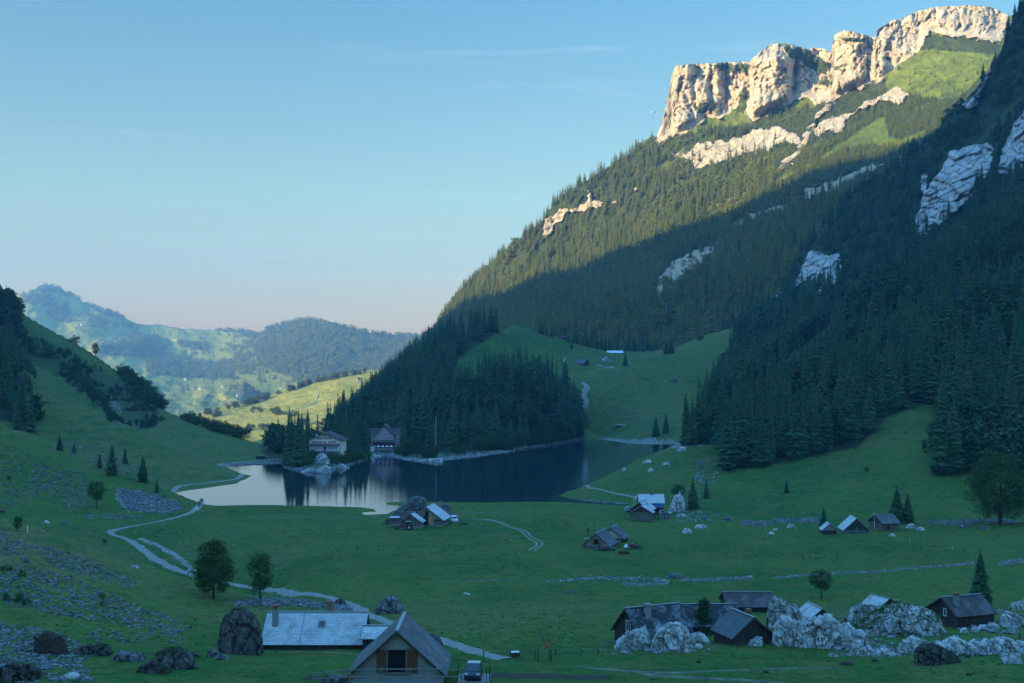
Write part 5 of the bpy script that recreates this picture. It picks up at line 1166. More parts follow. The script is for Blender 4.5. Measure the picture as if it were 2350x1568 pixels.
# the uprooted stump
st = outcrop([(76, 1500), (79, 1470), (86, 1458), (98, 1451), (116, 1454), (130, 1463), (142, 1480), (146, 1500)], 1503, 'uprooted tree stump with a dark tangled root plate', DARKWOOD, .5, 77, .3, 'tree_stump', 'tree stump')
g = []
r = random.Random(5)
for k in range(26):
    a = r.uniform(0, math.pi); g.append(tubegeo((math.cos(a) * .8, -.3, .9 + math.sin(a) * .5), (math.cos(a) * r.uniform(1.4, 2.1), r.uniform(-.8, .3), .9 + math.sin(a) * r.uniform(.9, 1.5)), .05, 5))
part('root', st, g, DARKWOOD)

# small stones nobody could count
def stone_geo(seed):
    r = random.Random(seed); import bmesh
    bm = bmesh.new(); bmesh.ops.create_icosphere(bm, subdivisions=1, radius=.5)
    for v in bm.verts: v.co = Vector((v.co.x * 1.15, v.co.y, v.co.z * .7)) * r.uniform(.72, 1.25)
    bm.verts.ensure_lookup_table(); V = [tuple(v.co) for v in bm.verts]; Fc = [tuple(q.index for q in f.verts) for f in bm.faces]; bm.free(); return V, Fc
ROCK_S = rock_mat('loose_stone', (0.34, 0.34, 0.34), (0.22, 0.22, 0.225), 0.0)
C_ST = source_col('d_stone', [stone_geo(s) for s in range(5)], ROCK_S)
C_SG = source_col('e_stone', [stone_geo(s + 9) for s in range(5)], ROCK_G)
def stones(name, areas, smin, smax, coln, label, seed, power=2.0, flat=.75):
    """areas: (polygon or polyline in the picture, stones, spread px) laid on the ground"""
    rs = np.random.RandomState(seed); pts = []; sc = []
    for (pl, n, mode) in areas:
        pl = np.array(pl, float); made = 0; tries = 0
        while made < n and tries < n * 12:
            tries += 1
            if mode == 'poly':
                q = pl.min(0) + rs.rand(2) * (pl.max(0) - pl.min(0))
                if not inpoly(np.array([q[0]]), np.array([q[1]]), [tuple(t) for t in pl])[0]: continue
                if fbm(np.array([q[0] / 14]), np.array([q[1] / 5]), seed=seed + 5, oct=2)[0] < rs.uniform(-.5, .25): continue
            else:
                seg = rs.randint(len(pl) - 1); q = pl[seg] + rs.rand() * (pl[seg + 1] - pl[seg]) + np.array((0, rs.normal(0, mode)))
            try: h = hit(q[0], q[1])
            except ValueError: continue
            s = smin + (smax - smin) * rs.rand() ** power; pts.append((h.x, h.y, h.z + .08 * s)); sc.append((s * rs.uniform(.8, 1.4), s * rs.uniform(.7, 1.2), s * flat * rs.uniform(.6, 1.2))); made += 1
    wood_object(name, np.array(pts), np.array(sc), rs.randint(0, 5, len(pts)), coln, label)['category'] = 'stones'
    o = COL.objects[-1]
stones('stone_row', [([(1250, 1334), (1300, 1333), (1330, 1330)], 220, 2.0), ([(1330, 1328), (1400, 1326), (1500, 1330), (1535, 1336)], 900, 3.0), ([(1430, 1340), (1480, 1343), (1530, 1338)], 350, 2.5), ([(1560, 1333), (1640, 1330), (1725, 1326)], 700, 2.0),
    ([(1775, 1327), (1860, 1320), (1930, 1315), (2000, 1314), (2100, 1303), (2200, 1297), (2235, 1293)], 1300, 1.6), ([(2290, 1296), (2360, 1288)], 350, 2.0), ([(2290, 1290), (2360, 1283)], 200, 1.2), ([(2000, 1373), (2040, 1377)], 60, 1.2), ([(1750, 1362), (1770, 1367)], 60, 1.5),
    ([(1000, 1333), (1120, 1334), (1250, 1334)], 130, .7), ([(1120, 1388), (1200, 1389)], 0, 1)], .10, .52, C_ST, 'rows of loose grey stones across the meadow', 21)
stones('rubble', [([(1700, 1200), (1740, 1203), (1790, 1196), (1840, 1194), (1880, 1196)], 1100, 3.4), ([(2125, 1199), (2190, 1200), (2240, 1196), (2340, 1198)], 900, 3.2), ([(540, 1384), (600, 1386), (640, 1382), (700, 1387), (760, 1391), (800, 1396)], 1100, 3.2), ([(580, 1376), (700, 1380)], 240, 3.0)],
    .2, .9, C_SG, 'long heaps of grey rubble at the meadow edges', 22)
stones('scree', [([(262, 1120), (330, 1128), (400, 1148), (425, 1166), (380, 1180), (300, 1172)], 3200, 'poly'), ([(180, 1010), (260, 1040), (330, 1075), (300, 1105), (200, 1065), (120, 1020)], 450, 'poly'), ([(80, 1065), (200, 1085), (240, 1150), (180, 1180), (60, 1130)], 750, 'poly'), ([(0, 1020), (90, 1050), (160, 1110), (0, 1180)], 500, 'poly'),
    ([(130, 960), (260, 1000), (330, 1050), (240, 1040), (150, 1000)], 120, 'poly'), ([(200, 1178), (320, 1184), (330, 1190), (200, 1192)], 260, 'poly')], .25, 1.1, C_SG, 'grey scree strewn over the left slope', 23)
stones('scree', [([(0, 1285), (130, 1315), (330, 1395), (440, 1435), (400, 1462), (220, 1425), (60, 1400), (0, 1380)], 2300, 'poly'), ([(60, 1250), (150, 1265), (320, 1335), (300, 1352), (120, 1300)], 700, 'poly'), ([(0, 1430), (110, 1445), (230, 1495), (160, 1535), (0, 1545)], 1700, 'poly'), ([(0, 1510), (200, 1530), (210, 1560), (0, 1568)], 700, 'poly'),
    ([(0, 1215), (60, 1245), (60, 1275), (0, 1275)], 250, 'poly'), ([(200, 1440), (420, 1460), (420, 1480), (200, 1470)], 160, 'poly')], .10, .6, C_SG, 'blue grey stones strewn over the foreground slope', 24)
stones('loose_stones', [([(1600, 1050), (1645, 1060), (1650, 1100), (1600, 1150), (1530, 1180), (1590, 1110)], 420, 'poly'), ([(1520, 1178), (1640, 1170), (1700, 1195), (1560, 1200)], 240, 'poly'), ([(1680, 1150), (1900, 1050), (2100, 950), (2130, 1000), (1900, 1130), (1720, 1180)], 160, 'poly'), ([(1500, 1030), (1640, 1010), (1640, 1100), (1500, 1110)], 60, 'poly'),
    ([(1500, 1132), (1540, 1148)], 60, 3), ([(1330, 1148), (1380, 1153), (1440, 1157)], 150, 1.0), ([(1905, 1488), (2360, 1500)], 320, 6.0), ([(2190, 1440), (2350, 1450)], 90, 6.0), ([(1370, 1495), (1640, 1490)], 60, 4), ([(1830, 1400), (2170, 1400), (2170, 1490), (1960, 1490)], 160, 'poly')], .2, 1.3, C_ST, 'loose white stones scattered over the right slope and by the huts', 25, 3.0)
stones('loose_stones', [([(1370, 920), (1470, 950), (1500, 985), (1400, 965)], 260, 'poly'), ([(1330, 925), (1390, 930), (1370, 950), (1330, 948)], 120, 'poly'), ([(1450, 930), (1520, 950), (1510, 975), (1460, 965)], 150, 'poly'), ([(1560, 790), (1700, 752), (1640, 840), (1580, 850)], 180, 'poly'), ([(1340, 868), (1420, 838), (1520, 812), (1600, 790)], 150, 4),
    ([(1160, 762), (1230, 768), (1300, 784), (1400, 806), (1480, 802), (1560, 800)], 420, 2.0), ([(1240, 780), (1330, 800), (1330, 850), (1260, 850)], 60, 'poly'), ([(1500, 850), (1600, 830), (1600, 1000), (1450, 1000)], 110, 'poly')], .35, 1.5, C_ST, 'white stones dotted over the high pasture', 26, 3.0)
stones('shore_stones', [([(655, 1073), (690, 1079), (735, 1085), (790, 1069), (812, 1061), (842, 1054)], 900, 2.2), ([(908, 1049), (935, 1054), (975, 1060), (1040, 1052), (1120, 1043), (1180, 1034)], 1300, 2.0), ([(848, 1045), (905, 1046)], 300, 2.4), ([(1190, 1030), (1250, 1022), (1330, 1009)], 260, 1.0), ([(750, 1046), (762, 1060), (770, 1068)], 200, 3.5), ([(512, 1068), (560, 1066), (640, 1063)], 260, 1.5)],
    .5, 2.2, C_ST, 'pale broken rocks along the lake shore', 27, 1.6)
stones('stream_stones', [([(322, 1236), (345, 1246), (372, 1257), (388, 1266), (405, 1278), (428, 1296), (442, 1312)], 700, 1.8)], .12, .6, C_ST, 'pale stones in the dry stream bed', 28)
# shore outcrops below the inns
for i, (pr, bs, lb) in enumerate((([(722, 1086), (733, 1072), (748, 1068), (756, 1074), (760, 1086)], 1087, 'rounded pale rock at the waterline below the cream inn'),
        ([(758, 1080), (768, 1072), (782, 1066), (790, 1070), (800, 1078)], 1077, 'jagged pale rock running into the lake below the cream inn'),
        ([(690, 1084), (702, 1077), (715, 1076), (724, 1085)], 1085, 'flat pale shore rock left of the rounded one'),
        ([(720, 1062), (727, 1046), (735, 1038), (744, 1042), (756, 1060)], 1064, 'steep pale crag right under the terrace of the cream inn'),
        ([(958, 1064), (968, 1056), (984, 1055), (1006, 1052), (1020, 1060)], 1062, 'low pale shore rocks below the stone chapel'),
        ([(845, 1052), (856, 1045), (870, 1046), (876, 1052)], 1052, 'tilted pale shore slab below the pink gabled inn'))):
    outcrop(pr, bs, lb, ROCK_W, seed=200 + i, rough=.2, karst=.8)
# ------------------------------------------------------------------ buildings
def building(name, px, py, d, rz, W, Ln, he, hr, wall, roof, label, cat, ov=.35, plinth=None, ridge=True, over=None, th=.14, skew=0.0, group=None, sink=1.2, gable=None):
    """gable end at local y=0 facing -y, ridge along +y; (px,py,d) is the foot of the gable's middle"""
    root = thing(name, P(px, py, d), math.radians(rz), label, cat, group)
    w = W / 2; V = []; rx = skew * W
    for y in (0, Ln): V += [(-w, y, -sink), (w, y, -sink), (w, y, he), (rx, y, hr), (-w, y, he)]
    body = part('wall', root, (V, [(0, 1, 2, 3, 4), (6, 5, 9, 8, 7), (1, 6, 7, 2), (5, 0, 4, 9)]), wall)
    if gable:
        part('gable_wall', root, ([(-w - .01, -.03, he - .1), (w + .01, -.03, he - .1), (w + .01, -.03, he + .0), (rx, -.03, hr), (-w - .01, -.03, he + .0), (-w - .01, 0.02, he - .1), (w + .01, .02, he - .1), (w + .01, .02, he), (rx, .02, hr), (-w - .01, .02, he)],
                                  [(0, 1, 2, 3, 4), (9, 8, 7, 6, 5), (1, 0, 5, 6)]), gable)
    if plinth: part('plinth', root, boxgeo(0, Ln / 2, plinth[1] / 2 - sink / 2, W + .08, Ln + .08, plinth[1] + sink), plinth[0])
    gs = []
    for s in (-1, 1):
        a = Vector((rx, 0, hr)); b = Vector((s * w, 0, he)); dr = (b - a).normalized(); b2 = b + dr * ov * 1.3
        n = Vector((-dr.z * s, 0, dr.x * s)); n = n if n.z > 0 else -n
        y0, y1 = -ov, Ln + ov
        q = [(a + n * .01, y0), (b2 + n * .01, y0), (b2 + n * th, y0), (a + n * th * 1.0, y0)]
        VV = [(p.x, y, p.z) for (p, _) in q for y in (y0, y1)]
        gs.append((VV, [(0, 2, 4, 6), (7, 5, 3, 1), (4, 5, 7, 6), (0, 1, 3, 2), (2, 3, 5, 4), (6, 7, 1, 0)]))
    part('roof', root, gs, roof)
    if ridge:
        part('ridge_cap', root, boxgeo(rx, Ln / 2, hr + th + .05, .30, Ln + 2 * ov + .02, .09), METALG)
    fg = []
    for s in (-1, 1):
        a = Vector((rx, -ov - .03, hr - .02)); b = Vector((s * w, -ov - .03, he - .02)); b = b + (b - a).normalized() * ov * 1.3
        fg.append(([tuple(a), tuple(b), tuple(b + Vector((0, 0, .2))), tuple(a + Vector((0, 0, .2))), tuple(a + Vector((0, .05, 0))), tuple(b + Vector((0, .05, 0))), tuple(b + Vector((0, .05, .2))), tuple(a + Vector((0, .05, .2)))],
                   [(0, 1, 2, 3), (7, 6, 5, 4), (0, 4, 5, 1), (3, 2, 6, 7), (1, 5, 6, 2)]))
    part('fascia', root, fg, DARKWOOD if roof not in (SHEETMETAL,) else METALG)
    root['dims'] = (W, Ln, he, hr)
    return root
def wpos(root, face, x, z, w, h, t, off):
    W, Ln = root['dims'][0], root['dims'][1]
    if face == 'front': return boxgeo(x, -off, z + h / 2, w, t, h)
    if face == 'back': return boxgeo(x, Ln + off, z + h / 2, w, t, h)
    if face == 'left': return boxgeo(-W / 2 - off, x, z + h / 2, t, w, h)
    return boxgeo(W / 2 + off, x, z + h / 2, t, w, h)
def window(root, x, z, w, h, face='front', frame=WHITEP, pane=GLASSD, sh=None, shw=.5, mull=1, fw=.07, out=0.0):
    fr = part('window', root, [wpos(root, face, x - w / 2, z, fw, h + fw, .08, .04 + out), wpos(root, face, x + w / 2, z, fw, h + fw, .08, .04 + out), wpos(root, face, x, z - fw / 2, w + fw, fw, .10, .05 + out), wpos(root, face, x, z + h - fw / 2, w, fw, .076, .038 + out)] +
              [wpos(root, face, x - w / 2 + w * (i + 1) / (mull + 1), z + fw / 2, fw * .7, h - fw, .07, .035 + out) for i in range(mull)], frame)
    pn = part('pane', fr, wpos(root, face, x, z, w, h, .03, .012 + out), pane)
    if sh:
        for s in (-1, 1): part('shutter', root, wpos(root, face, x + s * (w / 2 + shw / 2 + .06), z - .03, shw, h + .06, .05, .055 + out), sh)
    return fr
def door(root, x, z, w, h, face='front', mat=DARKWOOD, name='door', out=0.0): return part(name, root, wpos(root, face, x, z, w, h, .06, .035 + out), mat)
def chimney(root, x, y, z0, z1, w=.55, mat=WGREY, cap=METALG, capn='cap'):
    c = part('chimney', root, boxgeo(x, y, (z0 + z1) / 2, w, w, z1 - z0), mat)
    part(capn, c, [boxgeo(x, y, z1 + .04, w + .16, w + .16, .08), boxgeo(x, y, z1 + .30, w + .1, w + .1, .05)] + [boxgeo(x + sx * w * .4, y + sy * w * .4, z1 + .18, .07, .07, .2) for sx in (-1, 1) for sy in (-1, 1)], cap)
    return c
BRICKR = plain_mat('red_brick', (.30, .12, .08), .9, var=.3, scl=8)

# front barn with the open hay hatch
b = building('barn', 911, 1570, 100, 0, 7.9, 7.0, .95, 4.55, WSHINGLE, TILE_GREY, 'steep roofed barn at the bottom with an open dark hatch and brown shutters', 'barn', ov=.38, th=.18, sink=2.0)
part('plinth', b, boxgeo(0, -.08, -.35, 8.0, .12, 1.1), WGREY)
door(b, -.02, 1.05, 1.55, 1.95, mat=DARKIN, name='hatch_opening')
part('hatch_frame', b, [wpos(b, 'front', -.85, 1.0, .09, 2.05, .1, .05), wpos(b, 'front', .82, 1.0, .09, 2.05, .1, .05), wpos(b, 'front', 0, .90, 1.95, .12, .16, .08), wpos(b, 'front', 0, 3.05, 2.2, .14, .22, .11)], OLDWOOD)
for s in (-1, 1):
    sh = part('shutter', b, [wpos(b, 'front', s * 1.36 + .01, 1.03, .90, 1.95, .06, .09)], BROWNS)
    part('hinge', sh, [wpos(b, 'front', s * 1.36, 1.25, .86, .05, .02, .13), wpos(b, 'front', s * 1.36, 2.65, .86, .05, .02, .13)], DARKWOOD)
# pale long house
h = building('house', 603, 1496, 124.5, -90, 7.0, 10.9, 1.0, 3.55, WDARK, TILE_PALE, 'long low house with a pale shingle roof beside the huge dark boulder', 'house', ov=.25)
h.location = P(603, 1497, 124.5) + Vector((0, 3.4, 0)); h.rotation_euler = (0, 0, -math.pi / 2)
chimney(h, 2.0 - .5, 1.0, 1.5, 4.5, .6, WGREY, BRICKR); chimney(h, -1.4, 6.6, 2.0, 4.35, .6, BRICKR, BRICKR)
sl = math.atan2(3.55 - 1.0, 3.5)
def on_roof(root, y, t, w, l, mat, name, side=1, th=.16, extra=.03):
    W, Ln, he, hr = root['dims']; a = Vector((0, 0, hr)); b_ = Vector((side * W / 2, 0, he)); dr = (b_ - a).normalized(); n = Vector((-dr.z * side, 0, dr.x * side)); n = n if n.z > 0 else -n
    c = a.lerp(b_, t) + n * (th + extra); V = []
    for k in (-.02, .05):
        for (i, j) in ((-1, -1), (1, -1), (1, 1), (-1, 1)):
            p = c + dr * (i * l / 2) + n * k; V.append((p.x, y + j * w / 2, p.z))
    Fc = [(3, 2, 1, 0), (4, 5, 6, 7), (0, 1, 5, 4), (1, 2, 6, 5), (2, 3, 7, 6), (3, 0, 4, 7)]
    return part(name, root, (V, Fc), mat)
rw = on_roof(h, 6.2, .40, .85, .95, METALG, 'skylight'); on_roof(h, 6.2, .40, .62, .72, GLASSD, 'skylight_pane', extra=.09).parent = rw
on_roof(h, 4.05, .5, .10, 4.3, METALG, 'roof_seam', extra=.0)
door(h, 5, -.2, 10.0, 1.1, 'right', WDARK, 'lower_wall', 0.02)
sh_ = building('shed', 832, 1490, 122, -90, 3.4, 2.6, .9, 1.75, WDARK, TILE_PALE, 'small pale roofed shed between the long house and the front barn', 'shed', ov=.2); sh_.location = P(832, 1490, 123) + Vector((0, 1.6, .3)); sh_.rotation_euler = (0, 0, -math.pi / 2)
# slate house and its neighbours
s3 = building('house', 1439, 1478, 131, -66, 6.0, 6.9, 1.15, 4.0, WDARK, TILE_DARK, 'dark house with lichen spotted slate roof and a white gable window', 'house', ov=.32)
window(s3, .35, 1.55, .95, 1.15, mull=1, pane=GLASSD); window(s3, -.6, .1, .8, .7, mull=1)
chimney(s3, .9, 2.2, 2.2, 4.35, .62, WGREY, METALG)
l3 = building('house', 1568, 1456, 138.5, -90, 5.0, 7.0, .8, 2.85, WDARK, TILE_DARK, 'low slate roofed wing behind the pointed evergreen', 'house', ov=.2); l3.location = P(1568, 1452, 139.5) + Vector((0, 2.4, 0)); l3.rotation_euler = (0, 0, -math.pi / 2 + .03)
c3 = building('hut', 1728, 1475, 129, 18, 5.0, 4.6, .75, 2.75, WDARK, TILE_BLUE, 'hut with blue grey slate roof and dark gable turned to the right', 'hut', ov=.28)
chimney(c3, .9, 2.6, 1.8, 2.95, .5, BRICKR, BRICKR)
d3 = building('barn', 1668, 1404, 166, -90, 5.4, 6.8, .9, 2.35, WDARK, TILE_BROWN, 'long low barn with a faded brown roof behind the slate hut', 'barn', ov=.25); d3.location = P(1669, 1406, 165) + Vector((0, 2.6, 0)); d3.rotation_euler = (0, 0, -math.pi / 2)
e3 = building('hut', 1886, 1441, 149, 8, 4.4, 4.4, .7, 2.35, WDARK, TILE_PALE, 'small hut with pale roof hidden behind the white rock mass', 'hut', ov=.25)
f3 = building('hut', 2040, 1400, 160, 28, 3.4, 3.2, .5, 1.5, WDARK, TILE_PALE, 'tiny hut with only its pale roof showing over the turfed ledge', 'hut', ov=.2)
f4 = building('hut', 2028, 1404, 163, -80, 2.6, 2.2, .5, 1.4, WDARK, TILE_BROWN, 'tiny brown roofed lean-to beside the tiny pale roofed hut', 'hut', ov=.15)
g3 = building('house', 2163, 1421, 150, -70, 5.4, 6.1, 1.0, 2.75, WDARK, TILE_BROWN, 'brown roofed house with chimney below the tall fir', 'house', ov=.32)
window(g3, .5, .55, .5, .9, mull=0, frame=WHITEP); chimney(g3, 1.3, 1.1, 1.6, 3.35, .55, WGREY, BRICKR)
# lakeside farm
b4 = building('barn', 979, 1208, 316, -10, 8.8, 8.0, 2.1, 5.3, WPLANK, SHEETMETAL, 'grey wooden barn with a bright metal roof at the lakeside farm', 'barn', ov=.6, plinth=(WGREY, .35), gable=WSHINGLE)
door(b4, -.2, .3, 1.5, 2.7, mat=DARKIN, name='doorway'); door(b4, 1.3, .3, 1.5, 2.7, mat=NEWWOOD, out=.03); door(b4, .1, 2.95, .9, 1.3, mat=DARKIN, name='hatch_opening', out=.03)
part('shutter', b4, wpos(b4, 'front', -.85, 2.95, .85, 1.3, .06, .08), NEWWOOD); window(b4, -1.9, 2.95, .5, .55, mull=0, out=.03); window(b4, 3.0, 1.5, 1.2, .5, mull=0, frame=OLDWOOD); window(b4, -3.2, 1.5, 1.2, .5, mull=0, frame=OLDWOOD)
a4 = building('shed', 943, 1210, 310, -10, 5.6, 3.2, 1.6, 3.5, WPLANK, SHEETMETAL, 'plank shed with metal roof leaning against the lakeside barn', 'shed', ov=.45, plinth=(WGREY, .25)); window(a4, 0, 2.4, .35, .45, mull=0, frame=OLDWOOD)
k4 = building('hut', 920, 1196, 322, -84, 4.0, 4.6, 1.0, 2.4, WPLANK, TILE_BROWN, 'low dark roofed hut tucked under the pointed mossy rock', 'hut', ov=.25)
r4 = building('house', 996, 1190, 340, -75, 6.0, 4.4, 1.6, 3.9, WDARK, TILE_BROWN, 'old dark roofed house behind the lakeside barn', 'house', ov=.35); chimney(r4, 1.0, 1.8, 2.2, 4.9, .6, WGREY, WGREY)
m4 = building('shed', 896, 1196, 322, -88, 2.2, 2.7, 1.0, 1.25, WPLANK, SHEETMETAL, 'tiny flat roofed shed behind the firewood heap', 'shed', ov=.15, ridge=False)
# cross farm
b5 = building('barn', 1368, 1262, 270, -19, 6.1, 8.0, 1.15, 3.85, WGREY, TILE_GREY, 'grey barn with an open hatch between orange shutters', 'barn', ov=.4, plinth=(WSTONE, .95))
door(b5, 0, 1.25, 1.15, 1.25, mat=DARKIN, name='hatch_opening')
for s in (-1, 1): part('shutter', b5, wpos(b5, 'front', s * .9, 1.2, .6, 1.32, .06, .06), ORNG)
door(b5, 4, -.3, 7.6, 1.3, 'right', WPLANK, 'side_wall', .03)
c5 = building('house', 1403, 1256, 283, -22, 5.6, 5.0, 2.4, 4.75, WDARK, TILE_GREY, 'narrow house with a pale boarded gable behind the grey barn', 'house', ov=.4, gable=plain_mat('pale_board', (.50, .38, .28), .8, var=.12))
window(c5, -.9, 2.5, .9, .9, mull=0, frame=DARKWOOD, out=.04); chimney(c5, -.7, 1.6, 3.4, 5.6, .55, WGREY, BRICKR); window(c5, 2.2, .9, .7, .9, 'right', mull=0, frame=DARKWOOD)
# flagpole farm
a6 = building('house', 1469, 1174, 349, -92, 5.6, 7.3, 2.8, 5.0, WRED, SHEETMETAL, 'tall house with a bright metal roof at the flagpole farm', 'house', ov=.35)
a6.location = P(1469, 1174, 350) + Vector((0, 2.6, 0)); chimney(a6, .3, 3.8, 4.6, 5.6, .5, BRICKR, BRICKR); window(a6, 6.4, 1.2, .8, .9, 'right', mull=1); door(a6, 5.0, .2, 1.6, 2.0, 'right', DARKIN, 'doorway', .02)
part('awning', a6, ([(3.2, 4.4, 1.6), (3.2, 7.4, 1.6), (2.85, 7.5, 2.5), (2.85, 4.4, 2.3), (3.26, 4.4, 1.6), (3.26, 7.4, 1.6), (2.91, 7.5, 2.55), (2.91, 4.4, 2.35)], [(0, 1, 2, 3), (7, 6, 5, 4), (3, 2, 6, 7), (0, 4, 5, 1)]), plain_mat('blue_tarp', (.02, .16, .42), .6, var=.1))
part('balcony', a6, boxgeo(3.3, 5.6, 1.35, .9, 4.0, .12), WPLANK)
b6 = building('barn', 1468, 1185, 338, -22, 5.6, 6.8, 1.9, 4.1, WRED, SHEETMETAL, 'barn with metal roof and two dark roof slots at the flagpole farm', 'barn', ov=.4)
on_roof(b6, 3.0, .45, .25, 1.1, GLASSD, 'skylight'); on_roof(b6, 4.6, .35, .25, 1.2, GLASSD, 'skylight')
c6 = building('shed', 1472, 1186.5, 333, -18, 6.2, 2.6, 1.4, 3.1, WPLANK, SHEETMETAL, 'plank shed with small windows in front of the flagpole farm barn', 'shed', ov=.35, gable=WRED)
for x in (-1.2, 1.1): window(c6, x, 1.15, .6, .4, mull=1, frame=OLDWOOD)
# the three dark huts
h7 = building('hut', 1904, 1229, 299, -6, 3.5, 4.0, 1.45, 3.0, WDARK, SHEETMETAL, 'smallest dark hut left of the three at the slope foot', 'hut', ov=.3, gable=WSHINGLE)
i7 = building('hut', 1965.5, 1227, 301, -4, 6.4, 6.5, 1.25, 4.2, WDARK, SHEETMETAL, 'middle dark hut on a stone base with a tiny gable hatch', 'hut', ov=.35, plinth=(WSTONE, 1.15), gable=uv_mat('dark_shingle_gable', 'b', (.085, .080, .085), (.06, .058, .06), (.02, .02, .02), .3, .2))
door(i7, .1, 1.3, .5, .55, mat=OLDWOOD, name='gable_hatch', out=.05); door(i7, .1, 0, .6, 1.1, mat=OLDWOOD, out=.05)
j7 = building('hut', 2010, 1218, 309, -71, 5.4, 5.2, 2.4, 4.3, WBROWN, TILE_GREY, 'brown boarded hut with a porch fence right of the dark huts', 'hut', ov=.4, gable=WDARK)
door(j7, 2.0, .5, .6, 1.2, 'right', DARKIN, 'doorway'); window(j7, .7, 1.1, .7, 1.0, frame=plain_mat('green_trim', (.03, .16, .12), .6), mull=1, out=.05)
# inns
n1 = building('inn', 745.3, 1033, 540, -7, 15.0, 11.0, 4.9, 8.0, WCREAM, TILE_BROWN, 'cream inn with red shutters on the rocky lake shore', 'inn', ov=.9, th=.25, sink=3)
for x, z in [(-5.6, 3.05), (-3.9, 3.1), (-2.0, 3.1), (.0, 3.15), (2.7, 3.2), (4.6, 3.25), (-2.7, 5.1), (-.9, 5.15), (.75, 5.15), (2.55, 5.2)]: window(n1, x, z, .62, .95, sh=REDP, shw=.36, mull=1, fw=.09)
window(n1, -.1, 6.7, .8, .5, mull=0, frame=DARKWOOD)
part('veranda_roof', n1, ([(-7.6, -.02, 2.9), (7.6, -.02, 2.9), (7.9, -2.6, 2.15), (-7.9, -2.6, 2.15), (-7.6, -.02, 2.75), (7.6, -.02, 2.75), (7.9, -2.6, 2.0), (-7.9, -2.6, 2.0)], [(0, 3, 2, 1), (4, 5, 6, 7), (3, 7, 6, 2), (1, 2, 6, 5), (0, 4, 7, 3)]), TILE_BROWN)
part('porch_gable', n1, ([(-.2, -2.9, 2.1), (1.6, -2.9, 2.1), (.7, -2.9, 2.8), (-.2, -.2, 2.1), (1.6, -.2, 2.1), (.7, -.2, 3.1)], [(0, 1, 2), (0, 2, 5, 3), (2, 1, 4, 5)]), REDP)
ver = part('veranda', n1, boxgeo(.3, -1.2, .55, 13.4, 2.0, 3.0), WHITEP)
for k in range(13):
    if k == 6: continue
    window(n1, -5.7 + k * 1.0, .45, .62, 1.35, mull=0, fw=.12, out=2.2)
door(n1, .6, -.2, 1.1, 2.1, mat=plain_mat('dark_red_door', (.12, .02, .03), .6), out=2.22)
chimney(n1, -5.2, 4, 4.6, 7.0, .6, WHITEP, WHITEP); chimney(n1, 1.8, 3, 7.0, 8.8, .5, WGREY, METALG)
te = part('terrace', n1, boxgeo(0, -3.6, -1.2, 14.5, 3.4, 2.0), WSTONE)
part('terrace_railing', te, [boxgeo(0, -5.2, .65, 14.4, .06, .08)] + [boxgeo(-7 + k, -5.2, .2, .07, .06, .9) for k in range(15)], REDP)
n2 = building('inn', 881.5, 1029, 612, -2, 10.8, 13.0, 6.6, 12.1, WPINK, TILE_BROWN, 'tall inn with pink shingled gable right of the cream inn', 'inn', ov=.6, th=.3, sink=3)
for x, z, w in [(-.45, 9.4, .55), (.5, 9.4, .55), (-1.7, 7.2, 1.5), (1.5, 7.2, 1.5), (-3.3, 4.9, 1.5), (0, 4.9, 1.5), (3.3, 4.9, 1.5)]: window(n2, x, z, w, 1.0, mull=2 if w > 1 else 0, fw=.12)
part('wing_roof', n2, ([(-8.2, 3.0, 7.0), (8.2, 3.0, 7.0), (8.2, 6.5, 10.6), (-8.2, 6.5, 10.6), (8.2, 10, 7.0), (-8.2, 10, 7.0)], [(0, 1, 2, 3), (3, 2, 4, 5), (0, 3, 5), (1, 4, 2), (0, 5, 4, 1)]), TILE_BROWN)
part('wing', n2, boxgeo(0, 6.5, 2.5, 15.4, 6.4, 9.0), WPINK)
part('veranda_roof', n2, ([(-6.2, -.02, 4.4), (6.2, -.02, 4.4), (6.6, -2.8, 3.4), (-6.6, -2.8, 3.4), (-6.2, -.02, 4.2), (6.2, -.02, 4.2), (6.6, -2.8, 3.2), (-6.6, -2.8, 3.2)], [(0, 3, 2, 1), (4, 5, 6, 7), (3, 7, 6, 2), (1, 2, 6, 5), (0, 4, 7, 3)]), TILE_BROWN)
part('veranda', n2, boxgeo(0, -1.2, .2, 11.6, 2.2, 6.2), plain_mat('dark_red_boards', (.12, .035, .045), .7, var=.2))
for k in range(7): window(n2, -4.5 + k * 1.5, 1.4, .9, 1.5, mull=0, fw=.1, out=2.32, frame=REDP)
t2 = part('terrace', n2, boxgeo(-.3, -5.0, -2.2, 13.0, 5.6, 3.6), WSTONE)
part('terrace_railing', t2, [boxgeo(-.3, -7.7, .6, 12.6, .06, .1)] + [boxgeo(-6.5 + k, -7.7, 0, .08, .06, 1.2) for k in range(13)], WHITEP)
an = building('outbuilding', 846, 1031, 606, -90, 3.4, 3.0, 1.6, 2.0, WHITEP, TILE_BROWN, 'small white outbuilding left of the pink gabled inn', 'outbuilding', ov=.2, ridge=False)
for k in range(5):
    q = thing('parasol', n2.matrix_world @ Vector((0, 0, 0)) + P(881.5, 1029, 612) + Vector((-4.6 + k * 2.3, -6.0, -.4)), 0, ['folded pale parasol at the left end of the pink inn terrace', 'second pale parasol from the left on the pink inn terrace', 'middle pale parasol on the pink inn terrace', 'fourth pale parasol from the left on the pink inn terrace', 'pale parasol at the right end of the pink inn terrace'][k], 'parasol', 'parasols on the inn terrace')
    q.location = P(881.5, 1029, 612) + Vector((-4.6 + k * 2.3, -6.4, -.4))
    part('pole', q, tubegeo((0, 0, 0), (0, 0, 2.3), .05), METALG); part('canopy', q, cone_geo(.95, .05, 1.75, 2.35, 8), WHITEP)
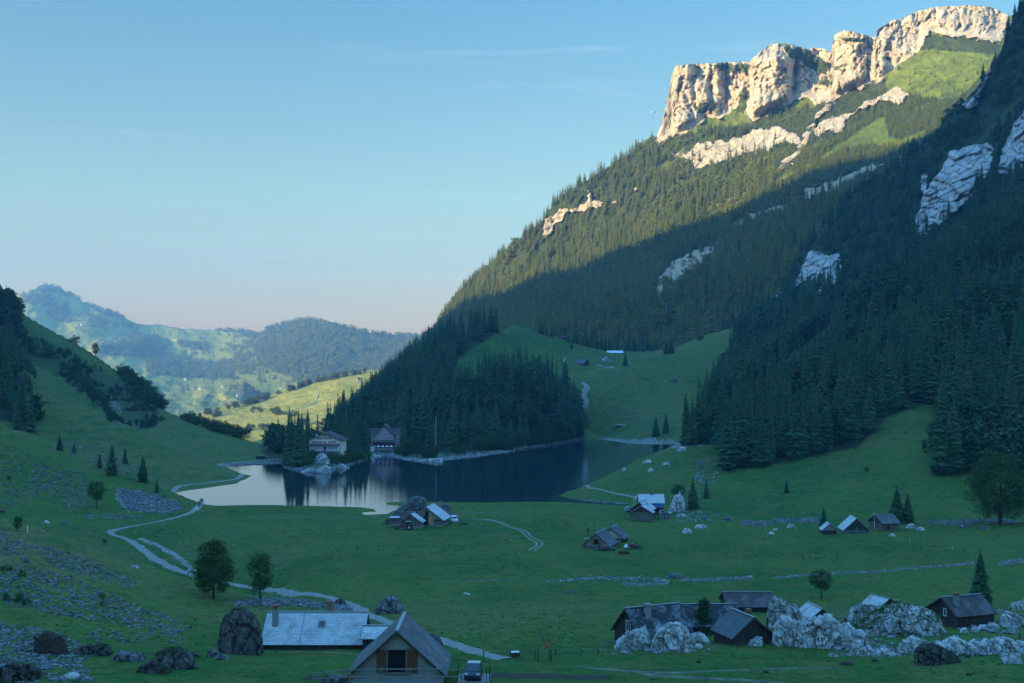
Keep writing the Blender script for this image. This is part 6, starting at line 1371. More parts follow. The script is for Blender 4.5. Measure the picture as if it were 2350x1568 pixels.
ch = building('chapel', 1016, 1026, 640, 12, 4.2, 5.0, 2.6, 5.0, WSTONE, TILE_GREY, 'small stone chapel half hidden in the trees at the far shore', 'chapel', ov=.25); door(ch, 0, 0, .9, 1.8)
# high pasture
u1 = building('hut', 1346, 838.5, 935, 55, 7.0, 8.0, 1.6, 4.9, WRED, TILE_BLUE, 'grey roofed hut with a dark red gable on the high pasture', 'hut', ov=.4)
u2 = building('hut', 1394, 833.5, 955, 8, 7.0, 6.0, 2.6, 5.0, plain_mat('silver_board', (.30, .31, .32), .8), SHEETMETAL, 'silver grey hut right of the red gabled hut', 'hut', ov=.3)
for nm, x0, ln, lb in (('barn', 1393.5, 5.4, 'shorter white roofed barn on the high pasture'), ('barn', 1409, 8.0, 'longer white roofed barn on the high pasture')):
    q = building(nm, x0, 812, 1015, -90, 6.0, ln, 1.2, 3.1, WGREY, plain_mat('white_sheet', (.62, .64, .66), .6, var=.05), lb, 'barn', ov=.3, ridge=False); q.location = P(x0, 813, 1010) + Vector((0, 3, 0))
u5 = building('hut', 1284, 779, 1012, -85, 5.0, 5.6, 1.4, 3.2, WDARK, TILE_BROWN, 'brown hut on the crest of the high pasture', 'hut', ov=.3); u5.location = P(1284, 780, 1010) + Vector((0, 2.5, .5))
# farmhouses on the far hills
FARH = [(640, 632, 9, 'uppermost left'), (685, 632, 14, 'long'), (857, 772, 9, 'lone'), (1430, 665, 16, 'wide'), (1465, 643, 13, 'grey roofed'), (1620, 865, 9, 'reddish'), (2045, 840, 9, 'small'), (2105, 888, 14, 'bright'), (2150, 838, 11, 'white'), (2180, 743, 16, 'low'), (1410, 1088, 10, 'square'), (1550, 1088, 15, 'red roofed'),
        (1555, 1173, 9, 'tiny'), (1615, 1165, 15, 'large'), (1675, 1165, 12, 'brown'), (1860, 1148, 10, 'white walled'), (2140, 1170, 10, 'pale'), (2000, 1230, 18, 'broad'), (2170, 1068, 9, 'little'), (2195, 805, 8, 'upper right')]
WALLW = plain_mat('far_white_wall', (.48, .45, .40), .8, var=.05); ROOFR = plain_mat('far_red_roof', (.30, .14, .10), .8, var=.1)
for i, (X, Y, w, ad) in enumerate(FARH):
    px, py = X * .2744, 573.7 + Y * .2744
    q = hit_on(hillA, px, py)
    if q is None: q = hit_on(hillB, px, py)
    if q is None: continue
    o = thing('farmhouse', q, .9 + i * .35, '%s distant farmhouse number %s from the left on the sunlit hills' % (ad, i + 1) if False else '%s distant farmhouse %s on the sunlit far hills' % (ad, ['high on the left hill', 'below the left ridge', 'on the green ledge above the dark woods', 'in the middle of the far pastures', 'above the wide farmhouse', 'beside the wood in the middle', 'left of the bright one', 'on the right pasture edge', 'above the bright one', 'below the saddle', 'at the upper edge of the valley fields', 'in the valley fields', 'beside the large one', 'with trees around it', 'right of the large one', 'by the hedge in the valley', 'alone in the lower right field', 'half hidden by the brown trees', 'in the valley groves', 'near the rounded hill'][i]), 'farmhouse', 'farmhouses scattered over the far hills')
    s = w * .95
    part('wall', o, ([(-s / 2, -s * .4, -3), (s / 2, -s * .4, -3), (s / 2, s * .4, -3), (-s / 2, s * .4, -3), (-s / 2, -s * .4, s * .40), (s / 2, -s * .4, s * .40), (s / 2, s * .4, s * .40), (-s / 2, s * .4, s * .40), (-s / 2, 0, s * .68), (s / 2, 0, s * .68)],
                      [(0, 1, 5, 4), (2, 3, 7, 6), (1, 2, 6, 9, 5), (3, 0, 4, 8, 7)]), WALLW)
    part('roof', o, ([(-s * .58, -s * .48, s * .37), (s * .58, -s * .48, s * .37), (s * .58, 0, s * .74), (-s * .58, 0, s * .74), (s * .58, s * .48, s * .37), (-s * .58, s * .48, s * .37), (-s * .58, 0, s * .69), (s * .58, 0, s * .69)], [(0, 1, 2, 3), (3, 2, 4, 5), (0, 3, 6), (1, 7, 2)]), ROOFR)
q = hit_on(gold, 825, 873)
if q is not None:
    o = building('hut', 825, 873, q.y, 30, 9, 9, 3, 6, WPINK, TILE_BROWN, 'small hut on the golden spur at the forest edge', 'hut', ov=.5)
# ------------------------------------------------------------------ fences, signs, vehicles, people, animals
def post(px, py, top, r=.05, label='fence post', name='fence_post', group='fence posts', mat=DARKWOOD, d=None):
    p = hit(px, py) if d is None else P(px, py, d); H = (py - top) * p.y / F
    o = thing(name, p, 0, label, 'post', group); part('post', o, tubegeo((0, 0, -.3), (random.Random(px).uniform(-.04, .04), 0, H), r, 7), mat); return o
def fence(name, posts, rails, label, mat=OLDWOOD, r=.045, d=None, cat='fence'):
    """posts: (px, foot, top); rails: heights (share of the post) joined from post to post"""
    ps = [(hit(a, b) if d is None else P(a, b, d), (b - t)) for a, b, t in posts]
    o = thing(name, ps[0][0], 0, label, cat); base = ps[0][0]
    tops = []
    for p, hp in ps:
        H = hp * p.y / F; q = p - base; tops.append((q, H)); part('post', o, boxgeo(q.x, q.y, q.z + H / 2 - .2, r * 2.2, r * 2.2, H + .4), mat)
    for f in rails:
        for (a, ha), (b, hb) in zip(tops[:-1], tops[1:]):
            part('rail', o, tubegeo(a + Vector((0, -.06, ha * f)), b + Vector((0, -.06, hb * f)), r, 6), mat)
    return o
fence('wooden_fence', [(719, 1574, 1543), (804, 1572, 1534), (875, 1572, 1533), (941, 1572, 1533), (1001, 1572, 1533), (1059, 1572, 1534)], (.93, .50), 'weathered grey rail fence in front of the barn with brown shutters', OLDWOOD, .055, 96.5)
fence('wooden_fence', [(640, 1510, 1497), (684, 1510, 1495), (743, 1511, 1496), (806, 1514, 1499)], (.92, .45), 'fresh wooden rail fence below the long pale roofed house', NEWWOOD, .05, 119)
fence('wooden_fence', [(1376, 1492, 1473), (1395, 1486, 1471), (1416, 1484, 1470)], (.95, .6), 'rail corner of a cattle pen left of the furrowed rock', OLDWOOD, .045)
fence('wooden_fence', [(1054, 1196, 1188), (1063, 1195, 1188), (1072, 1194, 1187), (1082, 1193, 1186)], (.9, .5), 'short rail fence right of the lakeside farm', OLDWOOD, .06)
fence('wooden_fence', [(1011, 1199, 1193), (1022, 1198, 1192), (1034, 1197, 1191)], (.9, .5), 'low rail fence between barn and van at the lakeside farm', OLDWOOD, .06)
fence('wooden_fence', [(2007, 1220, 1214), (2020, 1219, 1213), (2040, 1217, 1211), (2060, 1214, 1208), (2075, 1211, 1205)], (.9, .45), 'grey rail fence along the brown boarded hut', OLDWOOD, .06)
fence('wooden_fence', [(1923, 1227, 1219), (1930, 1227, 1219), (1936, 1227, 1219)], (.9, .5, .2), 'short pen fence between the smallest and the middle dark hut', OLDWOOD, .05)
LONGF = [(1110, 1510, 1493), (1172, 1508, 1492), (1192, 1508, 1494), (1228, 1515, 1491), (1235, 1517, 1490), (1261, 1517, 1490), (1265, 1518, 1491), (1275, 1504, 1490), (1373, 1502, 1488), (1615, 1493, 1481), (1693, 1490, 1477), (1752, 1488, 1476), (1985, 1486, 1472), (2068, 1480, 1468), (2160, 1476, 1464), (2340, 1470, 1453)]
wf = fence('wire_fence', LONGF, (), 'wire fence of thin dark posts running across the lower meadow to the right edge', DARKWOOD, .045)
basep = hit(LONGF[0][0], LONGF[0][1]); pp = [(hit(a, b) - basep, (b - t) * hit(a, b).y / F) for a, b, t in LONGF]
pp = [p for i, p in enumerate(pp) if i in (0, 1, 2, 5, 7, 8, 9, 10, 11, 12, 13, 14, 15)]
part('wire', wf, [tubegeo(a + Vector((0, 0, ha * f)), b + Vector((0, 0, hb * f)), .010, 4) for f in (.9, .6) for (a, ha), (b, hb) in zip(pp[:-1], pp[1:])], METALG)
for i, (x, y, t) in enumerate(((391, 1253, 1244), (414, 1250, 1243), (430, 1247, 1241), (345, 1210, 1205), (374, 1206, 1201), (298, 1212, 1207), (1600, 1198, 1190), (1625, 1196, 1189), (1678, 1196, 1188), (1715, 1217, 1208), (1757, 1216, 1208), (1827, 1216, 1208), (2035, 1240, 1232), (2088, 1246, 1238), (1393, 1264, 1254), (1358, 1264, 1255), (1440, 1258, 1248), (2186, 1262, 1253), (2138, 1300, 1290))):
    post(x, y, t, .04, 'thin pale fence stake standing in the grass', 'fence_post', 'thin pale stakes in the meadows', WHITEP if i % 3 else OLDWOOD)
post(63, 1223, 1206, .09, 'white post marker on the crest of the left foreground slope', 'marker_post', None, WHITEP)
# hanging sign
p = hit(1243.5, 1514); k = p.y / F
sg = thing('sign_post', p, 0, 'tall post carrying a square orange wooden board with small dark lettering', 'sign')
part('pole', sg, tubegeo((0, 0, -.3), (0, 0, 61 * k), .055), OLDWOOD)
part('bracket', sg, [tubegeo((0, 0, 50 * k), (20 * k, 0, 42 * k), .02), tubegeo((0, 0, 42 * k), (22 * k, 0, 42 * k), .025), tubegeo((2 * k, 0, 54 * k), (2 * k, 0, 42 * k), .03)], DARKWOOD)
bd = part('board', sg, [boxgeo(13.2 * k, 0, 33 * k, 17.6 * k, .05, 15.5 * k)], plain_mat('orange_board', (.34, .17, .07), .8, var=.2, scl=5))
part('lettering', bd, [boxgeo((11.4 + i * 1.25) * k, -.032, 28.8 * k, .95 * k, .012, 1.9 * k) for i in range(3)] + [boxgeo(10.4 * k, -.032, 38 * k, .35 * k, .012, 4.5 * k)], DARKWOOD)
# white topped feeding box
p = hit(1183, 1508); bx = thing('feed_box', p, .1, 'small dark box with a white lid standing by the fence', 'box'); part('body', bx, boxgeo(0, 0, .22, .78, .55, .6), DARKWOOD); part('lid', bx, boxgeo(-.04, 0, .55, .85, .6, .06, 0), WHITEP)
# troughs
def trough(px, py, w, h, dp, rz, lb, mat):
    p = hit(px, py); o = thing('water_trough', p, rz, lb, 'trough')
    part('basin', o, [boxgeo(0, -dp / 2, h / 2, w, .08, h), boxgeo(0, dp / 2, h / 2, w, .08, h), boxgeo(-w / 2 + .04, 0, h / 2, .08, dp - .08, h), boxgeo(w / 2 - .04, 0, h / 2, .08, dp - .08, h), boxgeo(0, 0, .06, w - .16, dp - .08, .1)], mat)
    part('water', o, boxgeo(0, 0, h * .8, w - .17, dp - .09, .02), WATER); part('spout', o, tubegeo((w * .1, 0, 0), (w * .1, 0, h + .25), .04), DARKWOOD)
trough(1311, 1362, 2.5, .42, .7, 0, 'long pale cattle trough alone in the middle meadow', OLDWOOD)
trough(1432, 1272, 2.4, .6, .8, 0, 'dark log trough in the grass below the dark estate car', DARKWOOD)
trough(1065, 1204, 2.0, .4, .8, 0, 'dark trough in the meadow right of the lakeside barn', DARKWOOD)
# utility pole and thin masts
p = hit(2017, 1397); up_ = thing('utility_pole', p, 0, 'dark wooden pole with a small crossbar behind the turfed ledge', 'pole'); part('pole', up_, tubegeo((0, 0, -.3), (-.15, 0, 36 * p.y / F), .07), DARKWOOD); part('crossbar', up_, boxgeo(-.1, 0, 30 * p.y / F, .6, .08, .08), DARKWOOD)
p = P(2007.3, 1221, 305); up_ = thing('mast', p, 0, 'thin pale mast in front of the brown boarded hut', 'mast'); part('pole', up_, tubegeo((0, 0, -.3), (-.2, 0, 45 * p.y / F), .05), WHITEP)
# flag
p = hit(1454.6, 1170); kf = p.y / F
fl = thing('flagpole', p, 0, 'flagpole with a long red hanging banner and white cross', 'flagpole'); part('pole', fl, tubegeo((0, 0, -.3), (0, 0, 43 * kf), .05), WHITEP)
bn = part('banner', fl, boxgeo(.02, -.05, 35.5 * kf, 2.4 * kf, .03, 13 * kf), plain_mat('flag_red', (.55, .02, .03), .7, var=.1))
part('cross', bn, [boxgeo(.02, -.075, 35.0 * kf, .75 * kf, .01, 4.2 * kf), boxgeo(.02, -.082, 35.6 * kf, 1.9 * kf, .01, 1.1 * kf)], WHITEP)
# wayside cross
p = hit(1349, 1238); kc = p.y / F
cr_ = thing('wayside_cross', p, 0, 'dark wayside cross with a round wreath on a stone base', 'cross')
part('post', cr_, tubegeo((0, 0, 0), (0, 0, 26 * kc), .06), DARKWOOD); part('arm', cr_, tubegeo((-5 * kc, 0, 21.5 * kc), (5 * kc, 0, 21.5 * kc), .05), DARKWOOD)
part('wreath', cr_, [tubegeo((2.0 * kc * math.cos(a), -.05, 21.2 * kc + 2.2 * kc * math.sin(a)), (2.0 * kc * math.cos(a + .63), -.05, 21.2 * kc + 2.2 * kc * math.sin(a + .63)), .07, 6) for a in [i * .6283 for i in range(10)]], DARKWOOD)
rr = random.Random(3)
part('stone_base', cr_, [(([(x * s_ + ox, y * s_ + oy, z * s_ * .7 + .2) for x, y, z in stone_geo(i % 5)[0]]), stone_geo(i % 5)[1]) for i in range(16) for s_, ox, oy in [(rr.uniform(.35, .6), rr.uniform(-.8, .8), rr.uniform(-.5, .5))]], ROCK_W)
# wood piles
def pile(px, py, w, h, dp, n, lb, mat, seed, name='firewood_pile', lr=(.06, .13), ll=(.5, .9), grp=None):
    r = random.Random(seed); p = hit(px, py); o = thing(name, p, 0, lb, 'wood pile', grp)
    for nm, c, mm in (('log', int(n * .6), mat), ('pale_log', n - int(n * .6), plain_mat('split_wood', (.34, .24, .17), .9, var=.3))):
        gs = []
        for _ in range(c):
            x = r.gauss(0, w * .24); x = max(-w / 2, min(w / 2, x)); z = r.random() ** 1.2 * h * (1 - (2 * x / w) ** 2); a = r.uniform(-.5, .5) + (1.57 if r.random() < .5 else 0); L_ = r.uniform(*ll) / 2; y = r.uniform(-dp / 2, dp / 2)
            gs.append(tubegeo((x - math.cos(a) * L_, y - math.sin(a) * L_, z + .1 + r.uniform(-.1, .1)), (x + math.cos(a) * L_, y + math.sin(a) * L_, z + .1 + r.uniform(-.1, .1)), r.uniform(*lr), 6))
        part(nm, o, gs, mm)
    return o
pile(895, 1203, 3.6, 1.5, 1.6, 110, 'heap of split firewood left of the lakeside farm', DARKWOOD, 1)
pile(1455, 1259, 3.8, 1.25, 1.6, 110, 'heap of firewood right of the narrow house', DARKWOOD, 2)
pile(1425, 979, 7.5, 1.2, 3, 22, 'stack of felled tree trunks by the gravel beach', OLDWOOD, 3, 'log_pile', (.3, .5), (5, 8))
pl = pile(908, 1210, 3.6, .8, 1.6, 30, 'stack of grey planks in front of the plank shed', OLDWOOD, 4, 'plank_stack', (.06, .1), (2, 3.2))
p = hit(1437.5, 1258); wt = thing('woodpile_cover', p, 0, 'white plastic sheet over the left end of the firewood heap', 'cover'); part('sheet', wt, ([(-.6, -.5, 0), (.6, -.5, 0), (.45, .1, .95), (-.35, .1, .85), (.6, .6, 0), (-.6, .6, 0)], [(0, 1, 2, 3), (3, 2, 4, 5), (0, 3, 5), (1, 4, 2)]), WHITEP)
# vehicles: side profile lofted across the width
def car(px, py, rz, Lc, Wc, Hc, prof, glass, paint, lb, name='parked_car', cat='car', wheel_r=.32, wx=(.18, .80), roof=None, d=None, lights=True, parts=()):
    p = hit(px, py) if d is None else P(px, py, d); o = thing(name, p, rz, lb, cat)
    n = len(prof); ys = [(-.5, .80), (-.46, .97), (-.30, 1.0), (.30, 1.0), (.46, .97), (.5, .80)]
    V = []
    for (y, k) in ys:
        for (x, z) in prof:
            inn = 1 - .22 * max(0, (z - .52)) if z > .52 else 1
            zz = z if z < .5 else .5 + (z - .5) * (k if abs(y) > .4 else 1)
            V.append(((x - .5) * Lc * (1 if abs(y) < .45 else .985), y * Wc * inn, zz * Hc))
    Fc = []
    for j in range(len(ys) - 1):
        for i in range(n): Fc.append((j * n + i, j * n + (i + 1) % n, (j + 1) * n + (i + 1) % n, (j + 1) * n + i))
    Fc += [tuple(range(n))[::-1], tuple((len(ys) - 1) * n + i for i in range(n))]
    body = part('body', o, (V, Fc), paint)
    for wi, ax in enumerate(wx):
        for s in (-1, 1):
            x = (ax - .5) * Lc; y = s * (Wc / 2 - .10)
            wh = part('wheel', o, tubegeo((x, y - s * .08, wheel_r), (x, y + s * .11, wheel_r), wheel_r, 16), TREAD)
            part('rim', wh, tubegeo((x, y + s * .10, wheel_r), (x, y + s * .125, wheel_r), wheel_r * .58, 12), METALG)
    for (nm, a, b_, c_, e_) in glass.get('side', []):
        for s in (-1, 1):
            yy = s * (Wc / 2 * .93 + .0); q = [a, b_, c_, e_]
            V = [((x - .5) * Lc, s * Wc / 2 * (1 - .22 * max(0, z - .52)) + s * .012, z * Hc) for x, z in q] + [((x - .5) * Lc, s * Wc / 2 * (1 - .22 * max(0, z - .52)) - s * .05, z * Hc) for x, z in q]
            part('side_window', o, (V, [(0, 1, 2, 3), (7, 6, 5, 4), (0, 4, 5, 1), (2, 6, 7, 3)]), GLASSD)
    for (nm, (x0, z0), (x1, z1)) in glass.get('cross', []):
        w0 = Wc * .43 * (1 - .22 * max(0, z0 - .5)); w1 = Wc * .40 * (1 - .22 * max(0, z1 - .5)); sg_ = 1 if x0 > .5 or nm == 'windscreen' else -1
        off = Vector(((z1 - z0) * Hc, 0, -(x1 - x0) * Lc)).normalized() * .03
        if off.z < 0 and nm != 'grille': off = -off
        A = [Vector(((x0 - .5) * Lc, -w0, z0 * Hc)), Vector(((x0 - .5) * Lc, w0, z0 * Hc)), Vector(((x1 - .5) * Lc, w1, z1 * Hc)), Vector(((x1 - .5) * Lc, -w1, z1 * Hc))]
        part(nm, o, ([tuple(a + off) for a in A] + [tuple(a - off) for a in A], [(0, 1, 2, 3), (7, 6, 5, 4), (0, 4, 5, 1), (2, 6, 7, 3)]), GLASSD)
    if lights:
        for s in (-1, 1):
            part('headlight', o, boxgeo(.485 * Lc, s * Wc * .36, .47 * Hc, .08, .30, .14), plain_mat('lamp_glass', (.7, .72, .75), .2)); part('tail_light', o, boxgeo(-.492 * Lc, s * Wc * .40, .50 * Hc, .05, .16, .2), REDP)
    if roof: part('roof_panel', o, boxgeo(roof[0] * Lc, 0, Hc * 1.0 + .0, roof[1] * Lc, Wc * .78, .05), roof[2])
    return o
ESTATE = [(0.01, .14), (.0, .45), (.02, .60), (.07, .93), (.10, .985), (.35, 1.0), (.52, .97), (.68, .64), (.97, .54), (1.0, .42), (1.0, .16), (.90, .12), (.1, .12)]
EG = {'side': [('a', (.09, .64), (.25, .64), (.25, .91), (.12, .91)), ('b', (.28, .64), (.44, .64), (.44, .92), (.28, .92)), ('c', (.47, .64), (.64, .64), (.53, .90), (.47, .92))], 'cross': [('windscreen', (.67, .66), (.535, .95)), ('rear_window', (.025, .62), (.075, .92))]}
NAVY = plain_mat('dark_blue_car_paint', (.02, .025, .045), .25, var=.05, spec=.6); SILV = plain_mat('silver_car_paint', (.42, .44, .46), .3, .4, var=.05); WCAR = plain_mat('white_car_paint', (.62, .64, .66), .3, var=.05); BLK = plain_mat('black_car_paint', (.015, .016, .018), .25, var=.05, spec=.6)
car(1392, 1264, 0, 3.9, 1.6, 1.35, ESTATE, EG, NAVY, 'dark blue estate car parked in front of the grey barn', wheel_r=.30)
SMART = [(0.02, .16), (.0, .45), (.04, .62), (.10, .92), (.18, .99), (.52, 1.0), (.66, .90), (.84, .60), (.97, .50), (1.0, .38), (1.0, .16), (.9, .12), (.1, .12)]
SG = {'side': [('a', (.30, .60), (.76, .60), (.64, .87), (.32, .92))], 'cross': [('windscreen', (.845, .60), (.665, .895)), ('rear_window', (.05, .62), (.10, .9))]}
car(1087, 1556, -math.pi / 2 - .08, 2.35, 1.48, 1.36, SMART, SG, NAVY, 'tiny dark blue two seat car with pale roof in a rail pen by the barn', wheel_r=.27, roof=(-.14, .36, SILV), d=103.0)
CARB = P(1087, 1556, 103.0)
pen = thing('car_pen', CARB, 0, 'low platform with a dark rail cage round the tiny two seat car', 'pen')
part('platform', pen, boxgeo(0.05, .2, -.12, 2.9, 2.9, .16), WGREY)
for k_, (x, y) in enumerate(((-1.42, -1.1), (-1.42, 1.3), (1.45, -1.1), (1.2, -1.1), (1.45, 1.3))): part('post', pen, boxgeo(x, y, .62, .08, .08, 1.35), DARKWOOD)
for z in (1.25, .7): part('rail', pen, [tubegeo((-1.42, -1.1, z), (-1.42, 1.3, z), .035), tubegeo((1.45, -1.1, z), (1.45, 1.3, z), .035)], DARKWOOD)
part('rail', pen, [tubegeo((-1.42, 1.3, 1.25), (1.45, 1.3, 1.15), .035)], DARKWOOD)
VAN = [(0.01, .12), (.0, .5), (.02, .93), (.06, .99), (.62, 1.0), (.74, .92), (.86, .60), (.98, .50), (1.0, .36), (1.0, .14), (.9, .1), (.1, .1)]
VG = {'side': [('a', (.10, .58), (.32, .58), (.32, .86), (.10, .86)), ('b', (.36, .58), (.58, .58), (.58, .86), (.36, .86)), ('c', (.62, .58), (.80, .58), (.72, .84), (.62, .86))], 'cross': [('windscreen', (.85, .62), (.745, .91)), ('rear_window', (.01, .6), (.03, .9))]}
car(1042, 1198, -math.pi / 2 + .25, 3.6, 1.75, 1.75, VAN, VG, WCAR, 'pale van facing the meadow beside the lakeside barn', 'parked_van', 'van', .33)
car(1517, 1181, -math.pi / 2 + .3, 3.8, 1.7, 1.5, VAN, VG, WCAR, 'white off-road car beside the awning of the flagpole farm', wheel_r=.34)
car(1537, 1180, -math.pi / 2 - .2, 3.6, 1.6, 1.35, ESTATE, EG, SILV, 'small silver car right of the white off-road car', wheel_r=.3)
car(600, 1054.5, .1, 5.5, 2.1, 1.9, VAN, VG, BLK, 'black off-road car on the path at the far end of the lake', wheel_r=.45)
# tractor
p = hit(936, 1212.5); p = Vector((p.x, p.y - 3.2, drop(p.x, p.y - 3.2))); tr = thing('tractor', p, math.pi, 'red tractor with front loader and dark cab before the plank shed', 'tractor')
part('bonnet', tr, boxgeo(.95, 0, 1.05, 1.5, .7, .6, 0, .12), REDP); cb = part('cab', tr, [boxgeo(-.45, 0, 1.0, 1.3, 1.1, .7), boxgeo(-.45, 0, 1.75, 1.15, 1.05, .9, 0, .08)], GLASSD); part('cab_roof', cb, boxgeo(-.45, 0, 2.25, 1.35, 1.2, .1), SILV)
for s in (-1, 1):
    for x, r_, n_ in ((-.75, .72, 'wheel'), (1.35, .45, 'wheel')):
        w_ = part(n_, tr, tubegeo((x, s * .62, r_), (x, s * .92, r_), r_, 20), TREAD); part('rim', w_, tubegeo((x, s * .90, r_), (x, s * .94, r_), r_ * .55, 14), SILV)
    part('mudguard', tr, boxgeo(-.75, s * .74, 1.48, 1.1, .32, .08, 0, .1), REDP)
ld = part('loader_arm', tr, [tubegeo((.2, s * .5, 1.3), (2.1, s * .5, 1.0), .07) for s in (-1, 1)] + [tubegeo((2.1, s * .5, 1.0), (2.7, s * .5, .35), .07) for s in (-1, 1)], DARKWOOD); part('bucket', ld, boxgeo(2.85, 0, .3, .4, 1.5, .45), DARKWOOD); part('exhaust', tr, tubegeo((1.2, .2, 1.3), (1.2, .2, 2.0), .05), DARKWOOD)
# blue and white trailer
p = hit(1441, 1176); tl = thing('farm_trailer', p, .2, 'blue and white farm trailer with raised drawbar left of the flagpole farm', 'trailer')
part('bed', tl, [boxgeo(0, 0, .62, 1.7, 1.3, .35), boxgeo(-.1, .1, 1.25, 1.0, 1.0, .55, 0, .2)], plain_mat('trailer_blue', (.10, .25, .48), .6)); part('drawbar', tl, tubegeo((-.7, 0, .7), (-1.5, -.1, 1.75), .07), WHITEP); part('hood', tl, boxgeo(-.1, .1, 1.62, 1.1, .9, .16), WHITEP)
for s in (-1, 1): part('wheel', tl, tubegeo((.1, s * .66, .32), (.1, s * .84, .32), .32, 14), TREAD)
# boat and jetty at the far left end
p = hit(521, 1067); bt = thing('rowing_boat', Vector((P(521, 1067, 1).x * p.y, p.y - 6, .1)), .2, 'pale rowing boat moored at the far left end of the lake', 'boat')
V = []
for x, w, z in ((-2.2, .5, .55), (-1.2, .8, .45), (0, .9, .4), (1.2, .7, .45), (2.3, .05, .7)): V += [(x, -w, z), (x, -w * .6, -.1), (x, w * .6, -.1), (x, w, z)]
part('hull', bt, (V, [(4 * i + j, 4 * i + j + 1, 4 * i + j + 5, 4 * i + j + 4) for i in range(4) for j in range(3)] + [(0, 3, 2, 1)]), WHITEP); part('bench', bt, [boxgeo(-.9, 0, .3, .3, 1.4, .06), boxgeo(.6, 0, .3, .3, 1.5, .06)], NEWWOOD)
# ------------------------------------------------------------------ people and animals
def skinned(name, nodes, edges, mat, parent=None, sub=1, root=0):
    me = bpy.data.meshes.new(name); me.from_pydata([n[:3] for n in nodes], edges, []); me.materials.append(mat)
    o = bpy.data.objects.new(name, me); COL.objects.link(o)
    m = o.modifiers.new('skin', 'SKIN'); m.use_smooth_shade = True
    sk = me.skin_vertices[0] if me.skin_vertices else None
    if sk is None:
        me.attributes.new('x', 'FLOAT', 'POINT')
    for i, n in enumerate(nodes):
        d_ = me.skin_vertices[0].data[i]; d_.radius = (n[3], n[4] if len(n) > 4 else n[3]); d_.use_root = (i == root)
    o.modifiers.new('sub', 'SUBSURF').levels = sub; o.modifiers['sub'].render_levels = sub
    if parent is not None: o.parent = parent
    return o
SKINM = plain_mat('skin', (.42, .26, .19), .6, var=.05)
def person(loc, rz, H, top, legs, lb, stride=.22, pack=None):
    o = thing('person', loc, rz, lb, 'person', None); s = H / 1.75
    N_ = [(0, 0, .95, .15, .11), (0, 0, 1.18, .15, .10), (0, 0, 1.40, .17, .10), (0, 0, 1.50, .06), (0, .01, 1.57, .085), (0, .01, 1.68, .09), (.20, 0, 1.40, .055), (.26, .03, 1.13, .042), (.25, .12, .90, .035), (.25, .15, .82, .035), (-.20, 0, 1.40, .055), (-.26, -.04, 1.13, .042), (-.25, .04, .90, .035), (-.25, .06, .82, .035),
          (.09, stride * .5, .50, .075), (.10, stride, .09, .05), (.10, stride + .14, .05, .045), (-.09, -stride * .2, .50, .075), (-.10, -stride, .10, .05), (-.10, -stride + .13, .05, .045), (.09, 0, .9, .10), (-.09, 0, .9, .10)]
    N_ = [tuple(c * s for c in n) for n in N_]
    E_ = [(0, 1), (1, 2), (2, 3), (3, 4), (4, 5), (2, 6), (6, 7), (7, 8), (8, 9), (2, 10), (10, 11), (11, 12), (12, 13), (0, 20), (20, 14), (14, 15), (15, 16), (0, 21), (21, 17), (17, 18), (18, 19)]
    skinned('body', N_, E_, SKINM, o)
    N2 = [(0, 0, .93, .165, .125), (0, 0, 1.18, .165, .115), (0, 0, 1.41, .185, .115), (.21, 0, 1.40, .07), (.265, .03, 1.13, .055), (.255, .11, .93, .048), (-.21, 0, 1.40, .07), (-.265, -.04, 1.13, .055), (-.255, .03, .93, .048)]
    skinned('jacket', [tuple(c * s for c in n) for n in N2], [(0, 1), (1, 2), (2, 3), (3, 4), (4, 5), (2, 6), (6, 7), (7, 8)], top, o)
    N3 = [(0, 0, .93, .15, .12), (.09, 0, .88, .11), (.09, stride * .5, .50, .088), (.10, stride, .12, .06), (-.09, 0, .88, .11), (-.09, -stride * .2, .50, .088), (-.10, -stride, .13, .06)]
    skinned('trousers', [tuple(c * s for c in n) for n in N3], [(0, 1), (1, 2), (2, 3), (0, 4), (4, 5), (5, 6)], legs, o)
    skinned('hair', [tuple(c * s for c in n) for n in [(0, -.01, 1.67, .098), (0, -.02, 1.74, .085)]], [(0, 1)], DARKWOOD, o)
    if pack: part('backpack', o, boxgeo(0, -.2 * s, 1.2 * s, .32 * s, .2 * s, .48 * s, 0, .2), pack)
    return o
blk = plain_mat('dark_cloth', (.02, .022, .03), .9, var=.1); tan = plain_mat('tan_cloth', (.30, .24, .17), .9, var=.1); blu = plain_mat('blue_cloth', (.05, .10, .24), .9, var=.1); gry = plain_mat('grey_cloth', (.2, .2, .21), .9, var=.1)
for px, py, rz, H, a, c, lb, pk in ((455.6, 1163.5, .3, 1.75, gry, blk, 'hiker in a grey top walking left in the front pair on the path', None), (459, 1163, .1, 1.7, blu, gry, 'hiker in a blue top right in the front pair on the path', blk), (460.5, 1157.5, .2, 1.8, blk, blk, 'hiker dressed in black left in the rear pair near the water', None), (465, 1157, -.2, 1.75, tan, blk, 'hiker in a tan top right in the rear pair near the water', blk)):
    person(hit(px, py), rz, H * 1.15, a, c, lb, pack=pk)
p = hit(451, 1176); ib = thing('notice_board', p, 0, 'small white notice board standing beside the path', 'notice board'); part('leg', ib, tubegeo((-.4, 0, 0), (-.4, 0, 1.5), .04), OLDWOOD); part('leg', ib, tubegeo((.4, 0, 0), (.4, 0, 1.5), .04), OLDWOOD); part('panel', ib, boxgeo(0, -.05, 1.15, 1.1, .05, .9), WHITEP)
p = hit(436, 1176); hy = thing('barrier_tape_post', p, 0, 'small orange marker at the edge of the path', 'marker'); part('stake', hy, tubegeo((0, 0, 0), (0, 0, .9), .04), ORNG); part('panel', hy, boxgeo(0, -.04, .75, .5, .04, .3), ORNG)
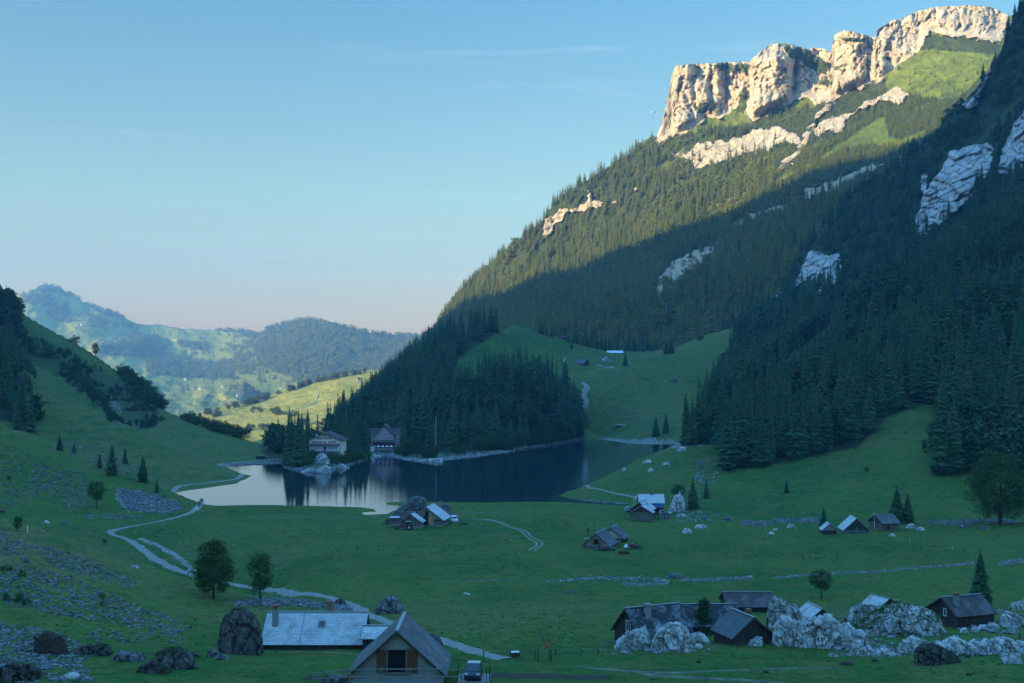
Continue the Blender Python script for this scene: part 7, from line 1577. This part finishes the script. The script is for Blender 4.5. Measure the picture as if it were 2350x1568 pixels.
def cow(loc, rz, lb, col, s=1.0, graze=False):
    o = thing('cow', loc, rz, lb, 'cow'); hz2 = -.75 if graze else 0
    N_ = [(-.75, 0, 1.15, .26, .30), (-.30, 0, 1.05, .33, .36), (.20, 0, 1.02, .33, .37), (.62, 0, 1.10, .24, .30), (.95, 0, 1.25 + hz2 * .4, .13, .17), (1.15, 0, 1.38 + hz2 * .85, .12, .14), (1.48, 0, 1.22 + hz2 * .95, .07, .08),
          (-.78, .2, .85, .15), (-.70, .2, .55, .07), (-.80, .2, .30, .055), (-.76, .2, .04, .06), (-.78, -.2, .85, .15), (-.60, -.2, .55, .07), (-.70, -.2, .30, .055), (-.66, -.2, .04, .06),
          (.58, .18, .75, .11), (.60, .18, .45, .06), (.58, .18, .04, .06), (.58, -.18, .75, .11), (.66, -.18, .45, .06), (.64, -.18, .04, .06), (-1.02, 0, 1.25, .04), (-1.08, 0, .65, .03), (1.12, .2, 1.46 + hz2 * .85, .035), (1.12, -.2, 1.46 + hz2 * .85, .035)]
    E_ = [(0, 1), (1, 2), (2, 3), (3, 4), (4, 5), (5, 6), (0, 7), (7, 8), (8, 9), (9, 10), (0, 11), (11, 12), (12, 13), (13, 14), (3, 15), (15, 16), (16, 17), (3, 18), (18, 19), (19, 20), (0, 21), (21, 22), (5, 23), (5, 24)]
    skinned('body', [tuple(c * s for c in n) for n in N_], E_, col, o, root=1)
    part('horn', o, [tubegeo((1.08 * s, .08 * s, (1.5 + hz2 * .85) * s), (1.12 * s, .22 * s, (1.62 + hz2 * .85) * s), .02, 5)], WHITEP); part('horn', o, [tubegeo((1.08 * s, -.08 * s, (1.5 + hz2 * .85) * s), (1.12 * s, -.22 * s, (1.62 + hz2 * .85) * s), .02, 5)], WHITEP)
    return o
CBR = plain_mat('brown_hide', (.10, .055, .035), .9, var=.4, scl=2); CRD = plain_mat('red_brown_hide', (.16, .07, .04), .9, var=.4, scl=2); CWH = plain_mat('pied_hide', (.34, .26, .21), .9, var=.9, scl=1.2)
cow(hit(240, 1250), 2.2, 'dark brown cow standing alone in the meadow inside the path bend', CBR)
cow(hit(4, 1182), 1.0, 'dark cow at the left edge of the picture above the meadow', CBR); cow(hit(-6, 1183), .4, 'second dark cow half cut off by the left edge', CBR)
cow(hit(1421, 1256), 1.2, 'reddish cow standing at the corner of the narrow house', CRD)
for i, (X, Y) in enumerate(((685, 828), (700, 818), (722, 818), (735, 812), (512, 860), (800, 765))):
    q = hit_on(gold, 573.7 + X * .2744, 659.8 + Y * .2744)
    if q is not None: cow(q, i * 1.3, 'pale cow grazing on the golden spur', CWH, 1.25, True)['group'] = 'cows on the golden spur'
# paragliders
for (px, py, d, w, lb, c1) in ((1499, 262, 1500, 6.5, 'arched pale paraglider canopy left of the cliff', WHITEP), (1530, 235, 1500, 2.2, 'small red paraglider canopy beside the cliff edge', REDP)):
    o = thing('paraglider', P(px, py, d), .3, lb, 'paraglider'); n = 14; V = []
    for i in range(n + 1):
        a = math.pi * (.12 + .76 * i / n); x, z = -math.cos(a) * w * .8, math.sin(a) * w * .5
        V += [(x, -.9, z - .1), (x, -.2, z + .3), (x, 1.2, z + .05), (x, .2, z - .15)]
    part('canopy', o, (V, [(4 * i + j, 4 * i + (j + 1) % 4, 4 * i + 4 + (j + 1) % 4, 4 * i + 4 + j) for i in range(n) for j in range(4)]), c1)
    part('line', o, [tubegeo((-math.cos(a) * w * .8, 0, math.sin(a) * w * .5), (0, 0, -w * .75), .03, 4) for a in (.5, 1.1, 1.57, 2.0, 2.6)], blk)
    skinned('pilot', [(0, 0, -w * .75, .3), (0, .1, -w * .75 - .6, .28), (0, .5, -w * .75 - .9, .16), (0, 1.0, -w * .75 - .8, .1), (0, 0, -w * .75 + .35, .14)], [(0, 1), (1, 2), (2, 3), (0, 4)], blk, o)
# dead trees
for px, py, t, lb in ((1000, 1045, 955, 'bare pale dead spruce at the far lake shore'), (1050, 1196, 1170, 'bare thin bush standing behind the pale van')):
    p = hit(px, py); H = (py - t) * p.y / F; o = thing('dead_tree', p, 0, lb, 'tree'); g = [tubegeo((0, 0, -.2), (.1, 0, H), .02 * H / 2 + .04, 6)]; r = random.Random(int(px))
    for k in range(26):
        z = H * r.uniform(.25, .97); a = r.uniform(0, 6.28); l = (H - z) * .16 + .3; g.append(tubegeo((0, 0, z), (math.cos(a) * l, math.sin(a) * l, z - l * .25 if py < 1100 else z + l), .03, 4))
    part('trunk', o, g, plain_mat('bleached_wood', (.30, .28, .26), .9))
# stone wall on the golden spur
q = [hit_on(gold, *xy) for xy in ((730, 904), (727, 914), (723, 923), (715, 928), (707, 930), (700, 934))]
if all(q):
    g = []; r = random.Random(2); b0 = q[0]
    for a, c in zip(q[:-1], q[1:]):
        for k in range(60):
            t = r.random(); pt = a.lerp(c, t) - b0; s_ = r.uniform(1.4, 2.6); g.append(([(x * s_ + pt.x, y * s_ + pt.y, z * s_ + pt.z + .8) for x, y, z in stone_geo(k % 5)[0]], stone_geo(k % 5)[1]))
    w_ = thing('stone_wall', b0, 0, 'short dry stone wall climbing the golden spur', 'wall'); part('stones', w_, g, ROCK_W)
